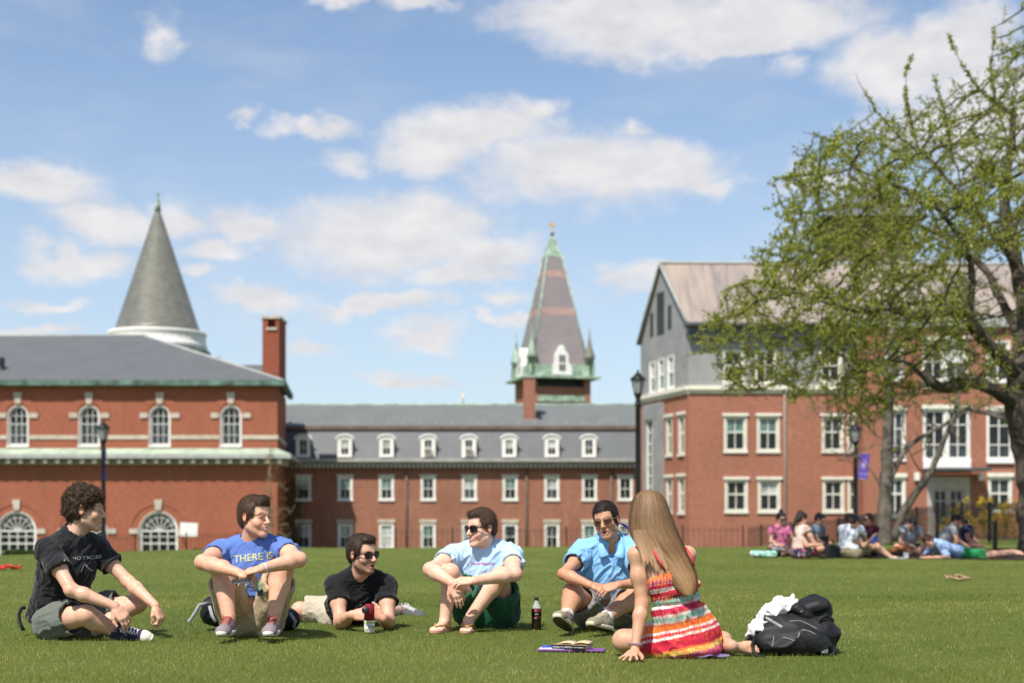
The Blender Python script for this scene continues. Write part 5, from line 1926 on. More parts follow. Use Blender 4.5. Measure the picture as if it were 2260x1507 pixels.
def sunglasses(h, par, kind='square', col=(0.012, 0.010, 0.010), lens=(0.012, 0.013, 0.014), tilt=0):
    fr = M['glass_frame'] if kind != 'aviator' else M['thin_gold']
    mb = MB(h.T)
    lens_o = []
    for s in (-1, 1):
        c = Vector((s * .034, .104, .004))
        n = 20
        pts = []
        for k in range(n):
            a = 2 * math.pi * k / n
            ca, sa = math.cos(a), math.sin(a)
            if kind == 'square':
                x = .0265 * (abs(ca) ** .55) * (1 if ca > 0 else -1); z = .0200 * (abs(sa) ** .55) * (1 if sa > 0 else -1)
                if z < 0: x *= .86
            elif kind == 'round':
                x = .0255 * ca; z = .0215 * (abs(sa) ** .75) * (1 if sa > 0 else -1)
            else:
                x = .0275 * (abs(ca) ** .8) * (1 if ca > 0 else -1) + s * .003 * (1 - sa); z = .0235 * sa
                if sa > 0: z *= .8
                else: x *= .93
            curve = -.35 * abs(c.x + x) * abs(c.x + x) / .07
            pts.append(Vector((c.x + x, c.y + curve, c.z + z - (.0 if kind != 'aviator' else .004))))
        r = .0027 if kind != 'aviator' else .0010
        mb.tube(pts + [pts[0]], (r if kind == 'aviator' else r), n=6, cap=False)
        lens_o.append(pts)
    zt = .012
    if kind == 'aviator':
        mb.tube([(-.010, .104, .010), (0, .1065, .013), (.010, .104, .010)], .0012, n=5)
        mb.tube([(-.014, .103, .018), (.014, .103, .018)], .0012, n=5)
    else:
        mb.tube([(-.010, .103, .008), (0, .107, .011), (.010, .103, .008)], .0032, n=6)
    for s in (-1, 1):
        tr_ = .0012 if kind == 'aviator' else .003
        mb.tube([(s * .0600, .088, zt), (s * .073, .076, zt), (s * .081, .0, .008), (s * .078, -.02, -.006)], [(tr_ * 1.4, tr_)] * 4, n=6)
    g = mb.build('sunglasses', fr, par)
    for pts in lens_o:
        m2 = MB(h.T)
        c = sum(pts, Vector((0, 0, 0))) / len(pts)
        m2.add([c + Vector((0, .0025, 0))] + pts, [(0, 1 + k, 1 + (k + 1) % len(pts)) for k in range(len(pts))], True)
        m2.build('lens', M['lens_brown' if kind == 'aviator' else 'lens'], g)
    return g


M['glass_frame'] = mat('sunglass_frame', (0.018, 0.012, 0.010), .25, .3, 60, spec=.6)
M['thin_gold'] = mat('thin_gold_wire', (.55, .42, .25), .3, .1, 20, metal=.8)
M['lens'] = mat('dark_lens', (0.010, 0.010, 0.011), .08, .1, 10, spec=.7)
M['lens_brown'] = mat('brown_lens', (0.060, 0.022, 0.018), .08, .1, 10, spec=.8)
M['rubber_white'] = mat('white_rubber', (.66, .63, .56), .6, .06, 20)
M['rubber_cream'] = mat('cream_rubber', (.60, .52, .36), .6, .08, 20)
M['rubber_dark'] = mat('dark_rubber', (.10, .07, .055), .8, .2, 30, .6, 120)
M['lace_white'] = mat('white_lace', (.72, .70, .68), .8, .05, 40)
M['lace_red'] = mat('red_lace', (.34, .07, .04), .8, .1, 40)
M['lace_tan'] = mat('tan_lace', (.42, .34, .24), .8, .1, 40)
M['sock'] = mat('white_sock', (.70, .69, .67), .9, .06, 40, .4, 200)


def shoe(par, ankle, fwd, up, col, sole='rubber_white', lace='lace_white', L=.285, toe_cap=None, high=False, s=1.0, tread='rubber_dark'):
    """laced canvas shoe; ankle point lies .085 above the sole, a quarter of the length from the heel"""
    R = frame3(fwd, up)
    O = Vector(ankle) - R @ Vector((0, 0, .085 * s))
    T = mat4(R, O, s)
    P = lambda x, y, z: T @ Vector((x, y, z))
    y0, y1 = -.075, L - .075
    S = SDF(.0045)
    S.u(rcone(P(0, y0 + .040, .045), P(0, .04, .046), .036 * s, .040 * s), .01)
    S.u(rcone(P(0, .02, .046), P(.004, y1 - .055, .034), .041 * s, .037 * s), .02)
    S.u(ell(P(.002, y1 - .062, .030), [.046 * s, .060 * s, .034 * s], R), .02)
    S.u(rcone(P(0, y0 + .045, .06), P(0, -.01, .092 + (.03 if high else 0)), .036 * s, .039 * s), .015)
    S.u(rcone(P(0, .01, .085), P(0, .10, .060), .030 * s, .026 * s), .015)
    S.s(rcone(P(0, -.018, .085), P(0, -.03, .17), .031 * s, .036 * s), .004)
    S.s(rbox(P(0, .05, -.02), [.2 * s, .3 * s, .034 * s], R, .001), .002)
    if toe_cap is not None:
        def tint(V, C):
            LL = (V - A3(O)) @ np.array([[R[i][j] for j in range(3)] for i in range(3)], np.float32) / s
            C[LL[:, 1] > y1 - .062] = toe_cap
    else:
        tint = None
    up_ = sdf_object('shoe', S, M['shoe'], par, col, None, tint, 2)
    # sole outline
    n = 36
    def outline(z, g):
        pts = []
        for k in range(n):
            a = 2 * math.pi * k / n
            y = (y0 + y1) / 2 + (L / 2 + g) * math.sin(a)
            wd = .0475 if math.sin(a) > -.1 else .0395
            wd = .0435 + .005 * math.sin(a)
            x = (wd + g) * (abs(math.cos(a)) ** .75) * (1 if math.cos(a) > 0 else -1) + .004 * math.sin(a)
            lift = .012 * max(0, math.sin(a)) ** 3
            pts.append((x, y, z + lift))
        return pts
    m2 = MB(T)
    lv = [outline(.004, -.002), outline(.006, .003), outline(.028, .004), outline(.030, -.002)]
    vs = [p for l in lv for p in l]
    fs = [(i * n + k, i * n + (k + 1) % n, (i + 1) * n + (k + 1) % n, (i + 1) * n + k) for i in range(3) for k in range(n)] + [tuple(3 * n + k for k in range(n))]
    m2.add(vs, fs, True)
    m2.build('sole', M[sole], up_)
    m2 = MB(T)
    lo_ = outline(.0035, -.003); l2 = outline(.000, -.008)
    m2.add(lo_ + l2, [(k, n + k, n + (k + 1) % n, (k + 1) % n)[::-1] for k in range(n)] + [tuple(n + k for k in range(n))[::-1]], False)
    m2.build('tread', M[tread], up_)
    if lace:
        m2 = MB(T)
        for q in range(5):
            y = .035 + q * .019; z = .106 - q * .0066
            m2.tube([(-.024, y, z - .010), (-.010, y + .005, z + .001), (.012, y + .011, z - .001), (.025, y + .014, z - .012)], .0034, n=5)
            m2.tube([(.024, y, z - .010), (.010, y + .005, z + .002), (-.012, y + .011, z + .000), (-.025, y + .014, z - .012)], .0034, n=5)
        for sg in (-1, 1):
            m2.tube([(0, .03, .106), (sg * .018, .022, .118), (sg * .036, .035, .108), (sg * .030, .050, .092), (sg * .006, .036, .104)], .0024, n=5)
            m2.tube([(0, .03, .106), (sg * .022, .045, .106), (sg * .040, .060, .080)], .0022, n=5)
        m2.build('lace', M[lace], up_)
    return up_


def project_print(ob, T2d, name, mesh_obj_verts_faces, m_, parent, dirv=(0, 1, 0), off=.0022):
    """lays flat print on a garment: every vertex is dropped onto the cloth"""
    me = ob.data
    n = len(me.vertices)
    co = np.empty(n * 3, np.float32); me.vertices.foreach_get('co', co); co = co.reshape(-1, 3)
    me.calc_loop_triangles()
    polys = np.empty(len(me.loop_triangles) * 3, np.int32); me.loop_triangles.foreach_get('vertices', polys)
    bvh = BVHTree.FromPolygons([Vector(v) for v in co.tolist()], polys.reshape(-1, 3).tolist())
    vs, fs = mesh_obj_verts_faces
    d = Vector(dirv).normalized()
    out, ok = [], []
    for v in vs:
        p = T2d @ Vector(v)
        hit = bvh.ray_cast(p - d * .6, d, 1.2)
        if hit[0] is None: out.append(p); ok.append(False)
        else: out.append(hit[0] - d * off); ok.append(True)
    fs = [f for f in fs if all(ok[i] for i in f) and max((out[f[0]] - out[i]).length for i in f) < .05]
    me2 = bpy.data.meshes.new(name)
    me2.from_pydata([tuple(p) for p in out], [], fs)
    me2.update()
    return link(name, me2, parent, m_)


def text_geo(body, size=1.0, bold=0.0, cuts=2, space=1.0, shear=0.0):
    cu = bpy.data.curves.new('t', 'FONT')
    cu.body = body; cu.size = size; cu.align_x = 'CENTER'; cu.align_y = 'CENTER'; cu.offset = bold
    cu.space_character = space; cu.shear = shear; cu.resolution_u = 2
    o = bpy.data.objects.new('t', cu); COL.objects.link(o)
    dg = bpy.context.evaluated_depsgraph_get()
    me = bpy.data.meshes.new_from_object(o.evaluated_get(dg))
    bm = bmesh.new(); bm.from_mesh(me)
    bmesh.ops.triangulate(bm, faces=bm.faces)
    if cuts: bmesh.ops.subdivide_edges(bm, edges=[e for e in bm.edges if e.calc_length() > size * .12], cuts=cuts, use_grid_fill=False)
    bmesh.ops.triangulate(bm, faces=bm.faces)
    vs = [tuple(v.co) for v in bm.verts]; fs = [tuple(v.index for v in f.verts) for f in bm.faces]
    bm.free()
    bpy.data.objects.remove(o); bpy.data.curves.remove(cu); bpy.data.meshes.remove(me)
    return vs, fs


def flat_mat(name, col, rough=.7):
    return mat(name, col, rough, .04, 30, spec=.2)


def person(label, base):
    return tag(empty('person', base), label, 'person', 'students sitting in a ring on the lawn')


NAT = Vector((0, 0, 1))
SK1, SK2, SK3, SK4, SK5, SKG = (.64, .41, .29), (.66, .40, .275), (.61, .37, .26), (.70, .46, .34), (.50, .28, .17), (.53, .325, .21)


# ================================================================== 1: curly hair, black tee, cross-legged
def person_one():
    J = dict(pelvis=at(122, 1356, 8.90), chest=at(146, 1258, 8.82), neck=at(163, 1176, 8.80), shR=at(108, 1216, 8.64), shL=at(214, 1212, 8.98),
             elR=at(157, 1301, 8.50), elL=at(283, 1283, 8.92), wrR=at(254, 1337, 8.52), wrL=at(343, 1336, 8.78),
             hipR=at(112, 1372, 8.74), hipL=at(150, 1362, 9.02), knR=at(190, 1356, 8.56), knL=at(303, 1330, 9.02), anR=at(257, 1392, 8.66), anL=at(205, 1394, 8.86),
             fwd=Vector((.75, -.62, -.2)))
    par = person('young man with bushy curly hair, black tee and grey shorts sitting cross-legged', (J['pelvis'].x, J['pelvis'].y, 0))
    h = Head(at(187, 1124, 8.80), (.985, .16, -.08), (.06, 0, 1), 1.09)
    S = SDF(.0045)
    torso(S, J, .90, -.006)
    add_head(S, h)
    S.u(rcone(J['neck'] - NAT * .03, h.p(0, -.020, -.045), .060, .056), .025)
    S.u(rcone(J['neck'], h.p(0, .02, -.075), .05, .045), .02)
    for s in 'RL':
        arm(S, J['sh' + s], J['el' + s], J['wr' + s], .93)
        leg(S, J['hip' + s], J['kn' + s], J['an' + s])
    add_hand(S, J['wrR'], (.62, -.05, -.75), (-.55, .75, -.30), side=-1, curl=.38, spread=.05, thumb=.2)
    add_hand(S, J['wrL'], (.45, -.1, -.88), (-.85, .3, -.45), side=-1, curl=.62, curls=[.85, .7, .65, .6], thumb=.9)
    sdf_object('body', S, M['skin'], par, SK1, None, skin_tint(J, SK1, [(h, dict(mouth='closed', brow=(.08, .045, .03), stubble=.25))]))
    # bushy curls
    rng = np.random.default_rng(4)
    Sh = SDF(.0055)
    Sh.u(h.E((0, -.018, .056), (.086, .099, .087)), .02)
    Sh.u(h.E((0, -.050, .008), (.079, .069, .088)), .02)
    Sh.u(h.E((0, .034, .078), (.071, .056, .053)), .02)
    s = h.s
    Sh.s(rbox(h.p(0, .150, -.085), [.16 * s, .085 * s, .132 * s], h.R, .01), .01)
    Sh.s(rbox(h.p(0, .085, -.115), [.16 * s, .080 * s, .105 * s], h.R, .01), .01)
    Sh.s(rbox(h.p(0, -.05, -.175), [.16 * s, .16 * s, .085 * s], h.R, .01), .02)
    V, Q = Sh.mesh()
    N = vnormals(V, Q)
    V = V + N * ((vnoise(V, .028, 1) - .5) * .030 + (vnoise(V, .012, 2) - .5) * .016)[:, None]
    N = vnormals(V, Q)
    col = np.array((.085, .050, .030), np.float32)
    C0 = col * (.35 + .5 * vnoise(V, .012, 2))[:, None]
    n = 3000
    idx = rng.integers(0, len(V), n)
    VS, QS, CS = [V], [Q], [C0]
    base = len(V)
    th = np.linspace(0, 2 * np.pi * 1.1, 7)
    for i in idx:
        p, nn = V[i], N[i]
        a = rng.normal(size=3); a -= nn * a.dot(nn) * .6; a /= np.linalg.norm(a)
        e1 = np.cross(a, rng.normal(size=3)); e1 /= np.linalg.norm(e1); e2 = np.cross(a, e1)
        r = rng.uniform(.0035, .0085)
        c = p + nn * rng.uniform(-.002, .008)
        path = c + np.outer(np.cos(th), e1) * r + np.outer(np.sin(th), e2) * r + np.outer(th / 7, a) * .010
        tr_ = rng.uniform(.0008, .0015)
        ring = []
        for k in range(7):
            d = path[min(k + 1, 6)] - path[max(k - 1, 0)]; d /= np.linalg.norm(d) + 1e-9
            u1 = np.cross(d, a); u1 /= np.linalg.norm(u1) + 1e-9; u2 = np.cross(d, u1)
            for q in range(3):
                an = 2 * np.pi * q / 3
                ring.append(path[k] + (u1 * np.cos(an) + u2 * np.sin(an)) * tr_)
        VS.append(np.array(ring, np.float32))
        b0 = base
        qs = [[b0 + k * 3 + q, b0 + k * 3 + (q + 1) % 3, b0 + (k + 1) * 3 + (q + 1) % 3, b0 + (k + 1) * 3 + q] for k in range(6) for q in range(3)]
        QS.append(np.array(qs, np.int32)); base += 21
        CS.append(np.tile(col * rng.uniform(.45, 1.7), (21, 1)))
    link('hair', fast_mesh('hair', np.concatenate(VS), np.concatenate(QS), True, np.clip(np.concatenate(CS), 0, 1)), par, M['hair'])
    sh = tee('tee_shirt', J, par, (.016, .016, .018), w=1.0, infl=.024, frac=.50, belly=1.12, seed=3, amp=.009, sl_r=.076, neck_r=.066, neckfwd=.03)
    shorts('shorts', J, par, (.125, .135, .115), (.62, .72), (.108, .108), .018, seed=4, amp=.008)
    txt = M['print_white']
    T = mat4(frame3((0, 1, 0), (0, 0, 1)), at(183, 1231, 8.7)) @ Euler((0, math.radians(-3), 0)).to_matrix().to_4x4() @ Matrix.Rotation(math.radians(90), 4, 'X')
    project_print(sh, T, 'chest_lettering', text_geo('NOTICED', .029, .0002, 1, 1.0), txt, sh)
    m2 = []
    def strip(p, q, wd=.0016, n=10):
        vs = []; d = (Vector(q) - Vector(p)); nn = Vector((-d.y, d.x)).normalized() * wd
        for k in range(n + 1):
            c = Vector(p) + d * k / n
            vs += [(c.x - nn.x, c.y - nn.y, 0), (c.x + nn.x, c.y + nn.y, 0)]
        return vs, [(2 * k, 2 * k + 1, 2 * k + 3, 2 * k + 2) for k in range(n)]
    vs, fs = [], []
    for p, q in (((-.026, -.085), (-.006, -.035)), ((-.006, -.035), (.018, -.085))):
        a, b_ = strip(p, q); fs += [tuple(i + len(vs) for i in f) for f in b_]; vs += a
    project_print(sh, T, 'chest_mark', (vs, fs), txt, sh)
    shoe(par, J['anR'] + Vector((.02, -.03, .012)), (.97, -.10, -.05), (.0, -.72, .7), (.035, .030, .075), toe_cap=(.66, .62, .52), L=.28)
    shoe(par, J['anL'] + Vector((0, 0, .0)), (-.78, -.60, -.06), (-.3, -.5, .5), (.11, .095, .07), 'rubber_cream', None, L=.27, tread='rubber_cream')
    return J


# ================================================================== 2: blue tee, arms crossed on his knees
def person_two():
    J = dict(pelvis=at(555, 1366, 9.02), chest=at(554, 1262, 8.96), neck=at(554, 1192, 8.93), shR=at(487, 1218, 8.92), shL=at(622, 1212, 8.92),
             elR=at(447, 1240, 8.58), elL=at(660, 1234, 8.58), wrR=at(525, 1263, 8.44), wrL=at(578, 1254, 8.40),
             hipR=at(523, 1368, 8.98), hipL=at(588, 1368, 8.98), knR=at(489, 1258, 8.66), knL=at(624, 1258, 8.66), anR=at(506, 1366, 8.58), anL=at(603, 1366, 8.58),
             fwd=Vector((0, -1, -.1)))
    par = person('smiling man in a royal blue lettered tee and khaki shorts', (J['pelvis'].x, J['pelvis'].y, 0))
    h = Head(at(563, 1140, 8.86), (.80, -.58, -.06), (.02, -.02, 1), 1.04)
    S = SDF(.0045)
    torso(S, J, .90, -.006)
    add_head(S, h, 'smile')
    S.u(rcone(J['neck'] - NAT * .03, h.p(0, -.022, -.045), .062, .056), .025)
    for s in 'RL':
        arm(S, J['sh' + s], J['el' + s], J['wr' + s], 1.05)
        leg(S, J['hip' + s], J['kn' + s], J['an' + s], 1.06)
    add_hand(S, J['wrR'], (.93, -.20, -.30), (.05, .35, -.93), side=1, curl=.55, thumb=.75)
    add_hand(S, J['wrL'], (-.97, .0, -.22), (0, .35, -.93), side=-1, curl=.6, thumb=.7)
    sdf_object('body', S, M['skin'], par, SK2, None, skin_tint(J, SK2, [(h, dict(mouth='smile', brow=(.06, .035, .025), stubble=.12))]))
    short_hair(h, par, (.085, .050, .030), comb_side(.6), .034, 4600, quiff=.010, seed=2, fringe=.072, grow=.003, back=-.075)
    sh = tee('tee_shirt', J, par, (.10, .18, .48), w=1.04, infl=.020, frac=.42, cut_low=(J['pelvis'] + Vector((0, 0, .155)), (0, 0, -1)), seed=5, amp=.008, sl_r=.074, neck_r=.063)
    shorts('shorts', J, par, (.46, .35, .215), (.80, .80), (.112, .100), .02, seed=6, amp=.007)
    T = mat4(Matrix.Identity(3), at(563, 1229, 8.9)) @ Matrix.Rotation(math.radians(-6), 4, 'Y') @ Matrix.Rotation(math.radians(90), 4, 'X')
    project_print(sh, T, 'chest_lettering', text_geo('THERE IS', .062, .0010, 2, 1.0), M['print_yellow'], sh)
    T = mat4(Matrix.Identity(3), at(552, 1291, 8.9)) @ Matrix.Rotation(math.radians(90), 4, 'X')
    project_print(sh, T, 'waist_lettering', text_geo('N   I', .052, .0022, 2, 1.0), M['print_yellow'], sh)
    mb = MB()
    d = (J['wrL'] - J['elL']).normalized()
    mb.tube([J['wrL'] - d * .022, J['wrL'] - d * .008], .0315, n=20)
    mb.build('wristband', M['band_pale'], par)
    for s, sg in (('R', -1), ('L', 1)):
        shoe(par, J['an' + s] + Vector((0, 0, 0)), (sg * .03, -1, -.06), (0, -.06, 1), (.23, .19, .20), lace='lace_red', L=.29)
    # phone in hand, lanyard with keys
    ph = tag(empty('phone', at(535, 1280, 8.33)), 'dark phone with a silver edge held by the man in the blue tee', 'phone')
    Tp = Matrix.Translation(at(534, 1281, 8.35)) @ Euler((math.radians(-70), math.radians(-6), 0)).to_matrix().to_4x4()
    m2 = MB(Tp); m2.box(-.062, .062, -.003, .003, -.033, .033); m2.build('case', M['dark'], ph, bevel=.002)
    m2 = MB(Tp); m2.box(-.0635, .0635, -.0018, .0018, -.0345, .0345); m2.build('edge', M['grey_metal'], ph, bevel=.001)
    ky = tag(empty('key_ring', at(573, 1302, 8.38)), 'keys on a green cord hanging from the hand of the man in royal blue', 'keys')
    m2 = MB(); c = at(572, 1296, 8.38)
    m2.tube([c + Vector((.012 * math.cos(a), 0, .016 * math.sin(a))) for a in [k * math.pi / 6 for k in range(13)]], .0016, n=5)
    m2.build('ring', M['grey_metal'], ky)
    m2 = MB(); m2.tube([at(574, 1282, 8.38), at(570, 1290, 8.37), at(579, 1297, 8.37), at(572, 1303, 8.37)], .0035, n=6); m2.build('cord', M['green_cord'], ky)
    m2 = MB()
    for q in (-1, 0, 1):
        p = at(574 + q * 4, 1305, 8.375); m2.box(p.x - .006, p.x + .006, p.y - .001 + q * .004, p.y + .001 + q * .004, p.z - .026, p.z + .014)
    m2.build('key', M['dark'], ky)
    return J


# ================================================================== 3: lying on his elbows, black tee
def person_three():
    J = dict(pelvis=at(752, 1352, 10.15), chest=at(796, 1322, 9.78), neck=at(797, 1262, 9.62), shR=at(742, 1292, 9.66), shL=at(852, 1292, 9.66),
             elR=at(752, 1372, 9.50), elL=at(857, 1372, 9.50), wrR=at(777, 1356, 9.30), wrL=at(845, 1364, 9.30),
             hipR=at(722, 1350, 10.2), hipL=at(775, 1352, 10.3), knR=at(662, 1346, 10.18), knL=at(835, 1356, 10.75), anR=at(690, 1352, 10.62), anL=at(885, 1346, 11.05),
             fwd=Vector((0, -.6, -.8)))
    J['hside'] = Vector((1, .3, 0))
    par = person('bearded man in sunglasses and a black tee lying on his elbows', (J['chest'].x, J['chest'].y, 0))
    h = Head(at(800, 1222, 9.55), (.74, -.66, -.08), (.06, -.12, 1), 1.06)
    S = SDF(.0048)
    torso(S, J, .90, -.008)
    add_head(S, h, 'open')
    S.u(rcone(J['neck'] - NAT * .02, h.p(0, -.022, -.045), .064, .058), .025)
    S.u(rcone(J['neck'] + Vector((0, -.03, -.01)), h.p(0, .015, -.07), .05, .045), .02)
    for s in 'RL':
        arm(S, J['sh' + s], J['el' + s], J['wr' + s], 1.06)
        leg(S, J['hip' + s], J['kn' + s], J['an' + s], 1.0)
    add_hand(S, J['wrR'], (.93, -.25, .02), (.15, .85, -.35), side=1, curl=.5, thumb=.8)
    add_hand(S, J['wrL'], (-.66, -.25, .52), (-.55, .75, -.3), side=-1, curl=.5, thumb=.1)
    sdf_object('body', S, M['skin'], par, SK3, None, skin_tint(J, SK3, [(h, dict(mouth='open', brow=(.05, .03, .02), stubble=.62))]))
    short_hair(h, par, (.060, .036, .024), comb_forward, .026, 4600, quiff=.006, seed=7, fringe=.075, grow=.003, back=-.075)
    sunglasses(h, par, 'round')
    tee('tee_shirt', J, par, (.011, .011, .012), w=1.0, infl=.022, frac=.46, cut_low=(lerp(J['pelvis'], J['chest'], .42), J['pelvis'] - J['chest']), seed=8, amp=.007, sl_r=.076, neck_r=.070, neckfwd=-.02, neckdrop=-.0)
    def kt(V, C): pass
    shorts('shorts', J, par, (.46, .40, .30), (.86, .55), (.115, .105), .02, seed=9, amp=.006)
    shoe(par, at(886, 1341, 11.05), (.80, -.60, .0), (.0, -.1, 1), (.085, .09, .095), 'rubber_dark', 'lace_white', L=.30, s=1.12)
    can = tag(empty('drink_can', at(816, 1397, 9.14)), 'tall white and dark red drink can between the hands of the man lying down', 'can')
    p = at(815, 1360, 9.16)
    m2 = MB(); m2.lathe([(.026, .004), (.033, .012), (.0335, .085)], p.x, p.y, 28); m2.build('white_sleeve', M['can_white'], can)
    m2 = MB(); m2.lathe([(.0335, .0851), (.0335, .175), (.027, .187), (.026, .190), (.024, .187)], p.x, p.y, 28); m2.build('red_sleeve', M['can_red'], can)
    m2 = MB()
    rr_ = random.Random(3)
    for q in range(7):
        a0 = -math.pi / 2 + rr_.uniform(-.8, .6); z0 = rr_.uniform(.02, .07)
        pts = [(p.x + .0342 * math.cos(a0 + k * .14), p.y + .0342 * math.sin(a0 + k * .14), z0 + .008 * math.sin(k * 1.3 + q)) for k in range(6)]
        m2.tube(pts, .0016, n=4)
    m2.build('swirl_print', M['dark'], can)
    m2 = MB(); m2.lathe([(.0342, .064), (.0343, .08)], p.x, p.y, 28, cap=False); m2.build('yellow_band', M['can_yellow'], can)
    lc = tag(empty('black_cup', at(808, 1350, 9.08)), 'small round black pot held by the fingers of the man lying down', 'pot')
    m2 = MB(mat4(frame3((0, -1, .15), (0, 0, 1)), at(807, 1346, 9.08)) @ Matrix.Rotation(math.radians(-90), 4, 'X'))
    m2.lathe([(.004, -.02), (.022, -.02), (.024, -.014), (.024, .014), (.021, .019), (.003, .019)], 0, 0, 24); m2.build('pot', M['dark'], lc)
    m2 = MB(); m2.lathe([(.0, -.009), (.008, -.006), (.0095, 0), (.008, .006), (.001, .009)], 0, 0, 12)
    o = m2.build('knob', M['dark'], lc); o.matrix_basis = Matrix.Translation(at(797, 1335, 9.08)); o.matrix_parent_inverse = parent_world(lc).inverted()
    return J


# ================================================================== 4: pale blue tee, green shorts, flip-flops
def person_four():
    J = dict(pelvis=at(1074, 1350, 9.72), chest=at(1068, 1262, 9.66), neck=at(1067, 1201, 9.60), shR=at(1002, 1228, 9.60), shL=at(1128, 1228, 9.60),
             elR=at(950, 1256, 9.28), elL=at(1136, 1266, 9.26), wrR=at(998, 1286, 9.12), wrL=at(1046, 1281, 9.10),
             hipR=at(1042, 1352, 9.66), hipL=at(1110, 1350, 9.66), knR=at(994, 1262, 9.34), knL=at(1104, 1268, 9.36), anR=at(982, 1366, 9.32), anL=at(1034, 1368, 9.32),
             fwd=Vector((-.15, -1, -.1)))
    par = person('man in black sunglasses, pale blue tee, green shorts and flip-flops', (J['pelvis'].x, J['pelvis'].y, 0))
    h = Head(at(1062, 1165, 9.52), (-.74, -.66, -.08), (-.05, -.05, 1), 1.02)
    S = SDF(.0045)
    torso(S, J, .95, -.006)
    add_head(S, h, 'smile')
    S.u(rcone(J['neck'] - NAT * .03, h.p(0, -.020, -.045), .064, .060), .025)
    for s in 'RL':
        arm(S, J['sh' + s], J['el' + s], J['wr' + s], 1.08)
        leg(S, J['hip' + s], J['kn' + s], J['an' + s], .93)
    add_foot(S, J['anR'], (-.35, -.93, -.02), s=.98, side=1)
    add_foot(S, J['anL'], (-.08, -1, -.02), s=.98, side=-1)
    add_hand(S, J['wrR'], (.45, -.1, -.88), (-.3, .9, -.2), side=-1, curl=.25, spread=.04, thumb=.2)
    add_hand(S, J['wrL'], (-.99, -.1, -.02), (0, .55, -.83), side=-1, curl=.45, thumb=.3)
    sdf_object('body', S, M['skin'], par, SK4, None, skin_tint(J, SK4, [(h, dict(mouth='smile', brow=(.09, .05, .035), stubble=.06))]))
    short_hair(h, par, (.095, .055, .034), comb_side(-.5), .030, 4600, seed=12, fringe=.078, grow=.002, back=-.060, top=.004, quiff=.004)
    sunglasses(h, par, 'square')
    sh = tee('tee_shirt', J, par, (.42, .60, .80), w=1.08, infl=.022, frac=.45, cut_low=(J['pelvis'] + Vector((0, 0, .11)), (-.25, 0, -1)), seed=13, amp=.009, sl_r=.078, neck_r=.068, belly=1.08)
    shorts('shorts', J, par, (.016, .105, .050), (.66, .66), (.118, .110), .022, seed=14, amp=.008)
    T = mat4(Matrix.Identity(3), at(1066, 1242, 9.6)) @ Matrix.Rotation(math.radians(90), 4, 'X')
    project_print(sh, T, 'chest_lettering', text_geo('Dance Marathon', .024, .0004, 1, 1.0), M['print_pink'], sh)
    vs = [(x, y, 0) for y in np.linspace(-.03, .03, 7) for x in np.linspace(-.05, .05, 9)]
    fs = [(r * 9 + c, r * 9 + c + 1, (r + 1) * 9 + c + 1, (r + 1) * 9 + c) for r in range(6) for c in range(8)]
    T = mat4(Matrix.Identity(3), at(1054, 1297, 9.6)) @ Matrix.Rotation(math.radians(90), 4, 'X')
    project_print(sh, T, 'navy_print', (vs, fs), M['print_navy'], sh)
    for s, sg, fw in (('R', 1, (-.35, -.93, 0)), ('L', -1, (-.08, -1, 0))):
        R = frame3(fw, (0, 0, 1)); O = J['an' + s].copy(); O.z = 0.004
        T = mat4(R, O)
        n = 30; ol = []
        for k in range(n):
            a = 2 * math.pi * k / n
            ol.append(((.048 + .006 * math.sin(a)) * (abs(math.cos(a)) ** .8) * (1 if math.cos(a) > 0 else -1), .058 + .142 * math.sin(a)))
        m2 = MB(T)
        m2.add([(x, y, 0.0) for x, y in ol] + [(x, y, .014) for x, y in ol], [tuple(range(n))[::-1], tuple(range(n, 2 * n))] + [(k, (k + 1) % n, n + (k + 1) % n, n + k) for k in range(n)])
        f = m2.build('flip_flop', M['flipflop'], par)
        m2 = MB(T)
        for q in (-1, 1):
            m2.tube([(sg * .012, .148, .015), (sg * .010, .135, .040), (q * .036, .085, .050), (q * .050, .030, .016)], [(.0035, .006), (.0035, .007), (.0035, .011), (.0035, .010)], n=6)
        m2.build('strap', M['tan_strap'], f)
    return J


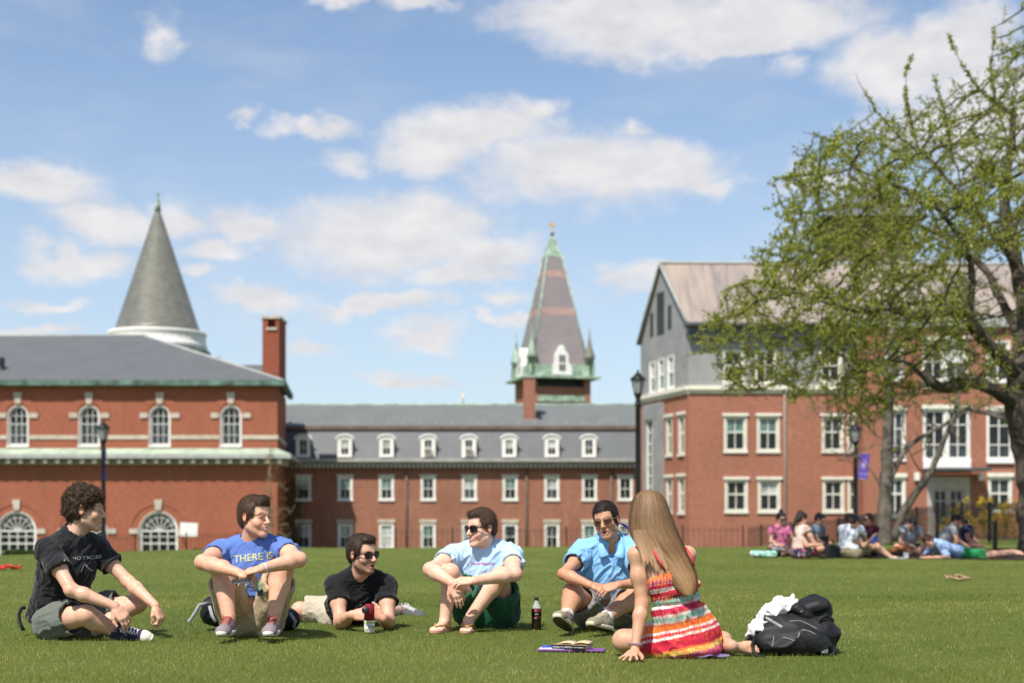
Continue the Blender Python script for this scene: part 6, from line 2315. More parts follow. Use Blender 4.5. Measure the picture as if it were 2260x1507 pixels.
# ================================================================== 5: sky-blue polo, aviators
def person_five():
    J = dict(pelvis=at(1334, 1350, 9.66), chest=at(1338, 1262, 9.56), neck=at(1348, 1195, 9.48), shR=at(1290, 1218, 9.50), shL=at(1392, 1213, 9.50),
             elR=at(1244, 1266, 9.20), elL=at(1424, 1284, 9.16), wrR=at(1302, 1290, 9.06), wrL=at(1364, 1290, 9.02),
             hipR=at(1306, 1356, 9.62), hipL=at(1366, 1356, 9.62), knR=at(1264, 1306, 9.24), knL=at(1404, 1312, 9.24), anR=at(1250, 1358, 9.06), anL=at(1336, 1362, 9.06),
             fwd=Vector((-.1, -1, -.1)))
    par = person('dark-haired man in aviator sunglasses and a sky blue polo shirt', (J['pelvis'].x, J['pelvis'].y, 0))
    h = Head(at(1338, 1149, 9.42), (-.32, -.94, -.10), (-.20, .0, 1), 1.0)
    S = SDF(.0045)
    torso(S, J, .90, -.006)
    add_head(S, h, 'open')
    S.u(rcone(J['neck'] - NAT * .03, h.p(0, -.020, -.045), .060, .055), .025)
    for s in 'RL':
        arm(S, J['sh' + s], J['el' + s], J['wr' + s], .86)
        leg(S, J['hip' + s], J['kn' + s], J['an' + s], 1.05)
    add_hand(S, J['wrR'], (.95, -.05, -.28), (0, .5, -.86), side=1, curl=.45, thumb=.4)
    add_hand(S, J['wrL'], (-.93, -.20, -.26), (.05, .55, -.83), side=-1, curl=.42, spread=.10, thumb=.3)
    sdf_object('body', S, M['skin'], par, SK5, None, skin_tint(J, SK5, [(h, dict(mouth='open', brow=(.03, .02, .015), stubble=.28))]))
    short_hair(h, par, (.028, .020, .017), comb_forward, .022, 4600, seed=17, fringe=.070, grow=.004, back=-.06, top=.004)
    sunglasses(h, par, 'aviator')
    _ax = torso_axes(J)
    sh = tee('polo_shirt', J, par, (.22, .46, .76), w=1.03, infl=.022, frac=.52, extra=lambda S: S.s(ell(J['neck'] - _ax[0] * .022 + _ax[2] * .105, [.034, .05, .058], Matrix((_ax[1], _ax[2], _ax[0])).transposed()), .006), cut_low=(J['pelvis'] + Vector((0, 0, .11)), (0, 0, -1)), seed=18, amp=.010, sl_r=.078, neck_r=.058)
    # collar: two flaps and the placket
    up, side, fwd = torso_axes(J)
    mb = MB()
    nb = J['neck']
    for s in (-1, 1):
        ring = []
        for k in range(11):
            a = math.pi * k / 10
            x = s * math.sin(a) * .066; y = math.cos(a)
            ring.append((a, x, y))
        vs = []
        for a, x, y in ring:
            q_ = (1 - y) / 2
            c = nb + side * x * 1.05 - fwd * y * .070 + up * (.072 - .050 * q_)
            o_ = nb + side * x * 1.75 - fwd * y * .112 + up * (.040 - .060 * q_)
            if y < -.70: f_ = (-.70 - y) / .30; o_ = nb + side * s * (.092 - .022 * f_) + fwd * (.126 + .014 * f_) - up * (.040 + .022 * f_); c = nb + fwd * (.085 + .038 * f_) + side * s * (.050 - .034 * f_) - up * (.0 + .050 * f_)
            vs += [c, o_]
        n = len(ring)
        fs = [(2 * k, 2 * k + 1, 2 * k + 3, 2 * k + 2) for k in range(n - 1)]
        mb.add(vs, fs, True)
    co = mb.build('collar', M['polo_blue'], sh)
    sl = co.modifiers.new('thick', 'SOLIDIFY'); sl.thickness = .005; sl.offset = 0
    shorts('shorts', J, par, (.21, .20, .19), (.70, .70), (.112, .108), .018, seed=19, amp=.008)
    m2 = MB(); p = J['pelvis'] + up * .075
    m2.tube([p + side * (.150 * math.cos(a)) + fwd * (.125 * math.sin(a)) for a in [k * math.pi / 12 for k in range(25)]], [(.004, .018)] * 25, n=6, flat=up)
    m2.build('belt', M['dark'], par)
    shoe(par, J['anR'] + Vector((0, -.01, 0)), (-.30, -.90, .34), (.05, .38, .92), (.25, .215, .155), 'rubber_cream', 'lace_tan', L=.29)
    shoe(par, J['anL'] + Vector((-.0, -.01, 0)), (-.52, -.82, .16), (.0, .2, .97), (.25, .215, .155), 'rubber_cream', 'lace_tan', L=.29)
    for s in 'RL':
        a = J['an' + s]; k_ = J['kn' + s]
        m2 = MB(); m2.tube([lerp(a, k_, -.02), lerp(a, k_, .10)], [.044, .045], n=16); m2.build('sock', M['sock'], par)
    # purple strap behind his neck
    st = tag(empty('purple_strap', at(1378, 1165, 9.6)), 'purple strap loop behind the neck of the man in the polo shirt', 'strap')
    m2 = MB(); pts = [at(1366, 1153, 9.56), at(1374, 1156, 9.60), at(1384, 1162, 9.60), at(1389, 1170, 9.58), at(1385, 1178, 9.56), at(1376, 1181, 9.56), at(1367, 1178, 9.56)]
    m2.tube(pts, [(.015, .0025)] * len(pts), n=8, flat=(.25, -1, .1)); m2.build('strap', M['purple_strap'], st)
    return J


# ================================================================== 6: the young woman with long hair, seen from behind
def person_six():
    J = dict(pelvis=at(1512, 1408, 7.62), chest=at(1478, 1278, 7.56), neck=at(1456, 1196, 7.60), shR=at(1518, 1224, 7.66), shL=at(1404, 1224, 7.52),
             elR=at(1512, 1330, 7.36 + .6), elL=at(1417, 1330, 7.50), wrR=at(1470, 1360, 8.02), wrL=at(1401, 1433, 7.40),
             hipR=at(1545, 1412, 7.66), hipL=at(1475, 1415, 7.62), knR=at(1500, 1402, 8.12), knL=at(1377, 1413, 7.66), anR=at(1608, 1428, 7.66), anL=at(1440, 1425, 7.90),
             fwd=Vector((-.15, 1, 0)))
    par = person('young woman with long light brown hair and a red patterned sundress, seen from behind', (J['pelvis'].x, J['pelvis'].y, 0))
    h = Head(at(1432, 1136, 7.62), (-.42, .90, -.05), (-.05, .05, 1), .98)
    w = .80
    S = SDF(.0045)
    up, side, fwd = torso_axes(J)
    Rm = Matrix((side, fwd, up)).transposed()
    waist = at(1494, 1330, 7.58)
    S.u(ell(J['pelvis'], [.165, .125, .11], Rm), .03)
    S.u(rcone(J['pelvis'], waist, .140, .112, fwd, .74), .04)
    S.u(rcone(waist, J['chest'], .112, .130, fwd, .70), .04)
    S.u(ell(J['chest'] + up * .03, [.135, .095, .12], Rm), .03)
    for s in ('shR', 'shL'):
        S.u(rcone(J['neck'] - up * .02, lerp(J['neck'], J[s], .92), .040, .034), .03)
    add_head(S, h)
    S.u(rcone(J['neck'] - NAT * .03, h.p(0, -.020, -.045), .048, .046), .025)
    for s in 'RL':
        arm(S, J['sh' + s], J['el' + s], J['wr' + s], .80)
    leg(S, J['hipL'], J['knL'], J['anL'], 1.0)
    S.u(rcone(J['hipR'], J['knR'], .090, .062), .03)
    S.u(rcone(J['knR'], at(1596, 1412, 7.74), .055, .050), .02); S.u(rcone(at(1590, 1414, 7.74), at(1615, 1424, 7.62), .042, .030), .02)
    add_foot(S, at(1612, 1424, 7.62), (.92, -.1, .0), up=(.1, -1, .3), s=.86)
    add_hand(S, J['wrL'] + Vector((0, 0, -.008)), (-.35, -.90, -.16), (0, -.12, -1), side=1, curl=.06, spread=.26, thumb=.0, s=.92)
    sdf_object('body', S, M['skin'], par, SKG, None, skin_tint(J, SKG, [(h, dict())]))
    # dress: bodice, gathered waist, skirt
    D_ = SDF(.005)
    D_.u(rcone(waist, J['chest'], .122, .138, fwd, .74), .04)
    D_.u(ell(J['chest'] + up * .02, [.146, .108, .10], Rm), .03)
    D_.u(ell(at(1497, 1300, 7.56), [.130, .105, .035], Rm), .02)
    D_.u(rcone(at(1496, 1344, 7.58), at(1508, 1385, 7.62), .145, .172, fwd, .78), .02)
    D_.u(ell(J['pelvis'] + Vector((0, 0, .0)), [.184, .150, .125], Rm), .04)
    D_.u(ell(at(1512, 1432, 7.62), [.190, .165, .06]), .04)
    D_.u(rcone(J['hipL'], lerp(J['hipL'], J['knL'], .42), .105, .098), .04)
    D_.u(rcone(J['hipR'], lerp(J['hipR'], J['knR'], .6), .110, .10), .04)
    # neckline of the back: straight across below the shoulder blades
    cutp = at(1455, 1262, 7.56)
    nrm = (up * 1.0 + Vector((-.22, 0, 0))).normalized()
    D_.s(rbox(cutp + nrm * .2, [.4, .2, .4], frame3(nrm, nrm.orthogonal()), .001), .006)
    g1 = folds(up, .006, .022, .22, 31, .004)
    g2 = folds(side, .008, .045, .16, 33, .004)
    zw = waist.z

    def disp(V, N):
        q = V[:, 2]
        below = np.clip((zw - q) / .03, 0, 1)
        low = np.clip((zw - .14 - q) / .08, 0, 1)
        d = g1(V, N) * (.5 + .5 * below) * (1 - low) + g2(V, N) * low
        pinch = -.016 * np.exp(-((q - zw + .10 * (V[:, 0] - waist.x) * -1) / .010) ** 2)
        return d + pinch
    dress = sdf_object('sundress', D_, M['dress'], par, (1, 1, 1), disp, None, 2)
    mb = MB()
    A_, B_ = at(1466, 1252, 7.38), at(1442, 1214, 7.50)
    mb.tube([at(1468, 1258, 7.43), at(1454, 1236, 7.42), at(1441, 1212, 7.46), at(1432, 1204, 7.56)], [(.0025, .006)] * 4, n=6, flat=(0, -1, 0))
    mb.tube([at(1532, 1250, 7.50), at(1526, 1226, 7.50), at(1514, 1208, 7.56), at(1500, 1204, 7.66)], [(.0025, .006)] * 4, n=6, flat=(0, -1, 0))
    mb.build('shoulder_strap', M['dress_red'], dress)
    # beaded bracelet
    mb = MB(); c = lerp(J['wrL'], J['elL'], .10); ax = (J['elL'] - J['wrL']).normalized(); e1 = ax.orthogonal().normalized(); e2 = ax.cross(e1)
    mb.tube([c + e1 * .034 * math.cos(a) + e2 * .034 * math.sin(a) for a in [k * math.pi / 12 for k in range(25)]], .0035, n=6)
    mb.build('bracelet', M['bracelet'], par)
    # long hair: shell and strands
    rows = [(1080, 1428, 1436, 7.62, .02), (1084, 1413, 1451, 7.62, .06), (1093, 1402, 1462, 7.62, .085), (1108, 1395, 1471, 7.62, .105), (1130, 1391, 1478, 7.61, .115), (1155, 1389, 1486, 7.60, .115),
            (1178, 1391, 1494, 7.58, .105), (1198, 1404, 1503, 7.56, .095), (1218, 1426, 1512, 7.54, .075), (1240, 1450, 1522, 7.51, .052),
            (1262, 1462, 1535, 7.48, .045), (1284, 1482, 1538, 7.455, .034), (1302, 1497, 1538, 7.44, .022), (1312, 1508, 1532, 7.43, .010)]
    R_ = [((at(a, y, Y) + at(b_, y, Y)) / 2, abs(at(b_, y, Y).x - at(a, y, Y).x) / 2, dd) for y, a, b_, Y, dd in rows]
    ks = np.linspace(0, len(R_) - 1, 60)
    C_ = np.array([A3(r[0]) for r in R_]); Wd = np.array([r[1] for r in R_]); Dd = np.array([r[2] for r in R_])
    xi = np.arange(len(R_))
    Ci = np.stack([np.interp(ks, xi, C_[:, q]) for q in range(3)], 1); Wi = np.interp(ks, xi, Wd); Di = np.interp(ks, xi, Dd)
    # smooth the profile
    for _ in range(3):
        for arr in (Wi, Di): arr[1:-1] = (arr[:-2] + arr[1:-1] * 2 + arr[2:]) / 4
        Ci[1:-1] = (Ci[:-2] + Ci[1:-1] * 2 + Ci[2:]) / 4
    rng = np.random.default_rng(21)

    def surf(k, ph, rad=1.0):
        k = np.clip(k, 0, 59)
        c = np.stack([np.interp(k, np.arange(60), Ci[:, q]) for q in range(3)], -1)
        w_ = np.interp(k, np.arange(60), Wi); d_ = np.interp(k, np.arange(60), Di)
        rip = 1 + .05 * np.sin(ph * 9 + 1) * np.clip((k - 18) / 20, 0, 1) + .03 * np.sin(ph * 23) * np.clip((k - 18) / 20, 0, 1)
        return c + np.stack([np.cos(ph) * w_ * rad * rip, np.sin(ph) * d_ * rad * rip, 0 * ph], -1)
    nph = 72
    K_, Ph = np.meshgrid(np.arange(60.), np.arange(nph) * 2 * np.pi / nph, indexing='ij')
    V = surf(K_.ravel(), Ph.ravel(), .965)
    V[K_.ravel() > 40] = surf(K_.ravel(), Ph.ravel(), .35)[K_.ravel() > 40]
    i_, j_ = np.meshgrid(np.arange(59), np.arange(nph), indexing='ij')
    Q = np.stack([i_ * nph + j_, (i_ + 1) * nph + j_, (i_ + 1) * nph + (j_ + 1) % nph, i_ * nph + (j_ + 1) % nph], -1).reshape(-1, 4)
    hc = np.array((.235, .138, .070), np.float32)
    C0 = hc * (.45 + .55 * vnoise(np.stack([Ph.ravel() * .12, Ph.ravel() * 0, K_.ravel() * .004], 1), .02, 4))[:, None]
    n = 5200
    ph = -np.pi / 2 + (rng.random(n) * 2 - 1) * 2.2
    k0 = rng.random(n) ** 2 * 16; k1 = 30 + rng.random(n) ** .8 * 29 + 2
    tt = np.linspace(0, 1, 12)
    rad = .97 + .06 * rng.random(n); rad[:180] += .10 * rng.random(180)
    drift = rng.normal(size=n) * .16
    paths = np.stack([surf(k0 + (k1 - k0) * q, ph + drift * q + .03 * np.sin(q * 9 + ph * 40), rad + .03 * q * rng.random(n)) for q in tt], 1)
    tone = .65 + .8 * vnoise(np.stack([ph, ph * 0, ph * 0], 1), .12, 8) * rng.random(n) ** .5
    cols = hc * tone[:, None] * np.where(rng.random(n) < .25, 1.45, 1.0)[:, None]
    Nr = np.stack([np.cos(ph), np.sin(ph), 0 * ph], 1)
    V2, Q2, C2 = ribbons(paths, .0013 * (.7 + .7 * rng.random(n)), cols, 'x', None, None, Nr)
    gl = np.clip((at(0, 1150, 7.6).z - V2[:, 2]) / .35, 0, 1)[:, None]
    C2 = C2 * (.85 + gl * np.array([.75, .70, .55])) + .05 * gl * np.array([1, .6, .3]) * np.exp(-((V2[:, 2:3] - at(0, 1182, 7.6).z) / .03) ** 2)  # blonder toward the ends, plus a highlight band painted into the colour
    # loose locks over the left shoulder blade and feathered ends
    m = 700
    g = rng.random(m)
    st = np.stack([np.interp(g, [0, 1], [1396, 1440]), 1168 + 25 * rng.random(m)], 1)
    lock = np.floor(g * 7) / 7 + .07
    ex = np.interp(lock, [0, 1], [1420, 1478]) + rng.normal(size=m) * 2.0; ey = np.interp(lock, [0, 1], [1236, 1262]) + rng.normal(size=m) * 5 + 8 * np.sin(lock * 17)
    P3 = []
    for q in np.linspace(0, 1, 8):
        px_ = st[:, 0] * (1 - q) ** 1.2 + ex * (1 - (1 - q) ** 1.2) + 2 * np.sin(q * 3.1 + lock * 9); py_ = st[:, 1] * (1 - q) + ey * q
        Yd = 7.475 - .05 * q + 0 * px_
        P3.append(np.stack([(px_ - 1130) / F * Yd, Yd + .010 * lock, CH - (py_ - H0) / F * Yd], 1))
    V3, Q3, C3 = ribbons(np.stack(P3, 1), .0012 * (.6 + .7 * rng.random(m)), hc * (1.3 + .7 * rng.random(m))[:, None], 'x', None, None, np.tile((0., 1., 0.), (m, 1)))
    C3 = C3 * np.tile(np.repeat(np.linspace(.62, 1.15, 8), 2), m)[:, None]
    Q3 = Q3 + len(V2); V2 = np.concatenate([V2, V3]); Q2 = np.concatenate([Q2, Q3]); C2 = np.concatenate([C2, C3])
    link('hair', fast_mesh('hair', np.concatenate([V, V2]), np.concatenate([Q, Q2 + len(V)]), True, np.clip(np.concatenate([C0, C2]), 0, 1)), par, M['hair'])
    # loose locks over the left shoulder
    return J


M['print_white'] = flat_mat('print_white', (.55, .55, .56))
M['print_yellow'] = flat_mat('print_yellow', (.50, .50, .24))
M['print_pink'] = flat_mat('print_pink', (.55, .12, .30))
M['print_navy'] = flat_mat('print_navy', (.03, .05, .11))
M['band_pale'] = flat_mat('pale_band', (.55, .62, .68))
M['grey_metal'] = mat('grey_metal', (.35, .36, .37), .35, .1, 20, metal=.7)
M['green_cord'] = flat_mat('green_cord', (.02, .45, .22))
M['can_white'] = flat_mat('can_white', (.70, .70, .66), .35)
M['can_red'] = flat_mat('can_red', (.25, .015, .03), .3)
M['can_yellow'] = flat_mat('can_yellow', (.50, .60, .22), .4)
M['flipflop'] = flat_mat('flipflop_sole', (.50, .27, .20))
M['tan_strap'] = flat_mat('tan_strap', (.45, .27, .10), .6)
M['polo_blue'] = mat('polo_collar', (.24, .48, .77), .85, .06, 20, .3, 300, spec=.15)
M['purple_strap'] = flat_mat('purple_strap_cloth', (.17, .08, .45))
M['bracelet'] = mat('bead_bracelet', (.38, .34, .48), .5, .25, 120)
M['dress_red'] = flat_mat('dress_red', (.55, .05, .07))

# the dress fabric: rows of print
m_, t, b = new_mat('sundress_print')
geo = t.node('ShaderNodeNewGeometry', out=0)
sp = t.node('ShaderNodeSeparateXYZ', out=None, Vector=geo)
_P0 = at(1500, 1454, 7.4)
wob = t.m('MULTIPLY', t.m('SUBTRACT', t.noise(geo, 9.0, 2.0, .5), .5), .022)
xx = t.m('SUBTRACT', sp.outputs[0], _P0.x)
vv = t.m('ADD', t.m('ADD', t.m('SUBTRACT', sp.outputs[2], 0.0), t.m('MULTIPLY', xx, -.22)), wob)
vn = t.m('DIVIDE', vv, .56)
red, org, wht, mag, mint, yel, dr = (.52, .022, .05), (.74, .17, .03), (.66, .58, .54), (.42, .03, .10), (.20, .56, .44), (.76, .46, .05), (.26, .03, .04)
bands = t.ramp(vn, [(0.0, mag), (.035, yel), (.075, org), (.095, red), (.18, red), (.20, wht), (.225, red), (.255, wht), (.28, org), (.335, org), (.345, wht), (.375, mint), (.41, wht),
                    (.43, red), (.47, mag), (.50, wht), (.53, mint), (.575, dr), (.60, red), (.66, wht), (.70, red), (.74, mag), (.77, org), (.85, org), (.86, wht), (.90, dr), (.92, wht), (.955, red)][:32], 'CONSTANT')
uu = t.m('ADD', xx, t.m('MULTIPLY', sp.outputs[1], .35))
uv = t.node('ShaderNodeCombineXYZ', X=uu, Y=vv, Z=0.0)
tri = t.m('ABSOLUTE', t.m('SUBTRACT', t.m('FRACT', t.m('MULTIPLY', uu, 62.0)), .5))
zig = t.m('ABSOLUTE', t.m('SUBTRACT', t.m('FRACT', t.m('MULTIPLY', vv, 70.0)), .5))
diam = t.smooth(t.m('ADD', tri, zig), .62, .70)
vor = t.node('ShaderNodeTexVoronoi', out=0, Vector=uv, Scale=120.0)
dots = t.smooth(vor, .30, .18)
rowm = t.smooth(t.m('SINE', t.m('MULTIPLY', vv, 62.0)), .2, .5)
rowm2 = t.smooth(t.m('SINE', t.m('ADD', t.m('MULTIPLY', vv, 27.0), 2.0)), .2, .5)
blot = t.smooth(t.noise(uv, 26.0, 3.0, .7), .50, .56)
c = t.mix(t.m('MULTIPLY', t.m('MULTIPLY', diam, rowm), .60), bands, wht)
c = t.mix(t.m('MULTIPLY', t.m('MULTIPLY', dots, rowm2), .7), c, (.70, .60, .58))
c = t.mix(t.m('MULTIPLY', blot, .55), c, t.mix(t.smooth(t.noise(uv, 11.0), .45, .55), red, org))
t.l.new(c, b.inputs['Base Color'])
b.inputs['Roughness'].default_value = .8
b.inputs['Specular IOR Level'].default_value = .2
t.l.new(t.node('ShaderNodeBump', Strength=.3, Distance=.003, Height=t.noise(geo, 300.0, 3.0, .7)), b.inputs['Normal'])
M['dress'] = m_

J1 = person_one(); J2 = person_two(); J3 = person_three(); J4 = person_four(); J5 = person_five(); J6 = person_six()

# ------------------------------------------------------------------ trees
m_, t, b = new_mat('young_leaf')
va = t.node('ShaderNodeVertexColor', out=0, props={'layer_name': 'tint'})
t.l.new(va, b.inputs['Base Color'])
b.inputs['Roughness'].default_value = .5
b.inputs['Specular IOR Level'].default_value = .3
tr = t.node('ShaderNodeBsdfTranslucent', Color=t.v('MULTIPLY', va, (1.35, 1.35, .75)))
mx = t.node('ShaderNodeMixShader', _0=.50)
t.l.new(b.outputs[0], mx.node.inputs[1]); t.l.new(tr, mx.node.inputs[2])
t.l.new(mx, m_.node_tree.nodes['Material Output'].inputs[0])
M['leaf'] = m_
M['bark'] = mat('dark_bark', (0.100, 0.080, 0.062), .95, .3, 5, .9, 30)
M['bark_grey'] = mat('grey_bark', (0.135, 0.115, 0.095), .95, .25, 4, .8, 26)
M['twig_tan'] = mat('tan_twigs', (0.23, 0.17, 0.09), .9, .2, 6)


def in_poly(px, py, poly):
    c = np.zeros(len(px), bool)
    n = len(poly)
    for i in range(n):
        x0, y0 = poly[i]; x1, y1 = poly[(i + 1) % n]
        m = ((y0 > py) != (y1 > py)) & (px < (x1 - x0) * (py - y0) / (y1 - y0 + 1e-9) + x0)
        c ^= m
    return c


def colonize(pos, par, att, step, infl, kill, iters, jitter=.12, seed=1, grav=0.0):
    rng = np.random.default_rng(seed)
    pos = list(pos); par = list(par)
    P = np.array(pos, np.float32)
    best = np.full(len(att), 1e9, np.float32); bi = np.zeros(len(att), int)
    alive = np.ones(len(att), bool)
    start = 0
    for it in range(iters):
        new = P[start:]
        if len(new):
            d = np.linalg.norm(att[:, None, :] - new[None, :, :], axis=2)
            k = d.argmin(1); dm = d[np.arange(len(att)), k]
            up = dm < best
            best[up] = dm[up]; bi[up] = k[up] + start
        alive &= best > kill
        use = alive & (best < infl)
        if not use.any(): break
        idx = bi[use]
        v = att[use] - P[idx]; v /= np.linalg.norm(v, axis=1, keepdims=True) + 1e-9
        acc = np.zeros((len(P), 3)); np.add.at(acc, idx, v)
        nodes = np.unique(idx)
        a = acc[nodes]; a /= np.linalg.norm(a, axis=1, keepdims=True) + 1e-9
        a += rng.normal(size=a.shape) * jitter; a[:, 2] += grav
        a /= np.linalg.norm(a, axis=1, keepdims=True) + 1e-9
        newp = P[nodes] + a * step
        start = len(P)
        P = np.concatenate([P, newp.astype(np.float32)])
        par += list(nodes)
    return P, np.array(par, int)


def tube_segments(P0, P1, R0, R1, n=4):
    d = P1 - P0
    L = np.linalg.norm(d, axis=1, keepdims=True) + 1e-9
    d = d / L
    ref = np.where(np.abs(d[:, 2:3]) > .9, np.array([[1., 0, 0]]), np.array([[0, 0, 1.]]))
    u = np.cross(d, ref); u /= np.linalg.norm(u, axis=1, keepdims=True); w = np.cross(d, u)
    V = []
    for (P, R) in ((P0, R0), (P1 + d * (R1[:, None] * .4), R1)):
        for k in range(n):
            a = 2 * math.pi * k / n
            V.append(P + (u * math.cos(a) + w * math.sin(a)) * R[:, None])
    V = np.stack(V, 1)
    m = len(P0)
    b0 = np.arange(m)[:, None] * (2 * n)
    Q = np.concatenate([b0 + np.array([[k, (k + 1) % n, n + (k + 1) % n, n + k]]) for k in range(n)], 1).reshape(-1, 4)
    return V.reshape(-1, 3), Q


def tree(name, label, paths, poly, ydep, natt, dens, leaf_n, leaf_size, bark, leaf_cols, seed=1, step=.22, leafmask=None, tip=.006, twig=2, pw=2.25, infl=1.6, kill=.30, rtrunk=None):
    """paths: hand-placed limbs [(points, r0, r1, start index)]; the crown grows into the outline"""
    rng = np.random.default_rng(seed)
    pos, par, rad = [], [], []
    index = {}
    for pid, (pts, r0, r1, attach) in enumerate(paths):
        pts = [Vector(p) for p in pts]
        # resample
        dense = []
        for a, b_ in zip(pts[:-1], pts[1:]):
            n = max(1, int((b_ - a).length / (step * .9)))
            for k in range(n): dense.append(a.lerp(b_, k / n))
        dense.append(pts[-1])
        for _ in range(2):
            dense = [dense[0]] + [(dense[i - 1] + dense[i] * 2 + dense[i + 1]) / 4 for i in range(1, len(dense) - 1)] + [dense[-1]]
        prev = -1
        if attach is not None:
            ids = index[attach]
            prev = min(ids, key=lambda q: (Vector(pos[q]) - dense[0]).length)
        ids = []
        for k, p in enumerate(dense):
            wig = Vector(rng.normal(size=3) * .012)
            pos.append(tuple(p + wig)); par.append(prev); prev = len(pos) - 1; ids.append(prev)
            rad.append(r0 + (r1 - r0) * (k / max(1, len(dense) - 1)) ** .8)
        index[pid] = ids
    nh = len(pos)
    # crown attractors
    xs = [p[0] for p in poly]; ys = [p[1] for p in poly]
    px = rng.uniform(min(xs), max(xs), natt * 4); py = rng.uniform(min(ys), max(ys), natt * 4)
    k = in_poly(px, py, poly) & (rng.random(len(px)) < dens(px, py))
    px, py = px[k][:natt], py[k][:natt]
    Y = ydep(px, py, rng)
    att = np.stack([(px - 1130) / F * Y, Y, CH - (py - H0) / F * Y], 1).astype(np.float32)
    P, par = colonize(pos, par, att, step, infl, kill, 70, seed=seed)
    n = len(P)
    # random side twigs
    nch = np.bincount(par[par >= 0], minlength=n)
    addP, addpar = [], []
    for _ in range(twig):
        src = np.nonzero((np.arange(n) >= nh) & (rng.random(n) < .55))[0]
        d = P[src] - P[par[src]]
        d /= np.linalg.norm(d, axis=1, keepdims=True) + 1e-9
        dv = d * .5 + rng.normal(size=d.shape) * .55; dv[:, 2] += .25
        dv /= np.linalg.norm(dv, axis=1, keepdims=True)
        ln = step * rng.uniform(.4, 1.2, (len(src), 1))
        a = P[src] + dv * ln
        dv2 = dv + rng.normal(size=dv.shape) * .25; dv2 /= np.linalg.norm(dv2, axis=1, keepdims=True)
        base = n + sum(len(x) for x in addP)
        addP.append(a); addpar.append(src)
        addP.append(a + dv2 * ln * .8); addpar.append(base + np.arange(len(src)))
    if addP:
        P = np.concatenate([P] + addP).astype(np.float32); par = np.concatenate([par] + addpar)
    N = len(P)
    r = np.zeros(N)
    area = np.zeros(N)
    order = np.arange(N)[::-1]
    area[:] = 0
    child = np.bincount(par[par >= 0], minlength=N)
    for i in order:
        if child[i] == 0: area[i] = tip ** pw
        if par[i] >= 0: area[par[i]] += area[i]
    r = area ** (1 / pw)
    r[:nh] = np.maximum(np.array(rad), 0)
    r[nh:] = np.minimum(r[nh:], .075)
    root = tag(empty(name, (pos[0][0], pos[0][1], pos[0][2])), label, 'tree')
    # hand-made limbs as smooth tubes
    for pid in range(len(paths)):
        ids = index[pid]
        if not ids: continue
        pts = [P[i] for i in ids]; rr = [rad[i] for i in ids]
        if paths[pid][3] is not None:
            pts = [P[par[ids[0]]]] + pts; rr = [rr[0]] + rr
        mb = MB()
        mb.tube([Vector(map(float, p)) for p in pts], [q * (1 + .10 * math.sin(i_ * 1.7 + pid)) for i_, q in enumerate(rr)], n=12)
        mb.build('trunk' if pid == 0 else 'limb', bark, root)
    sel = np.nonzero((np.arange(N) >= nh) & (par >= 0))[0]
    V, Q = tube_segments(P[par[sel]].astype(np.float64), P[sel].astype(np.float64), np.minimum(r[par[sel]], r[sel] * 1.35), r[sel], 3)
    o = link('twigs', fast_mesh('twigs', V, Q, True), root, bark); o['kind'] = 'stuff'
    # leaves
    if leaf_n:
        thin = np.nonzero((par >= 0) & (r < .016))[0]
        if leafmask is not None:
            q = P[thin]; pxx = 1130 + F * q[:, 0] / q[:, 1]; pyy = H0 - F * (q[:, 2] - CH) / q[:, 1]
            thin = thin[rng.random(len(thin)) < leafmask(pxx, pyy)]
        thin = np.concatenate([thin] + [thin[(thin < nh) & (thin >= 0)]] * 7)
        s = rng.choice(thin, leaf_n)
        f = rng.random((leaf_n, 1))
        c = P[s] * f + P[par[s]] * (1 - f) + rng.normal(size=(leaf_n, 3)) * .022
        d1 = rng.normal(size=(leaf_n, 3)); d1[:, 2] += .3; d1 /= np.linalg.norm(d1, axis=1, keepdims=True)
        d2 = np.cross(d1, rng.normal(size=(leaf_n, 3))); d2 /= np.linalg.norm(d2, axis=1, keepdims=True)
        L = leaf_size * rng.uniform(.6, 1.3, (leaf_n, 1)); W = L * .46
        d3 = np.cross(d1, d2)
        V = np.stack([c, c + d1 * L * .5 + d2 * W + d3 * L * .08, c + d1 * L, c + d1 * L * .5 - d2 * W + d3 * L * .08], 1).reshape(-1, 3)
        Q = np.arange(leaf_n * 4).reshape(-1, 4)
        w = rng.random((leaf_n, 1))
        blob = vnoise(c.astype(np.float32), .7, seed)[:, None]
        cc = np.array(leaf_cols[0]) * (1 - w) + np.array(leaf_cols[1]) * w
        cc = cc * (.75 + .5 * blob)
        o = link('foliage', fast_mesh('foliage', V, Q, False, np.repeat(cc, 4, 0)), root, M['leaf']); o['kind'] = 'stuff'
    return root


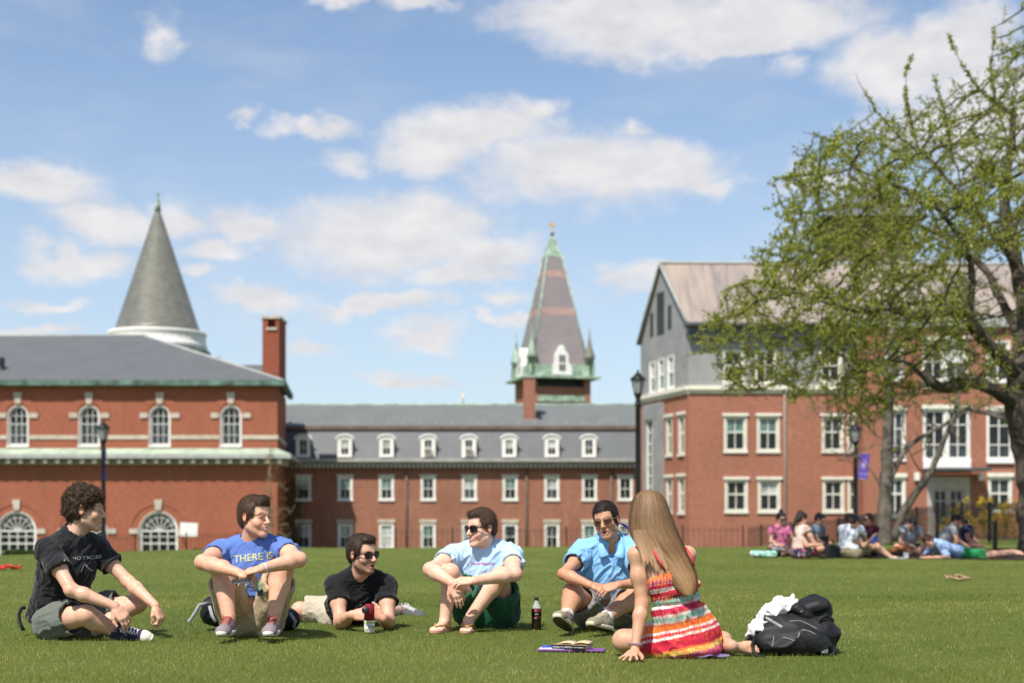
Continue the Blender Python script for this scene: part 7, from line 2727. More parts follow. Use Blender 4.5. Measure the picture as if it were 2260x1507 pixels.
TY = 29.0
def a2(px, py, Y=TY): return at(px, py, Y)
gz = float(ground_z((2292 - 1130) / F * TY, TY))
big_paths = [
    ([Vector((a2(2296, 1240).x, TY, gz - .1)), a2(2288, 1180), a2(2282, 1060), a2(2262, 960), a2(2246, 900), a2(2246, 850), a2(2262, 780, 29.3), a2(2268, 690, 29.5), a2(2248, 600, 29.7), a2(2226, 520, 29.8), a2(2212, 430, 29.8), a2(2232, 330, 29.7), a2(2236, 240, 29.6)], .40, .06, None),
    ([a2(2250, 835), a2(2222, 800, 28.8), a2(2186, 762, 28.6), a2(2158, 735, 28.4), a2(2136, 697, 28.2), a2(2100, 684, 28.0), a2(2062, 694, 27.8), a2(2016, 700, 27.6), a2(1960, 676, 27.4), a2(1890, 690, 27.3), a2(1800, 660, 27.2)], .17, .03, 0),
    ([a2(2240, 890), a2(2212, 872, 28.6), a2(2186, 855, 28.3), a2(2150, 838, 28.0), a2(2112, 851, 27.8), a2(2076, 862, 27.6), a2(2050, 852, 27.5), a2(2040, 822, 27.5)], .15, .10, 0),
    ([a2(2050, 848, 27.5), a2(2010, 800, 27.3), a2(1960, 790, 27.0), a2(1900, 800, 26.8), a2(1840, 780, 26.7)], .05, .02, 2),
    ([a2(2262, 770, 29.3), a2(2230, 700, 30.0), a2(2180, 600, 30.6), a2(2120, 540, 31.0), a2(2040, 500, 31.2), a2(1950, 480, 31.3)], .13, .03, 0),
    ([a2(2250, 600, 29.7), a2(2200, 520, 29.2), a2(2130, 440, 28.8), a2(2060, 360, 28.6), a2(1980, 300, 28.5)], .09, .02, 0),
    ([a2(2140, 700, 28.2), a2(2150, 600, 28.0), a2(2120, 520, 27.6), a2(2050, 440, 27.3), a2(1960, 400, 27.0), a2(1880, 370, 26.9)], .08, .02, 1),
    ([a2(2266, 720, 29.4), a2(2330, 640, 29.6), a2(2400, 560, 29.8), a2(2500, 480, 30)], .16, .04, 0),
    ([a2(2240, 860), a2(2300, 800, 28.4), a2(2380, 740, 28.0), a2(2480, 700, 27.6)], .15, .04, 0),
    ([a2(1800, 660, 27.2), a2(1740, 640, 27.1), a2(1690, 655, 27.0), a2(1640, 690, 26.9), a2(1590, 705, 26.8), a2(1548, 722, 26.8)], .022, .006, 1),
    ([a2(1840, 672, 27.2), a2(1780, 600, 27.4), a2(1720, 560, 27.6), a2(1676, 552, 27.8)], .022, .006, 1),
    ([a2(1740, 640, 27.1), a2(1690, 620, 27.6), a2(1640, 622, 27.9), a2(1600, 640, 28)], .012, .005, 10),
    ([a2(1880, 372, 26.9), a2(1820, 390, 27), a2(1760, 385, 27), a2(1708, 396, 27)], .020, .005, 6),
    ([a2(1960, 480, 31.3), a2(1880, 450, 31), a2(1800, 470, 30.6), a2(1735, 470, 30.3)], .022, .006, 4),
    ([a2(1900, 380, 26.9), a2(1850, 320, 27), a2(1800, 300, 27), a2(1770, 292, 27)], .018, .005, 6),
    ([a2(1985, 303, 28.5), a2(1935, 250, 28.4), a2(1905, 200, 28.4), a2(1885, 165, 28.4)], .020, .004, 5),
    ([a2(2030, 335, 28.6), a2(2005, 250, 28.6), a2(1995, 190, 28.6), a2(2012, 125, 28.6)], .020, .004, 5),
    ([a2(2130, 440, 28.8), a2(2100, 330, 28.9), a2(2085, 240, 28.9), a2(2060, 170, 28.9)], .022, .004, 5),
    ([a2(2232, 340, 29.7), a2(2200, 240, 29.5), a2(2185, 150, 29.4), a2(2195, 62, 29.3)], .024, .004, 0),
    ([a2(2236, 260, 29.6), a2(2160, 200, 29.6), a2(2110, 120, 29.6), a2(2090, 75, 29.6)], .018, .004, 0),
    ([a2(1700, 850, 27.4), a2(1660, 870, 27.4), a2(1620, 850, 27.3), a2(1585, 800, 27.3)], .010, .004, 3),
    ([a2(2226, 520, 29.8), a2(2290, 400, 29.6), a2(2330, 250, 29.5), a2(2340, 120, 29.5)], .10, .02, 0),
]
crown = [(1550, 735), (1605, 665), (1665, 570), (1720, 500), (1722, 405), (1790, 315), (1870, 285), (1930, 270), (2000, 260), (2040, 220), (2130, 250), (2190, 140), (2250, 80), (2330, -60), (2500, -60), (2700, 60), (2850, 300), (2850, 800),
         (2600, 960), (2400, 960), (2260, 900), (2180, 870), (2080, 900), (1990, 900), (1900, 950), (1800, 870), (1760, 900), (1690, 850), (1600, 860), (1570, 790)]


def big_dens(px, py):
    d = np.full(len(px), .75)
    d[(px < 1800)] = .95
    d[(py < 380)] = .50
    d[(px < 1900) & (py < 560)] = .9
    d[(px > 2120) & (px < 2300) & (py > 560)] = .14
    d[(px > 2000) & (px < 2300) & (py > 700)] = .22
    d[(px > 2300)] = .35
    core = (px > 1700) & (px < 2150) & (py > 420) & (py < 800)
    d[core] = 1.0
    return d


def big_leaf(px, py):
    m = np.full(len(px), 1.0)
    m[(px > 2130) & (px < 2300) & (py > 560)] = .25
    m[(px > 1960) & (py > 760)] = .45
    m[(py < 300)] = .75
    return m


def big_y(px, py, rng):
    cx, cy = 2180, 520
    rr = np.clip(np.sqrt(((px - cx) / 640) ** 2 + ((py - cy) / 480) ** 2), 0, 1)
    half = 4.2 * np.sqrt(1 - rr * .92)
    return 27.2 + 1.25 * half * (rng.random(len(px)) * 2 - 1)


tree('spreading_tree', 'large spreading tree with a dark trunk and fresh yellow-green leaves', big_paths, crown, big_y, 4700, big_dens, 135000, .048, M['bark'],
     ((.155, .19, .032), (.37, .38, .075)), seed=5, step=.20, leafmask=big_leaf, infl=1.7, kill=.24, tip=.0040)

TY2 = 41.0
def b2(px, py, Y=TY2): return at(px, py, Y)
gz2 = float(ground_z((1955 - 1130) / F * TY2, TY2))
p2 = [
    ([Vector((b2(1950, 1200).x, TY2, gz2 - .1)), b2(1953, 1120), b2(1958, 1000), b2(1962, 900), b2(1966, 800), b2(1974, 700), b2(1966, 620), b2(1972, 560)], .24, .06, None),
    ([b2(1976, 1195), b2(1984, 1150, 40.9), b2(2010, 1103, 40.8), b2(2048, 1052, 40.6), b2(2078, 990, 40.5), b2(2098, 930, 40.4), b2(2120, 895, 40.4), b2(2160, 905, 40.3), b2(2215, 925, 40.2)], .14, .045, None),
    ([b2(1966, 1060), b2(1984, 1010, 41.2), b2(2014, 975, 41.3), b2(2060, 950, 41.4), b2(2104, 925, 41.4)], .085, .05, 0),
    ([b2(2044, 1056, 40.6), b2(2020, 1020, 40.3), b2(2004, 990, 40.2), b2(1996, 960, 40.2)], .03, .012, 1),
    ([b2(1954, 1090), b2(1925, 1040, 41), b2(1890, 1000, 41), b2(1850, 985, 41)], .035, .012, 0),
    ([b2(1962, 930), b2(1930, 880, 41.3), b2(1880, 860, 41.5), b2(1830, 900, 41.6)], .06, .012, 0),
    ([b2(2110, 905, 40.4), b2(2120, 840, 40.6), b2(2150, 780, 40.8), b2(2170, 700, 41)], .06, .015, 1),
]
crown2 = [(1790, 960), (1760, 880), (1800, 780), (1840, 640), (1900, 560), (1990, 520), (2080, 560), (2160, 640), (2240, 760), (2270, 900), (2250, 960), (2160, 960), (2100, 1000), (2020, 1030), (1960, 1050), (1900, 1050), (1840, 1020)]
tree('bare_tree', 'grey-trunked forked tree still nearly bare, behind the seated groups on the right', p2, crown2, lambda px, py, rng: 41 + 2.4 * (rng.random(len(px)) * 2 - 1), 620,
     lambda px, py: np.where(py > 900, .5, .8), 5200, .07, M['bark_grey'], ((.18, .22, .04), (.34, .36, .07)), seed=9, step=.24, infl=1.8, kill=.35, tip=.008,
     leafmask=lambda px, py: np.where(py < 900, 1.0, .1))

# slim leafless tree at the corner of the left hall
TY3 = 72.0
g3 = float(ground_z((598 - 1130) / F * TY3, TY3))
tree('sapling_tree', 'thin leafless tan tree at the right-hand corner of the left hall',
     [([Vector((at(598, 1200, TY3).x, TY3, g3 - .1)), at(596, 1120, TY3), at(595, 1040, TY3), at(596, 985, TY3)], .09, .03, None)],
     [(560, 1180), (566, 1080), (585, 985), (605, 975), (640, 1060), (650, 1160), (640, 1200), (600, 1190)], lambda px, py, rng: TY3 + 1.0 * (rng.random(len(px)) * 2 - 1), 240,
     lambda px, py: np.full(len(px), .9), 0, .05, M['twig_tan'], None, seed=13, step=.2, infl=1.6, kill=.28, tip=.010, twig=1)

# forsythia in flower behind the fence
rng = np.random.default_rng(31)


def forsythia(px0, px1, ytop, Y, n, label):
    x0, x1 = (px0 - 1130) / F * Y, (px1 - 1130) / F * Y
    root = tag(empty('forsythia_bush', ((x0 + x1) / 2, Y, float(ground_z((x0 + x1) / 2, Y)))), label, 'bush')
    mb = MB(); fl = []
    for _ in range(n):
        bx = rng.uniform(x0, x1); by = Y + rng.uniform(-.6, .6)
        z0 = float(ground_z(bx, by))
        top = CH - (ytop - H0) / F * Y + rng.uniform(-.9, .1)
        le = rng.normal(size=2) * .35
        pts = [Vector((bx, by, z0)), Vector((bx + le[0] * .3, by + le[1] * .3, z0 + (top - z0) * .5)), Vector((bx + le[0], by + le[1], top)), Vector((bx + le[0] * 1.6, by + le[1] * 1.6, top - .15))]
        mb.tube(pts, .008, n=3, smooth=False, cap=False)
        for q in range(70):
            f = rng.random() ** .7 * 3
            i = min(2, int(f)); p = pts[i].lerp(pts[i + 1], f - i)
            fl.append(np.array(p) + rng.normal(size=3) * .035)
    mb.build('stems', M['twig_tan'], root)
    c = np.array(fl); m = len(c)
    d1 = rng.normal(size=(m, 3)); d1 /= np.linalg.norm(d1, axis=1, keepdims=True); d2 = np.cross(d1, rng.normal(size=(m, 3))); d2 /= np.linalg.norm(d2, axis=1, keepdims=True)
    s = .032
    V = np.stack([c - d1 * s, c - d2 * s, c + d1 * s, c + d2 * s], 1).reshape(-1, 3)
    col = np.where(rng.random((m, 1)) < .8, np.array([[.72, .48, .03]]), np.array([[.22, .26, .05]])) * rng.uniform(.7, 1.1, (m, 1))
    o = link('blossom', fast_mesh('blossom', V, np.arange(m * 4).reshape(-1, 4), False, np.repeat(col, 4, 0)), root, M['leaf']); o['kind'] = 'stuff'


forsythia(2150, 2240, 1100, 55, 42, 'tall yellow flowering forsythia bush behind the black fence by the last window')
forsythia(2086, 2128, 1118, 56, 16, 'smaller yellow flowering forsythia bush in front of the pink entrance doors')

# hedge strip at the foot of the buildings
def leafy(name, label, x0, x1, y0, y1, zb, zt, n, cols, size=.06):
    root = tag(empty(name, ((x0 + x1) / 2, (y0 + y1) / 2, zb)), label, 'bush')
    c = np.stack([rng.uniform(x0, x1, n), rng.uniform(y0, y1, n), zb + (zt - zb) * rng.random(n) ** .7], 1)
    c[:, 2] -= .25 * (zt - zb) * vnoise(c.astype(np.float32), .6, 3)
    d1 = rng.normal(size=(n, 3)); d1 /= np.linalg.norm(d1, axis=1, keepdims=True); d2 = np.cross(d1, rng.normal(size=(n, 3))); d2 /= np.linalg.norm(d2, axis=1, keepdims=True)
    V = np.stack([c - d1 * size, c - d2 * size, c + d1 * size, c + d2 * size], 1).reshape(-1, 3)
    w = rng.random((n, 1)); col = np.array(cols[0]) * w + np.array(cols[1]) * (1 - w)
    o = link('leaves', fast_mesh('leaves', V, np.arange(n * 4).reshape(-1, 4), False, np.repeat(col, 4, 0)), root, M['leaf']); o['kind'] = 'stuff'
    mb = MB()
    for k in range(14):
        x = rng.uniform(x0, x1); y = rng.uniform(y0, y1)
        mb.tube([(x, y, zb - .1), (x + rng.normal() * .15, y, zb + (zt - zb) * .8)], .015, n=3, smooth=False)
    mb.build('stems', M['twig_tan'], root)


leafy('low_shrub', 'low dark green shrub under the leftmost fan window', fpx(15, 83), fpx(120, 83), 82.4, 83.4, -1.6, -.95, 2600, ((.05, .09, .02), (.10, .14, .04)), .07)

# ------------------------------------------------------------------ fences
def fence(name, label, pts, height, spacing, post_every, near=True, group=None):
    """iron picket fence along pts [(px, Y)]"""
    P = [Vector(((px - 1130) / F * Y, Y, 0)) for px, Y in pts]
    root = tag(empty(name, (P[0].x, P[0].y, float(ground_z(P[0].x, P[0].y)))), label, 'fence')
    r = .013 if near else .009
    pb = MB(); pb.box(-r, r, -r, r, 0, height); pb.add([(-r, -r, height), (r, -r, height), (r, r, height), (-r, r, height), (0, 0, height + .05)], [(0, 1, 4), (1, 2, 4), (2, 3, 4), (3, 0, 4)])
    pme = pb.mesh('picket', M['black_iron'])
    qb = MB(); qb.box(-.032, .032, -.032, .032, -.3, height + .10); qb.box(-.042, .042, -.042, .042, height + .10, height + .125)
    qme = qb.mesh('post', M['black_iron'])
    inv = parent_world(root).inverted()
    rails = MB()
    nxt = 0.0; s = 0.0; cnt = 0
    for a, b_ in zip(P[:-1], P[1:]):
        L = (b_ - a).length; d = (b_ - a) / L
        k = nxt
        while k < L:
            p = a + d * k
            z = float(ground_z(p.x, p.y)) if True else 0
            isp = cnt % post_every == 0
            o = bpy.data.objects.new('post' if isp else 'picket', qme if isp else pme)
            COL.objects.link(o); o.parent = root; o.matrix_parent_inverse = inv
            o.location = (p.x, p.y, z + (.05 if not isp else 0)); o.rotation_euler = (0, 0, math.atan2(d.y, d.x))
            k += spacing; cnt += 1
        nxt = k - L
    for zz in (.16, height - .10):
        pts3 = []
        for a, b_ in zip(P[:-1], P[1:]):
            n = 6
            for q in range(n):
                p = a.lerp(b_, q / n); pts3.append((p.x, p.y, float(ground_z(p.x, p.y)) + zz))
        p = P[-1]; pts3.append((p.x, p.y, float(ground_z(p.x, p.y)) + zz))
        mb = MB(); mb.tube(pts3, [(.018, .010)] * len(pts3), n=4, smooth=False); mb.build('rail', M['black_iron'], root)
    return root


fence('iron_fence', 'black iron picket fence curving away behind the seated groups on the right', [(2330, 42.5), (2234, 45), (2137, 48), (2034, 52), (1940, 57), (1846, 63), (1760, 66), (1650, 69)], 1.20, .135, 15)
fence('iron_fence', 'low far picket fence in front of the dormitory, between the two lamps', [(1640, 71), (1400, 73), (1130, 75), (850, 76)], 1.30, .28, 11, False)
fence('iron_fence', 'low far picket fence between the fan windows and the corner of the left hall', [(640, 76), (520, 77), (395, 78), (240, 79)], 1.15, .26, 12, False)

# ------------------------------------------------------------------ lamps
m_, t, b = new_mat('lantern_glass')
b.inputs['Base Color'].default_value = (.42, .44, .42, 1); b.inputs['Roughness'].default_value = .25; b.inputs['Alpha'].default_value = .75
M['lantern'] = m_


def lamp(px, Y, ytop, label, sc=1.0, banner=0):
    x = (px - 1130) / F * Y
    z0 = float(ground_z(x, Y)); zt = CH - (ytop - H0) / F * Y
    root = tag(empty('street_lamp', (x, Y, z0)), label, 'street lamp', 'lantern posts along the lawn')
    H = zt - z0
    hl = 1.02 * sc
    zp = zt - hl
    mb = MB()
    mb.lathe([(.17, z0 - .1), (.17, z0 + .25), (.13, z0 + .35), (.115, z0 + .7), (.10, z0 + .8), (.085, z0 + 1.0), (.075, zp - .1), (.095, zp - .05), (.095, zp), (.06, zp + .02)], x, Y, 16)
    mb.build('post', M['black_iron'], root)
    mb = MB()
    mb.lathe([(.06, zp), (.085, zp + .05 * sc), (.06, zp + .10 * sc), (.10, zp + .22 * sc), (.125 * sc, zp + .28 * sc), (.115 * sc, zp + .31 * sc)], x, Y, 16)
    for k in range(8):
        a = 2 * math.pi * (k + .5) / 8
        mb.tube([(x + .118 * sc * math.cos(a), Y + .118 * sc * math.sin(a), zp + .30 * sc), (x + .205 * sc * math.cos(a), Y + .205 * sc * math.sin(a), zp + .70 * sc)], .011, n=4)
    mb.build('cage', M['black_iron'], root)
    mb = MB(); mb.lathe([(.105 * sc, zp + .30 * sc), (.195 * sc, zp + .70 * sc)], x, Y, 8, smooth=False); mb.build('glass', M['lantern'], root)
    mb = MB(); mb.lathe([(.235 * sc, zp + .695 * sc), (.245 * sc, zp + .72 * sc), (.20 * sc, zp + .77 * sc), (.10 * sc, zp + .86 * sc), (.07 * sc, zp + .90 * sc), (.05 * sc, zp + .92 * sc), (.025 * sc, zp + .96 * sc), (.035 * sc, zp + .98 * sc), (.01, zp + 1.02 * sc)], x, Y, 16)
    mb.build('cap', M['black_iron'], root)
    return root, x, z0, zp


L1, lx, lz, lzp = lamp(228, 50, 925, 'black lantern post with a purple banner seen edge-on, behind the curly-haired man')
Y = 50
zt_, zb_ = CH - (993 - H0) / F * Y, CH - (1058 - H0) / F * Y
T = Matrix.Translation((lx + .09, Y, 0)) @ Matrix.Rotation(math.radians(-80), 4, 'Z')
mb = MB(T)
vs = []; n = 10
for k in range(n + 1):
    z = zt_ + (zb_ - zt_) * k / n
    for q in range(5): vs.append((.02 + .5 * q / 4, .025 * math.sin(k * .9 + q * .8), z))
mb.add(vs, [(k * 5 + q, k * 5 + q + 1, (k + 1) * 5 + q + 1, (k + 1) * 5 + q) for k in range(n) for q in range(4)], True)
bn = mb.build('banner', M['purple'], L1)
mb = MB(T); mb.tube([(-.09, 0, zt_), (.55, 0, zt_ + .0)], .015, n=6); mb.tube([(-.09, 0, zb_), (.3, 0, zb_)], .015, n=6); mb.build('banner_arm', M['grey_metal'], L1)
lamp(1408, 42, 815, 'tall black lantern post rising between the dormitory and the gabled building', .98)
L3, lx, lz, lzp = lamp(1888, 50, 928, 'black lantern post with a purple crest banner in front of the gabled building')
zt_, zb_ = CH - (1000 - H0) / F * Y, CH - (1055 - H0) / F * Y
T = Matrix.Translation((lx + .10, Y, (zt_ + zb_) / 2)) @ Matrix.Rotation(math.radians(-28), 4, 'Z') @ Matrix.Rotation(math.radians(6), 4, 'Y')
h_ = (zt_ - zb_) / 2
mb = MB(T); mb.box(.02, .37, -.004, .004, -h_, h_); bn = mb.build('banner', M['purple'], L3)
mb = MB(T); mb.tube([(-.1, 0, h_ + .01), (.39, 0, h_ + .01)], .014, n=6); mb.tube([(-.1, 0, -h_ - .01), (.39, 0, -h_ - .01)], .014, n=6); mb.build('banner_arm', M['grey_metal'], L3)
M['print_lilac'] = flat_mat('print_lilac', (.55, .50, .75))
mb = MB(T)
mb.tube([(.195 + .10 * math.cos(a), -.008, .06 + .15 * math.sin(a)) for a in [k * math.pi / 12 for k in range(25)]], .010, n=4)
mb.add([(.195 + x * .85, -.008, .06 + z) for x, z in [(-.06, .085), (.06, .085), (.06, -.01), (.035, -.06), (0, -.09), (-.035, -.06), (-.06, -.01)]], [tuple(range(7))])
mb.build('crest', M['print_lilac'], bn)
vs, fs = text_geo('HOLY CROSS', .052, .001, 0)
Tt = T @ Matrix.Translation((.195, -.008, -h_ + .17)) @ Matrix.Rotation(math.radians(90), 4, 'X')
mb = MB(Tt); mb.add(vs, fs); mb.build('banner_lettering', M['print_lilac'], bn)

# ------------------------------------------------------------------ things near the ring of students
# cola bottle
p = at(1184, 1388, 9.45); p.z = 0
bt = tag(empty('soda_bottle', p), 'cola bottle with a black and red label standing on the grass between two men', 'bottle')
m_, t, b = new_mat('cola_liquid'); b.inputs['Base Color'].default_value = (.010, .004, .003, 1); b.inputs['Roughness'].default_value = .08; b.inputs['Specular IOR Level'].default_value = .7
M['cola'] = m_
m_, t, b = new_mat('clear_plastic'); b.inputs['Base Color'].default_value = (.75, .78, .78, 1); b.inputs['Roughness'].default_value = .08; b.inputs['Transmission Weight'].default_value = .6; b.inputs['IOR'].default_value = 1.2
M['plastic'] = m_
mb = MB(); mb.lathe([(.020, .002), (.028, .0), (.032, .006), (.0335, .022), (.030, .045), (.0325, .075), (.033, .088)], p.x, p.y, 28); mb.build('cola', M['cola'], bt)
mb = MB(); mb.lathe([(.0335, .088), (.0336, .142)], p.x, p.y, 28); lb = mb.build('label', flat_mat('black_label', (.022, .012, .014), .35), bt)
mb = MB(); mb.lathe([(.0325, .1421), (.030, .152), (.020, .172), (.0125, .188), (.0115, .200)], p.x, p.y, 28); mb.build('neck', M['plastic'], bt)
mb = MB(); mb.lathe([(.0140, .199), (.0145, .201), (.0145, .218), (.0125, .220)], p.x, p.y, 24); mb.build('cap', M['dark'], bt)
M['print_red'] = flat_mat('print_red', (.60, .03, .04), .4)


def wrap_text(body, size, cx, cy, r, ang, z, m_, par, name, bold=.0003):
    vs, fs = text_geo(body, size, bold, 1)
    out = []
    for v in vs:
        a = ang + v[0] / r
        out.append((cx + r * math.sin(a), cy - r * math.cos(a), z + v[1]))
    mb = MB(); mb.add(out, fs); return mb.build(name, m_, par)


wrap_text('Coca-Cola', .016, p.x, p.y, .0345, .25, .128, M['print_red'], lb, 'red_lettering')
wrap_text('zero', .013, p.x, p.y, .0345, .05, .108, M['print_white'], lb, 'white_lettering')
mb = MB()
for z in (.0905, .1385): mb.lathe([(.03435, z - .001), (.03435, z + .001)], p.x, p.y, 28, cap=False)
mb.build('label_stripe', M['print_red'], lb)

# folder, book, pen
fo = tag(empty('purple_folder', at(1262, 1440, 7.78)), 'thin purple folder lying on the grass under the paperback', 'folder')
T = Matrix.Translation((at(1262, 1440, 7.85).x, 7.90, .012)) @ Matrix.Rotation(math.radians(-8), 4, 'Z')
mb = MB(T); mb.box(-.185, .185, -.065, .065, -.004, .004); mb.build('cover', flat_mat('folder_purple', (.20, .07, .30), .45), fo, bevel=.001)
mb = MB(T); mb.box(-.178, -.02, -.055, .063, .0045, .0065); mb.build('paper', flat_mat('folder_paper', (.62, .55, .66)), fo)
bk = tag(empty('paperback_book', at(1262, 1430, 7.8)), 'paperback book with a black spine and tan cover lying on the purple folder', 'book')
T = Matrix.Translation((at(1264, 1434, 7.86).x, 7.90, .0165)) @ Matrix.Rotation(math.radians(-24), 4, 'Z')
bw, bl, bh = .098, .064, .026
mb = MB(T); mb.box(-bw + .002, bw - .002, -bl + .002, bl - .003, .0015, bh - .0015); mb.build('pages', mat('book_pages', (.60, .52, .38), .9, .1, 60), bk)
mb = MB(T); mb.box(-bw, bw, -bl, -bl + .0018, 0, bh); sp_ = mb.build('spine', flat_mat('book_spine', (.012, .012, .013), .4), bk)
mb = MB(T); mb.box(-bw, bw, -bl + .002, bl, 0, .0013); mb.box(-bw, bw, -bl + .002, bl, bh - .0013, bh); mb.build('cover', flat_mat('book_cover', (.42, .30, .15), .5), bk)
for (txt, sz, ox) in (('ANGELS IN AMERICA', .0125, -.034), ('TONY KUSHNER', .0080, .060)):
    vs, fs = text_geo(txt, sz, .0002, 0)
    Tt = T @ Matrix.Translation((ox, -bl - .0008, bh / 2)) @ Matrix.Rotation(math.radians(90), 4, 'X')
    mb = MB(Tt); mb.add(vs, fs); mb.build('spine_lettering', M['print_white'], sp_)
nb_ = tag(empty('open_notebook', at(1275, 1420, 8.0)), 'small open notebook with curled tan pages resting on top of the paperback', 'notebook')
T = Matrix.Translation((at(1272, 1426, 7.9).x, 7.92, .0430)) @ Matrix.Rotation(math.radians(-16), 4, 'Z')
for sg in (-1, 1):
    mb = MB(T); vs = []
    for q in range(9):
        x = sg * .085 * q / 8; z = .004 + .006 * math.sin(q / 8 * math.pi) - (.0 if q else .004)
        vs += [(x, -.06, z), (x, .06, z + .004)]
    mb.add(vs, [(2 * q, 2 * q + 1, 2 * q + 3, 2 * q + 2) for q in range(8)], True)
    o = mb.build('page', mat('notebook_page', (.58, .46, .28), .9, .1, 30), nb_)
    so_ = o.modifiers.new('t', 'SOLIDIFY'); so_.thickness = .003
pe = tag(empty('blue_pen', at(1208, 1424, 8.0)), 'blue pen lying at the left end of the purple folder', 'pen')
mb = MB(); a_ = at(1196, 1424, 7.93); a_.z = .026; mb.tube([a_, a_ + Vector((.055, .02, .0))], .0055, n=8); mb.build('barrel', flat_mat('pen_blue', (.03, .10, .55), .3), pe)
mb = MB(); mb.tube([a_ + Vector((.055, .02, .0)), a_ + Vector((.062, .0225, .0))], [.0045, .001], n=8); mb.build('tip', M['grey_metal'], pe)

def drape(ob, pts, off=.002, n=5):
    """points on the near side of an object along a line seen in the photograph"""
    me = ob.data; co = np.empty(len(me.vertices) * 3, np.float32); me.vertices.foreach_get('co', co)
    me.calc_loop_triangles(); tr_ = np.empty(len(me.loop_triangles) * 3, np.int32); me.loop_triangles.foreach_get('vertices', tr_)
    bvh = BVHTree.FromPolygons([Vector(v) for v in co.reshape(-1, 3).tolist()], tr_.reshape(-1, 3).tolist())
    out = []
    for a_, b_ in zip(pts[:-1], pts[1:]):
        for k in range(n):
            f = k / n; p0 = at(a_[0] * (1 - f) + b_[0] * f, a_[1] * (1 - f) + b_[1] * f, 7.3)
            h = bvh.ray_cast(p0, Vector((0, 1, 0)), 1.5)
            if h[0] is None: h = bvh.find_nearest(p0)
            out.append(h[0] + Vector((0, -off, 0)))
    for _ in range(2): out = [out[0]] + [(out[i - 1] + out[i] * 2 + out[i + 1]) / 4 for i in range(1, len(out) - 1)] + [out[-1]]
    return out


# black backpack with a white cloth
X0 = at(1745, 1450, 7.66).x
bp_ = tag(empty('backpack', (X0, 7.8, 0)), 'black backpack with grey piping slumped on the grass beside a bare foot', 'backpack')
A = lambda px, py, Y: at(px, py, Y)
S = SDF(.0055)
S.u(rbox(A(1752, 1400, 7.80), [.215, .12, .105], frame3((0, 1, 0), (.12, 0, 1)), .07), .03)
S.u(ell(A(1742, 1415, 7.72), [.20, .12, .095]), .04)
S.u(rcone(A(1690, 1395, 7.80), A(1800, 1345, 7.86), .09, .075), .04)
S.u(ell(A(1796, 1345, 7.88), [.095, .10, .075]), .03)
S.u(rcone(A(1800, 1400, 7.74), A(1835, 1400, 7.8), .07, .05), .03)
S.s(rbox(Vector((X0, 7.8, -.1)), [.6, .6, .1], None, .002), .01)


def bdisp(V, N): return folds((1, 0, .4), .007, .06, .22, 41, .003)(V, N)


M['nylon'] = mat('black_nylon', (.009, .009, .010), .6, .2, 30, .15, 200, spec=.35)
bag_o = sdf_object('bag', S, M['nylon'], bp_, (.02, .02, .02), bdisp, None, 2, .4)
S = SDF(.0055)
S.u(ell(A(1795, 1338, 7.80), [.098, .055, .042], Euler((0, -.12, 0)).to_matrix()), .02)
S.u(ell(A(1768, 1350, 7.76), [.07, .05, .03], Euler((0, .6, 0)).to_matrix()), .02)
flap_o = sdf_object('top_flap', S, M['nylon'], bp_, (.02, .02, .02), bdisp, None, 2, .4)
S = SDF(.0055)
S.u(ell(A(1788, 1412, 7.645), [.115, .045, .062], Euler((0, .25, 0)).to_matrix()), .02)
pock_o = sdf_object('front_pocket', S, M['nylon'], bp_, (.02, .02, .02), bdisp, None, 2, .4)
M['piping'] = mat('grey_piping', (.26, .265, .27), .45, .1, 40)
for ob_, pts in ((flap_o, [(1750, 1350), (1765, 1336), (1790, 1326), (1812, 1338), (1832, 1332)]), (pock_o, [(1744, 1412), (1758, 1399), (1785, 1396), (1815, 1402), (1832, 1412)]),
                (bag_o, [(1774, 1382), (1800, 1380), (1825, 1392), (1842, 1402)]), (bag_o, [(1725, 1358), (1740, 1349), (1752, 1352)]), (bag_o, [(1700, 1372), (1690, 1392), (1672, 1404)])):
    mb = MB(); mb.tube(drape(ob_, pts), .0024, n=6); mb.build('piping', M['piping'], bp_)
mb = MB(); mb.tube(drape(bag_o, [(1720, 1374), (1740, 1386), (1760, 1398)]), [(.002, .010)] * 10, n=6, flat=(0, -1, 0)); mb.build('grey_strap', M['piping'], bp_)
mb = MB(); mb.tube([A(1812, 1392, 7.70), A(1808, 1366, 7.69), A(1824, 1356, 7.72), A(1838, 1368, 7.75), A(1836, 1388, 7.76)], [(.006, .012)] * 5, n=6, flat=(0, -1, 0)); mb.build('handle', M['nylon'], bp_)
for pts in ([(1660, 1400, 7.74), (1644, 1420, 7.68), (1640, 1440, 7.62), (1658, 1446, 7.60)], [(1668, 1404, 7.70), (1660, 1425, 7.62), (1668, 1444, 7.58), (1690, 1449, 7.58)], [(1812, 1440, 7.66), (1826, 1450, 7.62), (1842, 1436, 7.66), (1840, 1424, 7.7)]):
    mb = MB(); mb.tube([A(*q) for q in pts], [(.004, .013)] * len(pts), n=6, flat=(0, -1, 0)); mb.build('shoulder_strap', M['nylon'], bp_)
mb = MB(); q = A(1820, 1436, 7.62); mb.box(q.x - .018, q.x + .018, q.y - .006, q.y + .006, q.z - .012, q.z + .012); mb.build('buckle', M['grey_metal'], bp_, bevel=.003)
cl = tag(empty('white_cloth', A(1705, 1370, 7.8)), 'crumpled white shirt bundled on the left end of the black backpack', 'shirt')
S = SDF(.005)
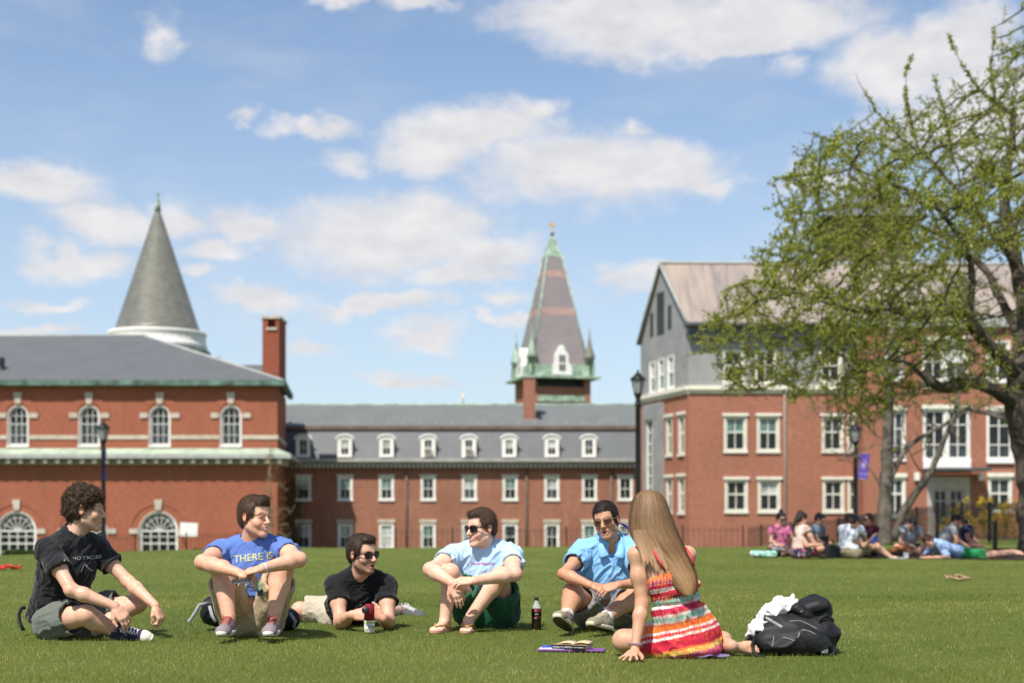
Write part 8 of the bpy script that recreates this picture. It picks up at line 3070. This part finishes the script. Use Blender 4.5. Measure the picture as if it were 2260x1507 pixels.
for (a, b_, r0, r1) in (((1745, 1330, 7.80), (1715, 1345, 7.78), .040, .050), ((1715, 1345, 7.78), (1690, 1372, 7.76), .050, .045), ((1690, 1372, 7.76), (1664, 1392, 7.74), .040, .024), ((1664, 1390, 7.73), (1645, 1402, 7.72), .022, .012),
                        ((1740, 1328, 7.80), (1758, 1326, 7.82), .028, .014), ((1700, 1350, 7.74), (1676, 1366, 7.72), .03, .016), ((1680, 1380, 7.72), (1700, 1385, 7.70), .03, .02)):
    S.u(rcone(A(*a), A(*b_), r0, r1), .02)


def cdisp(V, N):
    n1 = vnoise(V + .02 * vnoise(V, .05, 2)[:, None], .045, 7); n2 = vnoise(V, .022, 8)
    return .030 * ((1 - np.abs(2 * n1 - 1)) ** 2 - .4) + .010 * (1 - np.abs(2 * n2 - 1) - .5)


sdf_object('cloth', S, M['cloth'], cl, (.80, .77, .78), cdisp, None, 1, .6)

# rucksack behind the man in blue, strap behind the man in black
rk = tag(empty('rucksack', A(555, 1380, 9.45)), 'dark rucksack with grey webbing straps behind the man in the royal blue tee', 'backpack')
S = SDF(.008)
S.u(rbox(A(474, 1348, 9.42), [.085, .09, .085], Euler((0, .3, .2)).to_matrix(), .06), .03); S.u(rbox(A(628, 1366, 9.40), [.10, .09, .065], None, .06), .03); S.u(rbox(A(555, 1365, 9.50), [.22, .08, .07], None, .05), .04)
sdf_object('bag', S, M['nylon'], rk, (.02, .02, .03), bdisp, None, 2, .5)
M['webbing'] = mat('grey_webbing', (.30, .31, .33), .7, .1, 50)
for pts in ([(458, 1330, 9.30), (440, 1334, 9.28), (430, 1352, 9.22), (416, 1372, 9.10)], [(462, 1336, 9.30), (468, 1358, 9.29), (476, 1372, 9.28)], [(640, 1352, 9.28), (652, 1370, 9.26), (648, 1385, 9.26)]):
    mb = MB(); mb.tube([A(*q) for q in pts], [(.003, .012)] * len(pts), n=6, flat=(0, -1, 0)); mb.build('strap', M['webbing'], rk)
bg_ = tag(empty('bag_strap', A(44, 1365, 9.0)), 'black bag handle looping up behind the curly-haired man at the far left', 'strap')
mb = MB(); mb.tube([A(56, 1340, 9.02), A(46, 1342, 9.0), A(41, 1356, 8.98), A(44, 1376, 8.96), A(52, 1390, 8.94)], [(.005, .014)] * 5, n=6, flat=(0, -1, 0)); mb.build('handle', M['nylon'], bg_)
bl_ = tag(empty('ground_cloth', A(1530, 1452, 7.55)), 'violet patterned cloth showing at the hem of the seated woman', 'cloth')
mb = MB(); vs = []
c0 = A(1530, 1450, 7.55)
for i in range(9):
    for j in range(9):
        x = -.04 + .22 * i / 8; y = -.06 + .26 * j / 8
        vs.append((c0.x + x, 7.52 + y, .016 + .006 * math.sin(i * 1.7 + j) + .004 * math.sin(j * 2.1)))
mb.add(vs, [(i * 9 + j, (i + 1) * 9 + j, (i + 1) * 9 + j + 1, i * 9 + j + 1) for i in range(8) for j in range(8)], True)
mb.build('cloth', mat('violet_cloth', (.07, .05, .15), .9, .5, 40, hue2=(.22, .18, .28)), bl_)
# red ring toy at the far left, twigs on the right
rd = tag(empty('red_cord', at(20, 1256, 20.9)), 'bright red cord lying in the grass at the left edge', 'cord')
mb = MB(); pts = []
for k in range(26):
    q = at(-20 + 2.6 * k, 1257, 20.8); pts.append((q.x, 20.8 + .12 * math.sin(k * .9), .045 + .02 * math.sin(k * 1.4)))
mb.tube(pts, .022, n=6); mb.build('cord', flat_mat('red_cord', (.62, .04, .03), .6), rd)
tw = tag(empty('fallen_twig', at(2105, 1280, 17.2)), 'curled dry twig lying on the open lawn in front of the seated groups', 'twig')
mb = MB()
for (pp) in ([(2080, 1284), (2092, 1277), (2104, 1281), (2118, 1276), (2130, 1279)], [(2086, 1283), (2098, 1288), (2112, 1284), (2132, 1284)], [(2100, 1281), (2108, 1286), (2120, 1279), (2128, 1283)]):
    pts = []
    for (px, py) in pp:
        q = at(px, py, 17.2); pts.append((q.x, 17.0 + (1284 - py) * .05, max(.03, q.z * .6 + .05)))
    mb.tube(pts, .011, n=5)
mb.build('twig', mat('dry_wood', (.40, .27, .16), .9, .2, 20), tw)

# ------------------------------------------------------------------ the groups further back
def mini(label, J, skin, top, bottom, hair, head, hair_kind='short', bare_legs=True, sleeve=.45, topname='tee_shirt', bottomname='shorts', fr=.65, sw=1.0, long_sleeve=False, cap=None, glasses=False, tinttop=None, tintbot=None):
    par = tag(empty('person', (J['pelvis'].x, J['pelvis'].y, 0)), label, 'person', 'students sitting further back on the right')
    S = SDF(.011)
    torso(S, J, .88 * sw)
    h = Head(head[0], head[1], head[2], 1.02)
    add_head(S, h)
    S.u(rcone(J['neck'], h.p(0, -.02, -.05), .058, .052), .025)
    for s in 'RL':
        arm(S, J['sh' + s], J['el' + s], J['wr' + s], .95)
        leg(S, J['hip' + s], J['kn' + s], J['an' + s], 1.0)
        S.u(rcone(J['wr' + s], J['wr' + s] + (J['wr' + s] - J['el' + s]).normalized() * .13, .034, .022), .01)
        f = (J['an' + s] - J['kn' + s]).normalized()
        S.u(rcone(J['an' + s], J['an' + s] + Vector((f.x * .12 + .04, -.08, -.02)), .038, .03), .02)
    sdf_object('body', S, M['skin'], par, skin, None, skin_tint(J, skin, [(h, dict(brow=tuple(hair)))]), 1, .4)
    tee(topname, J, par, top, w=sw, infl=.022, frac=.98 if long_sleeve else sleeve, seed=int(J['pelvis'].x * 10) % 50, amp=.010, sl_r=.055 if long_sleeve else .072, h=.012, tint=tinttop)
    shorts(bottomname, J, par, bottom, (fr, fr), (.112, .105), .02, seed=3, amp=.008, h=.012, tint=tintbot, hollow=.03)
    col = np.array(hair, np.float32)
    Sh = hair_cap(h, fringe=.068, grow=.008, back=-.09 if hair_kind != 'short' else -.07)
    Sh.h = .009
    if hair_kind == 'bun': Sh.u(h.E((0, -.05, .145), (.042, .042, .040)), .01)
    if hair_kind == 'tail':
        Sh.u(h.E((0, -.06, .10), (.06, .06, .05)), .02)
        Sh.u(rcone(h.p(0, -.09, .03), h.p(.01, -.13, -.14), .045, .035), .02)
        Sh.u(rcone(h.p(.01, -.13, -.14), h.p(.01, -.12, -.26), .035, .018), .02)
    sdf_object('hair', Sh, M['hair'], par, hair, lambda V, N: .012 * (vnoise(V, .03, 3) - .5), None, 1)
    if cap is not None:
        Sc = SDF(.009); Sc.u(h.E((0, -.012, .062), (.088, .108, .082)), .01); Sc.s(rbox(h.p(0, 0, -.05), [.2, .2, .105], h.R, .01), .005)
        Sc.u(h.E((0, cap[1] * .12, .050), (.06, .065, .008)), .01)
        sdf_object('cap', Sc, M['cloth'], par, cap[0], None, None, 1, None)
    if glasses: sunglasses(h, par, 'square')
    return par


def sitting(px, py_head, Y, turn=0.0, lean=0.0, hs=1.0):
    """a relaxed cross-legged pose; turn: heading in degrees (0 faces the camera, 90 faces right in the picture)"""
    x = (px - 1130) / F * Y
    z = float(ground_z(x, Y))
    a = math.radians(turn)
    f = Vector((math.sin(a), -math.cos(a), 0)); r = Vector((-f.y, f.x, 0)) * -1
    O = Vector((x, Y, z))
    P = lambda s_, fw, up: O + r * s_ + f * fw + Vector((0, 0, up)) * hs
    J = dict(pelvis=P(0, 0, .12), chest=P(0, .05 + lean * .5, .40), neck=P(0, .06 + lean, .60), shR=P(-.18, .06 + lean, .54), shL=P(.18, .06 + lean, .54),
             elR=P(-.26, .16 + lean, .30), elL=P(.26, .16 + lean, .30), wrR=P(-.12, .34 + lean * .8, .22), wrL=P(.12, .34 + lean * .8, .22),
             hipR=P(-.10, .02, .10), hipL=P(.10, .02, .10), knR=P(-.34, .30, .20), knL=P(.34, .30, .20), anR=P(.08, .36, .07), anL=P(-.08, .42, .07), fwd=f)
    return J, P, f


# a: woman in pink
J, P, f = sitting(1718, 0, 28.6, 20)
mini('woman in a bright pink top with a hair bun reading papers', J, (.50, .31, .22), (.74, .20, .36), (.05, .05, .07), (.020, .015, .015), (P(0, .10, .76), f + Vector((.1, 0, -.35)), (0, 0, 1)), 'bun', glasses=True)
pa = tag(empty('paper_sheet', P(0, .35, .2)), 'white sheets of paper on the lap of the woman in pink', 'paper')
mb = MB(Matrix.Translation(at(1716, 1206, 28.2)) @ Euler((.5, .1, .2)).to_matrix().to_4x4()); mb.box(-.14, .14, -.10, .10, -.004, .004); mb.build('sheets', flat_mat('paper_white', (.75, .75, .75)), pa)
# b: towel
tw_ = tag(empty('folded_towel', at(1686, 1228, 27.6)), 'folded mint green and white towel lying left of the woman in pink', 'towel')
S = SDF(.012); q = at(1686, 1222, 27.6)
S.u(rbox(q + Vector((-.11, 0, 0)), [.12, .14, .045], Euler((0, .1, .2)).to_matrix(), .04), .02); S.u(rbox(q + Vector((.12, .02, 0)), [.12, .13, .05], Euler((0, -.12, -.1)).to_matrix(), .04), .02)
def ttint(V, C): C[vnoise(V, .06, 4) > .52] = (.68, .75, .72)
sdf_object('towel', S, M['cloth'], tw_, (.25, .58, .50), cdisp, ttint, 1, None)
# c: woman in beige, floral skirt
J, P, f = sitting(1762, 0, 26.8, 105, .03)
J['elR'] = at(1781, 1204, 26.5); J['wrR'] = at(1800, 1202, 26.4)
def floral(V, C):
    n = vnoise(V, .045, 6); C[n > .62] = (.48, .06, .10); C[(n < .30)] = (.10, .20, .32); C[(vnoise(V, .03, 9) > .74)] = (.65, .55, .45)
mini('woman with dark ponytail, beige top and navy floral skirt beside the woman in pink', J, (.50, .31, .21), (.62, .47, .40), (.018, .022, .05), (.022, .016, .014), (P(0, .08, .75), f + Vector((0, -.1, -.25)), (0, 0, 1)), 'tail', sleeve=.12, topname='sleeveless_top', bottomname='floral_skirt', fr=.85, sw=.86, tintbot=floral)
# d: man in slate blue
J, P, f = sitting(1788, 0, 28.4, 60, .10)
mini('man in a slate blue tee reading behind the woman in the floral skirt', J, (.52, .32, .22), (.16, .22, .29), (.06, .06, .07), (.018, .014, .013), (P(0, .20, .74), f + Vector((0, 0, -.6)), (0, 0, 1)))
# e: black bag and folding seat
ba = tag(empty('black_bag', at(1833, 1236, 26.9)), 'black shoulder bag standing on the grass left of the two men in white shirts', 'bag')
S = SDF(.012); S.u(rbox(at(1832, 1218, 26.9), [.15, .12, .15], Euler((0, .15, .3)).to_matrix(), .05), .02)
sdf_object('bag', S, M['nylon'], ba, (.02, .02, .02), None, None, 1, None)
mb = MB(); mb.tube([at(1822, 1202, 26.8), at(1828, 1192, 26.8), at(1838, 1192, 26.85), at(1843, 1204, 26.9)], .012, n=6); mb.build('handle', M['nylon'], ba)
ca = tag(empty('folding_seat', at(1810, 1225, 28.2)), 'low black folding seat behind the man in slate blue', 'seat')
q = at(1812, 1200, 28.2)
for (nm, bx) in (('backrest', (-.16, .16, -.02, .02, -.06, .16)), ('seat_pad', (-.16, .16, -.30, .02, -.14, -.10))):
    mb = MB(Matrix.Translation(q)); mb.box(*bx); mb.build(nm, M['dark'], ca, bevel=.01)
for sx in (-.15, .15):
    mb = MB(Matrix.Translation(q)); mb.tube([(sx, 0, .22), (sx, .0, -.12), (sx, .05, -.24)], .012, n=6); mb.build('leg', M['black_iron'], ca)
    mb = MB(Matrix.Translation(q)); mb.tube([(sx, -.28, -.12), (sx, -.26, -.24)], .012, n=6); mb.build('leg', M['black_iron'], ca)
# f: two men in white
J, P, f = sitting(1866, 0, 27.6, 120, .02)
mini('man in white long sleeves half hidden behind the man in the backward cap', J, (.55, .36, .26), (.70, .72, .78), (.10, .10, .12), (.05, .03, .02), (P(0, .12, .74), f, (0, 0, 1)), long_sleeve=True, topname='long_sleeved_shirt')
J, P, f = sitting(1876, 0, 26.7, 115, .04)
J['knR'] = at(1936, 1204, 26.6); J['anR'] = at(1966, 1229, 26.5); J['knL'] = at(1925, 1206, 27.1); J['anL'] = at(1975, 1230, 27.1)
J['elR'] = at(1908, 1204, 26.5); J['wrR'] = at(1924, 1188, 26.4); J['elL'] = at(1912, 1196, 27.0); J['wrL'] = at(1930, 1192, 26.8)
mini('man in white tee and backward black cap reading, legs stretched out', J, (.55, .35, .24), (.62, .65, .72), (.24, .20, .13), (.04, .025, .02), (at(1888, 1152, 26.6), Vector((.75, .25, -.45)), (.1, 0, 1)), cap=((.03, .035, .045), -1), fr=.75)
bo = tag(empty('blue_booklet', at(1929, 1188, 26.4)), 'blue and white booklet held by the man in the backward cap', 'book')
mb = MB(Matrix.Translation(at(1930, 1189, 26.35)) @ Euler((.2, -.9, .3)).to_matrix().to_4x4()); mb.box(-.08, .08, -.008, .0, -.055, .055); mb.build('cover', flat_mat('booklet_blue', (.08, .14, .50)), bo)
mb = MB(Matrix.Translation(at(1930, 1189, 26.35)) @ Euler((.2, -.9, .3)).to_matrix().to_4x4()); mb.box(-.078, .078, .0005, .007, -.053, .053); mb.build('pages', flat_mat('booklet_page', (.75, .75, .75)), bo)
# g
J, P, f = sitting(1922, 0, 28.2, -60)
mini('woman in sunglasses and a maroon top behind the man in the backward cap', J, (.48, .27, .18), (.10, .015, .03), (.04, .04, .05), (.05, .025, .018), (P(0, .08, .74), f + Vector((0, 0, -.1)), (0, 0, 1)), glasses=True)
# h
J, P, f = sitting(1998, 0, 28.6, 12, .16)
mini('man in a grey tee and dark cap bending forward beside the grey trunk', J, (.55, .35, .25), (.28, .29, .31), (.08, .08, .09), (.03, .02, .018), (P(.02, .30, .66), f + Vector((.1, 0, -1.0)), (0, .4, 1)), cap=((.03, .03, .035), 1))
bt_ = tag(empty('suede_boot', at(1985, 1225, 27.0)), 'tan suede boot lying in front of the man in the grey tee', 'boot')
S = SDF(.010); S.u(rcone(at(1966, 1216, 27.0), at(1992, 1206, 27.0), .05, .055), .02); S.u(rcone(at(1992, 1206, 27.0), at(2003, 1214, 26.9), .055, .045), .02)
sdf_object('boot_upper', S, M['cloth'], bt_, (.38, .14, .05), None, None, 1, None)
mb = MB(); mb.tube([at(1964, 1222, 26.95), at(1990, 1220, 26.9), at(2004, 1221, 26.85)], [(.02, .045)] * 3, n=8, flat=(0, 0, 1)); mb.build('sole', M['dark'], bt_)
lp = tag(empty('white_carton', at(1984, 1240, 26.4)), 'small open white carton on the grass beside the tan boot', 'carton')
mb = MB(Matrix.Translation(at(1984, 1232, 26.4)) @ Matrix.Rotation(.25, 4, 'Z')); mb.box(-.15, .15, -.08, .08, -.075, .02); mb.build('box', flat_mat('carton_grey', (.42, .43, .42)), lp, bevel=.006)
mb = MB(Matrix.Translation(at(1992, 1224, 26.45)) @ Matrix.Rotation(.25, 4, 'Z')); mb.box(.06, .075, -.08, .08, -.09, .05); mb.build('flap', flat_mat('carton_white', (.72, .72, .70)), lp)
# i: man lying on his front
J = dict(pelvis=at(2125, 1219, 26.7), chest=at(2078, 1208, 26.5), neck=at(2060, 1197, 26.4), shR=at(2062, 1203, 26.7), shL=at(2074, 1202, 26.25), elR=at(2040, 1226, 26.6), elL=at(2092, 1229, 26.1), wrR=at(2034, 1229, 26.3), wrL=at(2052, 1230, 26.1),
         hipR=at(2128, 1221, 26.85), hipL=at(2132, 1221, 26.55), knR=at(2178, 1226, 26.9), knL=at(2182, 1226, 26.6), anR=at(2232, 1216, 27.0), anL=at(2236, 1220, 26.6), fwd=Vector((-.1, -.2, -1)))
mini('man in a light blue shirt and green shorts lying on his front reading', J, (.55, .34, .25), (.30, .42, .66), (.02, .22, .07), (.075, .030, .018), (at(2049, 1194, 26.3), Vector((-.4, -.6, -.75)), (-.6, 0, .8)), long_sleeve=True, topname='light_blue_shirt', fr=.8)
# k: man in grey, and one in navy behind him
J, P, f = sitting(2076, 0, 29.2, 70, .18)
mini('dark-haired man in a grey tee leaning over the man lying down', J, (.50, .30, .21), (.27, .29, .32), (.10, .10, .12), (.020, .014, .012), (P(0, .30, .72), f + Vector((0, 0, -.7)), (0, 0, 1)))
J, P, f = sitting(2122, 0, 30.0, 60, .05)
J['neck'] = J['neck'] - Vector((0, 0, .08))
mini('person in a navy tee with a yellow emblem behind the man in grey', J, (.50, .30, .21), (.012, .018, .06), (.05, .05, .06), (.03, .02, .015), (P(-.02, .02, .64), f + Vector((0, 0, -.9)), (0, 0, 1)))
# short black post in front of the fence
po = tag(empty('black_post', at(2196, 1215, 34)), 'short black iron post standing in front of the fence near the big trunk', 'post')
x, y_ = at(2196, 1215, 34).x, 34.0; z0 = float(ground_z(x, y_))
mb = MB(); mb.box(x - .045, x + .045, y_ - .045, y_ + .045, z0 - .1, z0 + .66); mb.box(x - .055, x + .055, y_ - .055, y_ + .055, z0 + .661, z0 + .69); mb.build('shaft', M['black_iron'], po)
mb = MB(); mb.tube([(x, y_, z0 + .05), (x + .1, y_ - .05, z0 + .02), (x + .35, y_ - .1, z0 + .03)], .03, n=6); mb.build('foot', M['black_iron'], po)
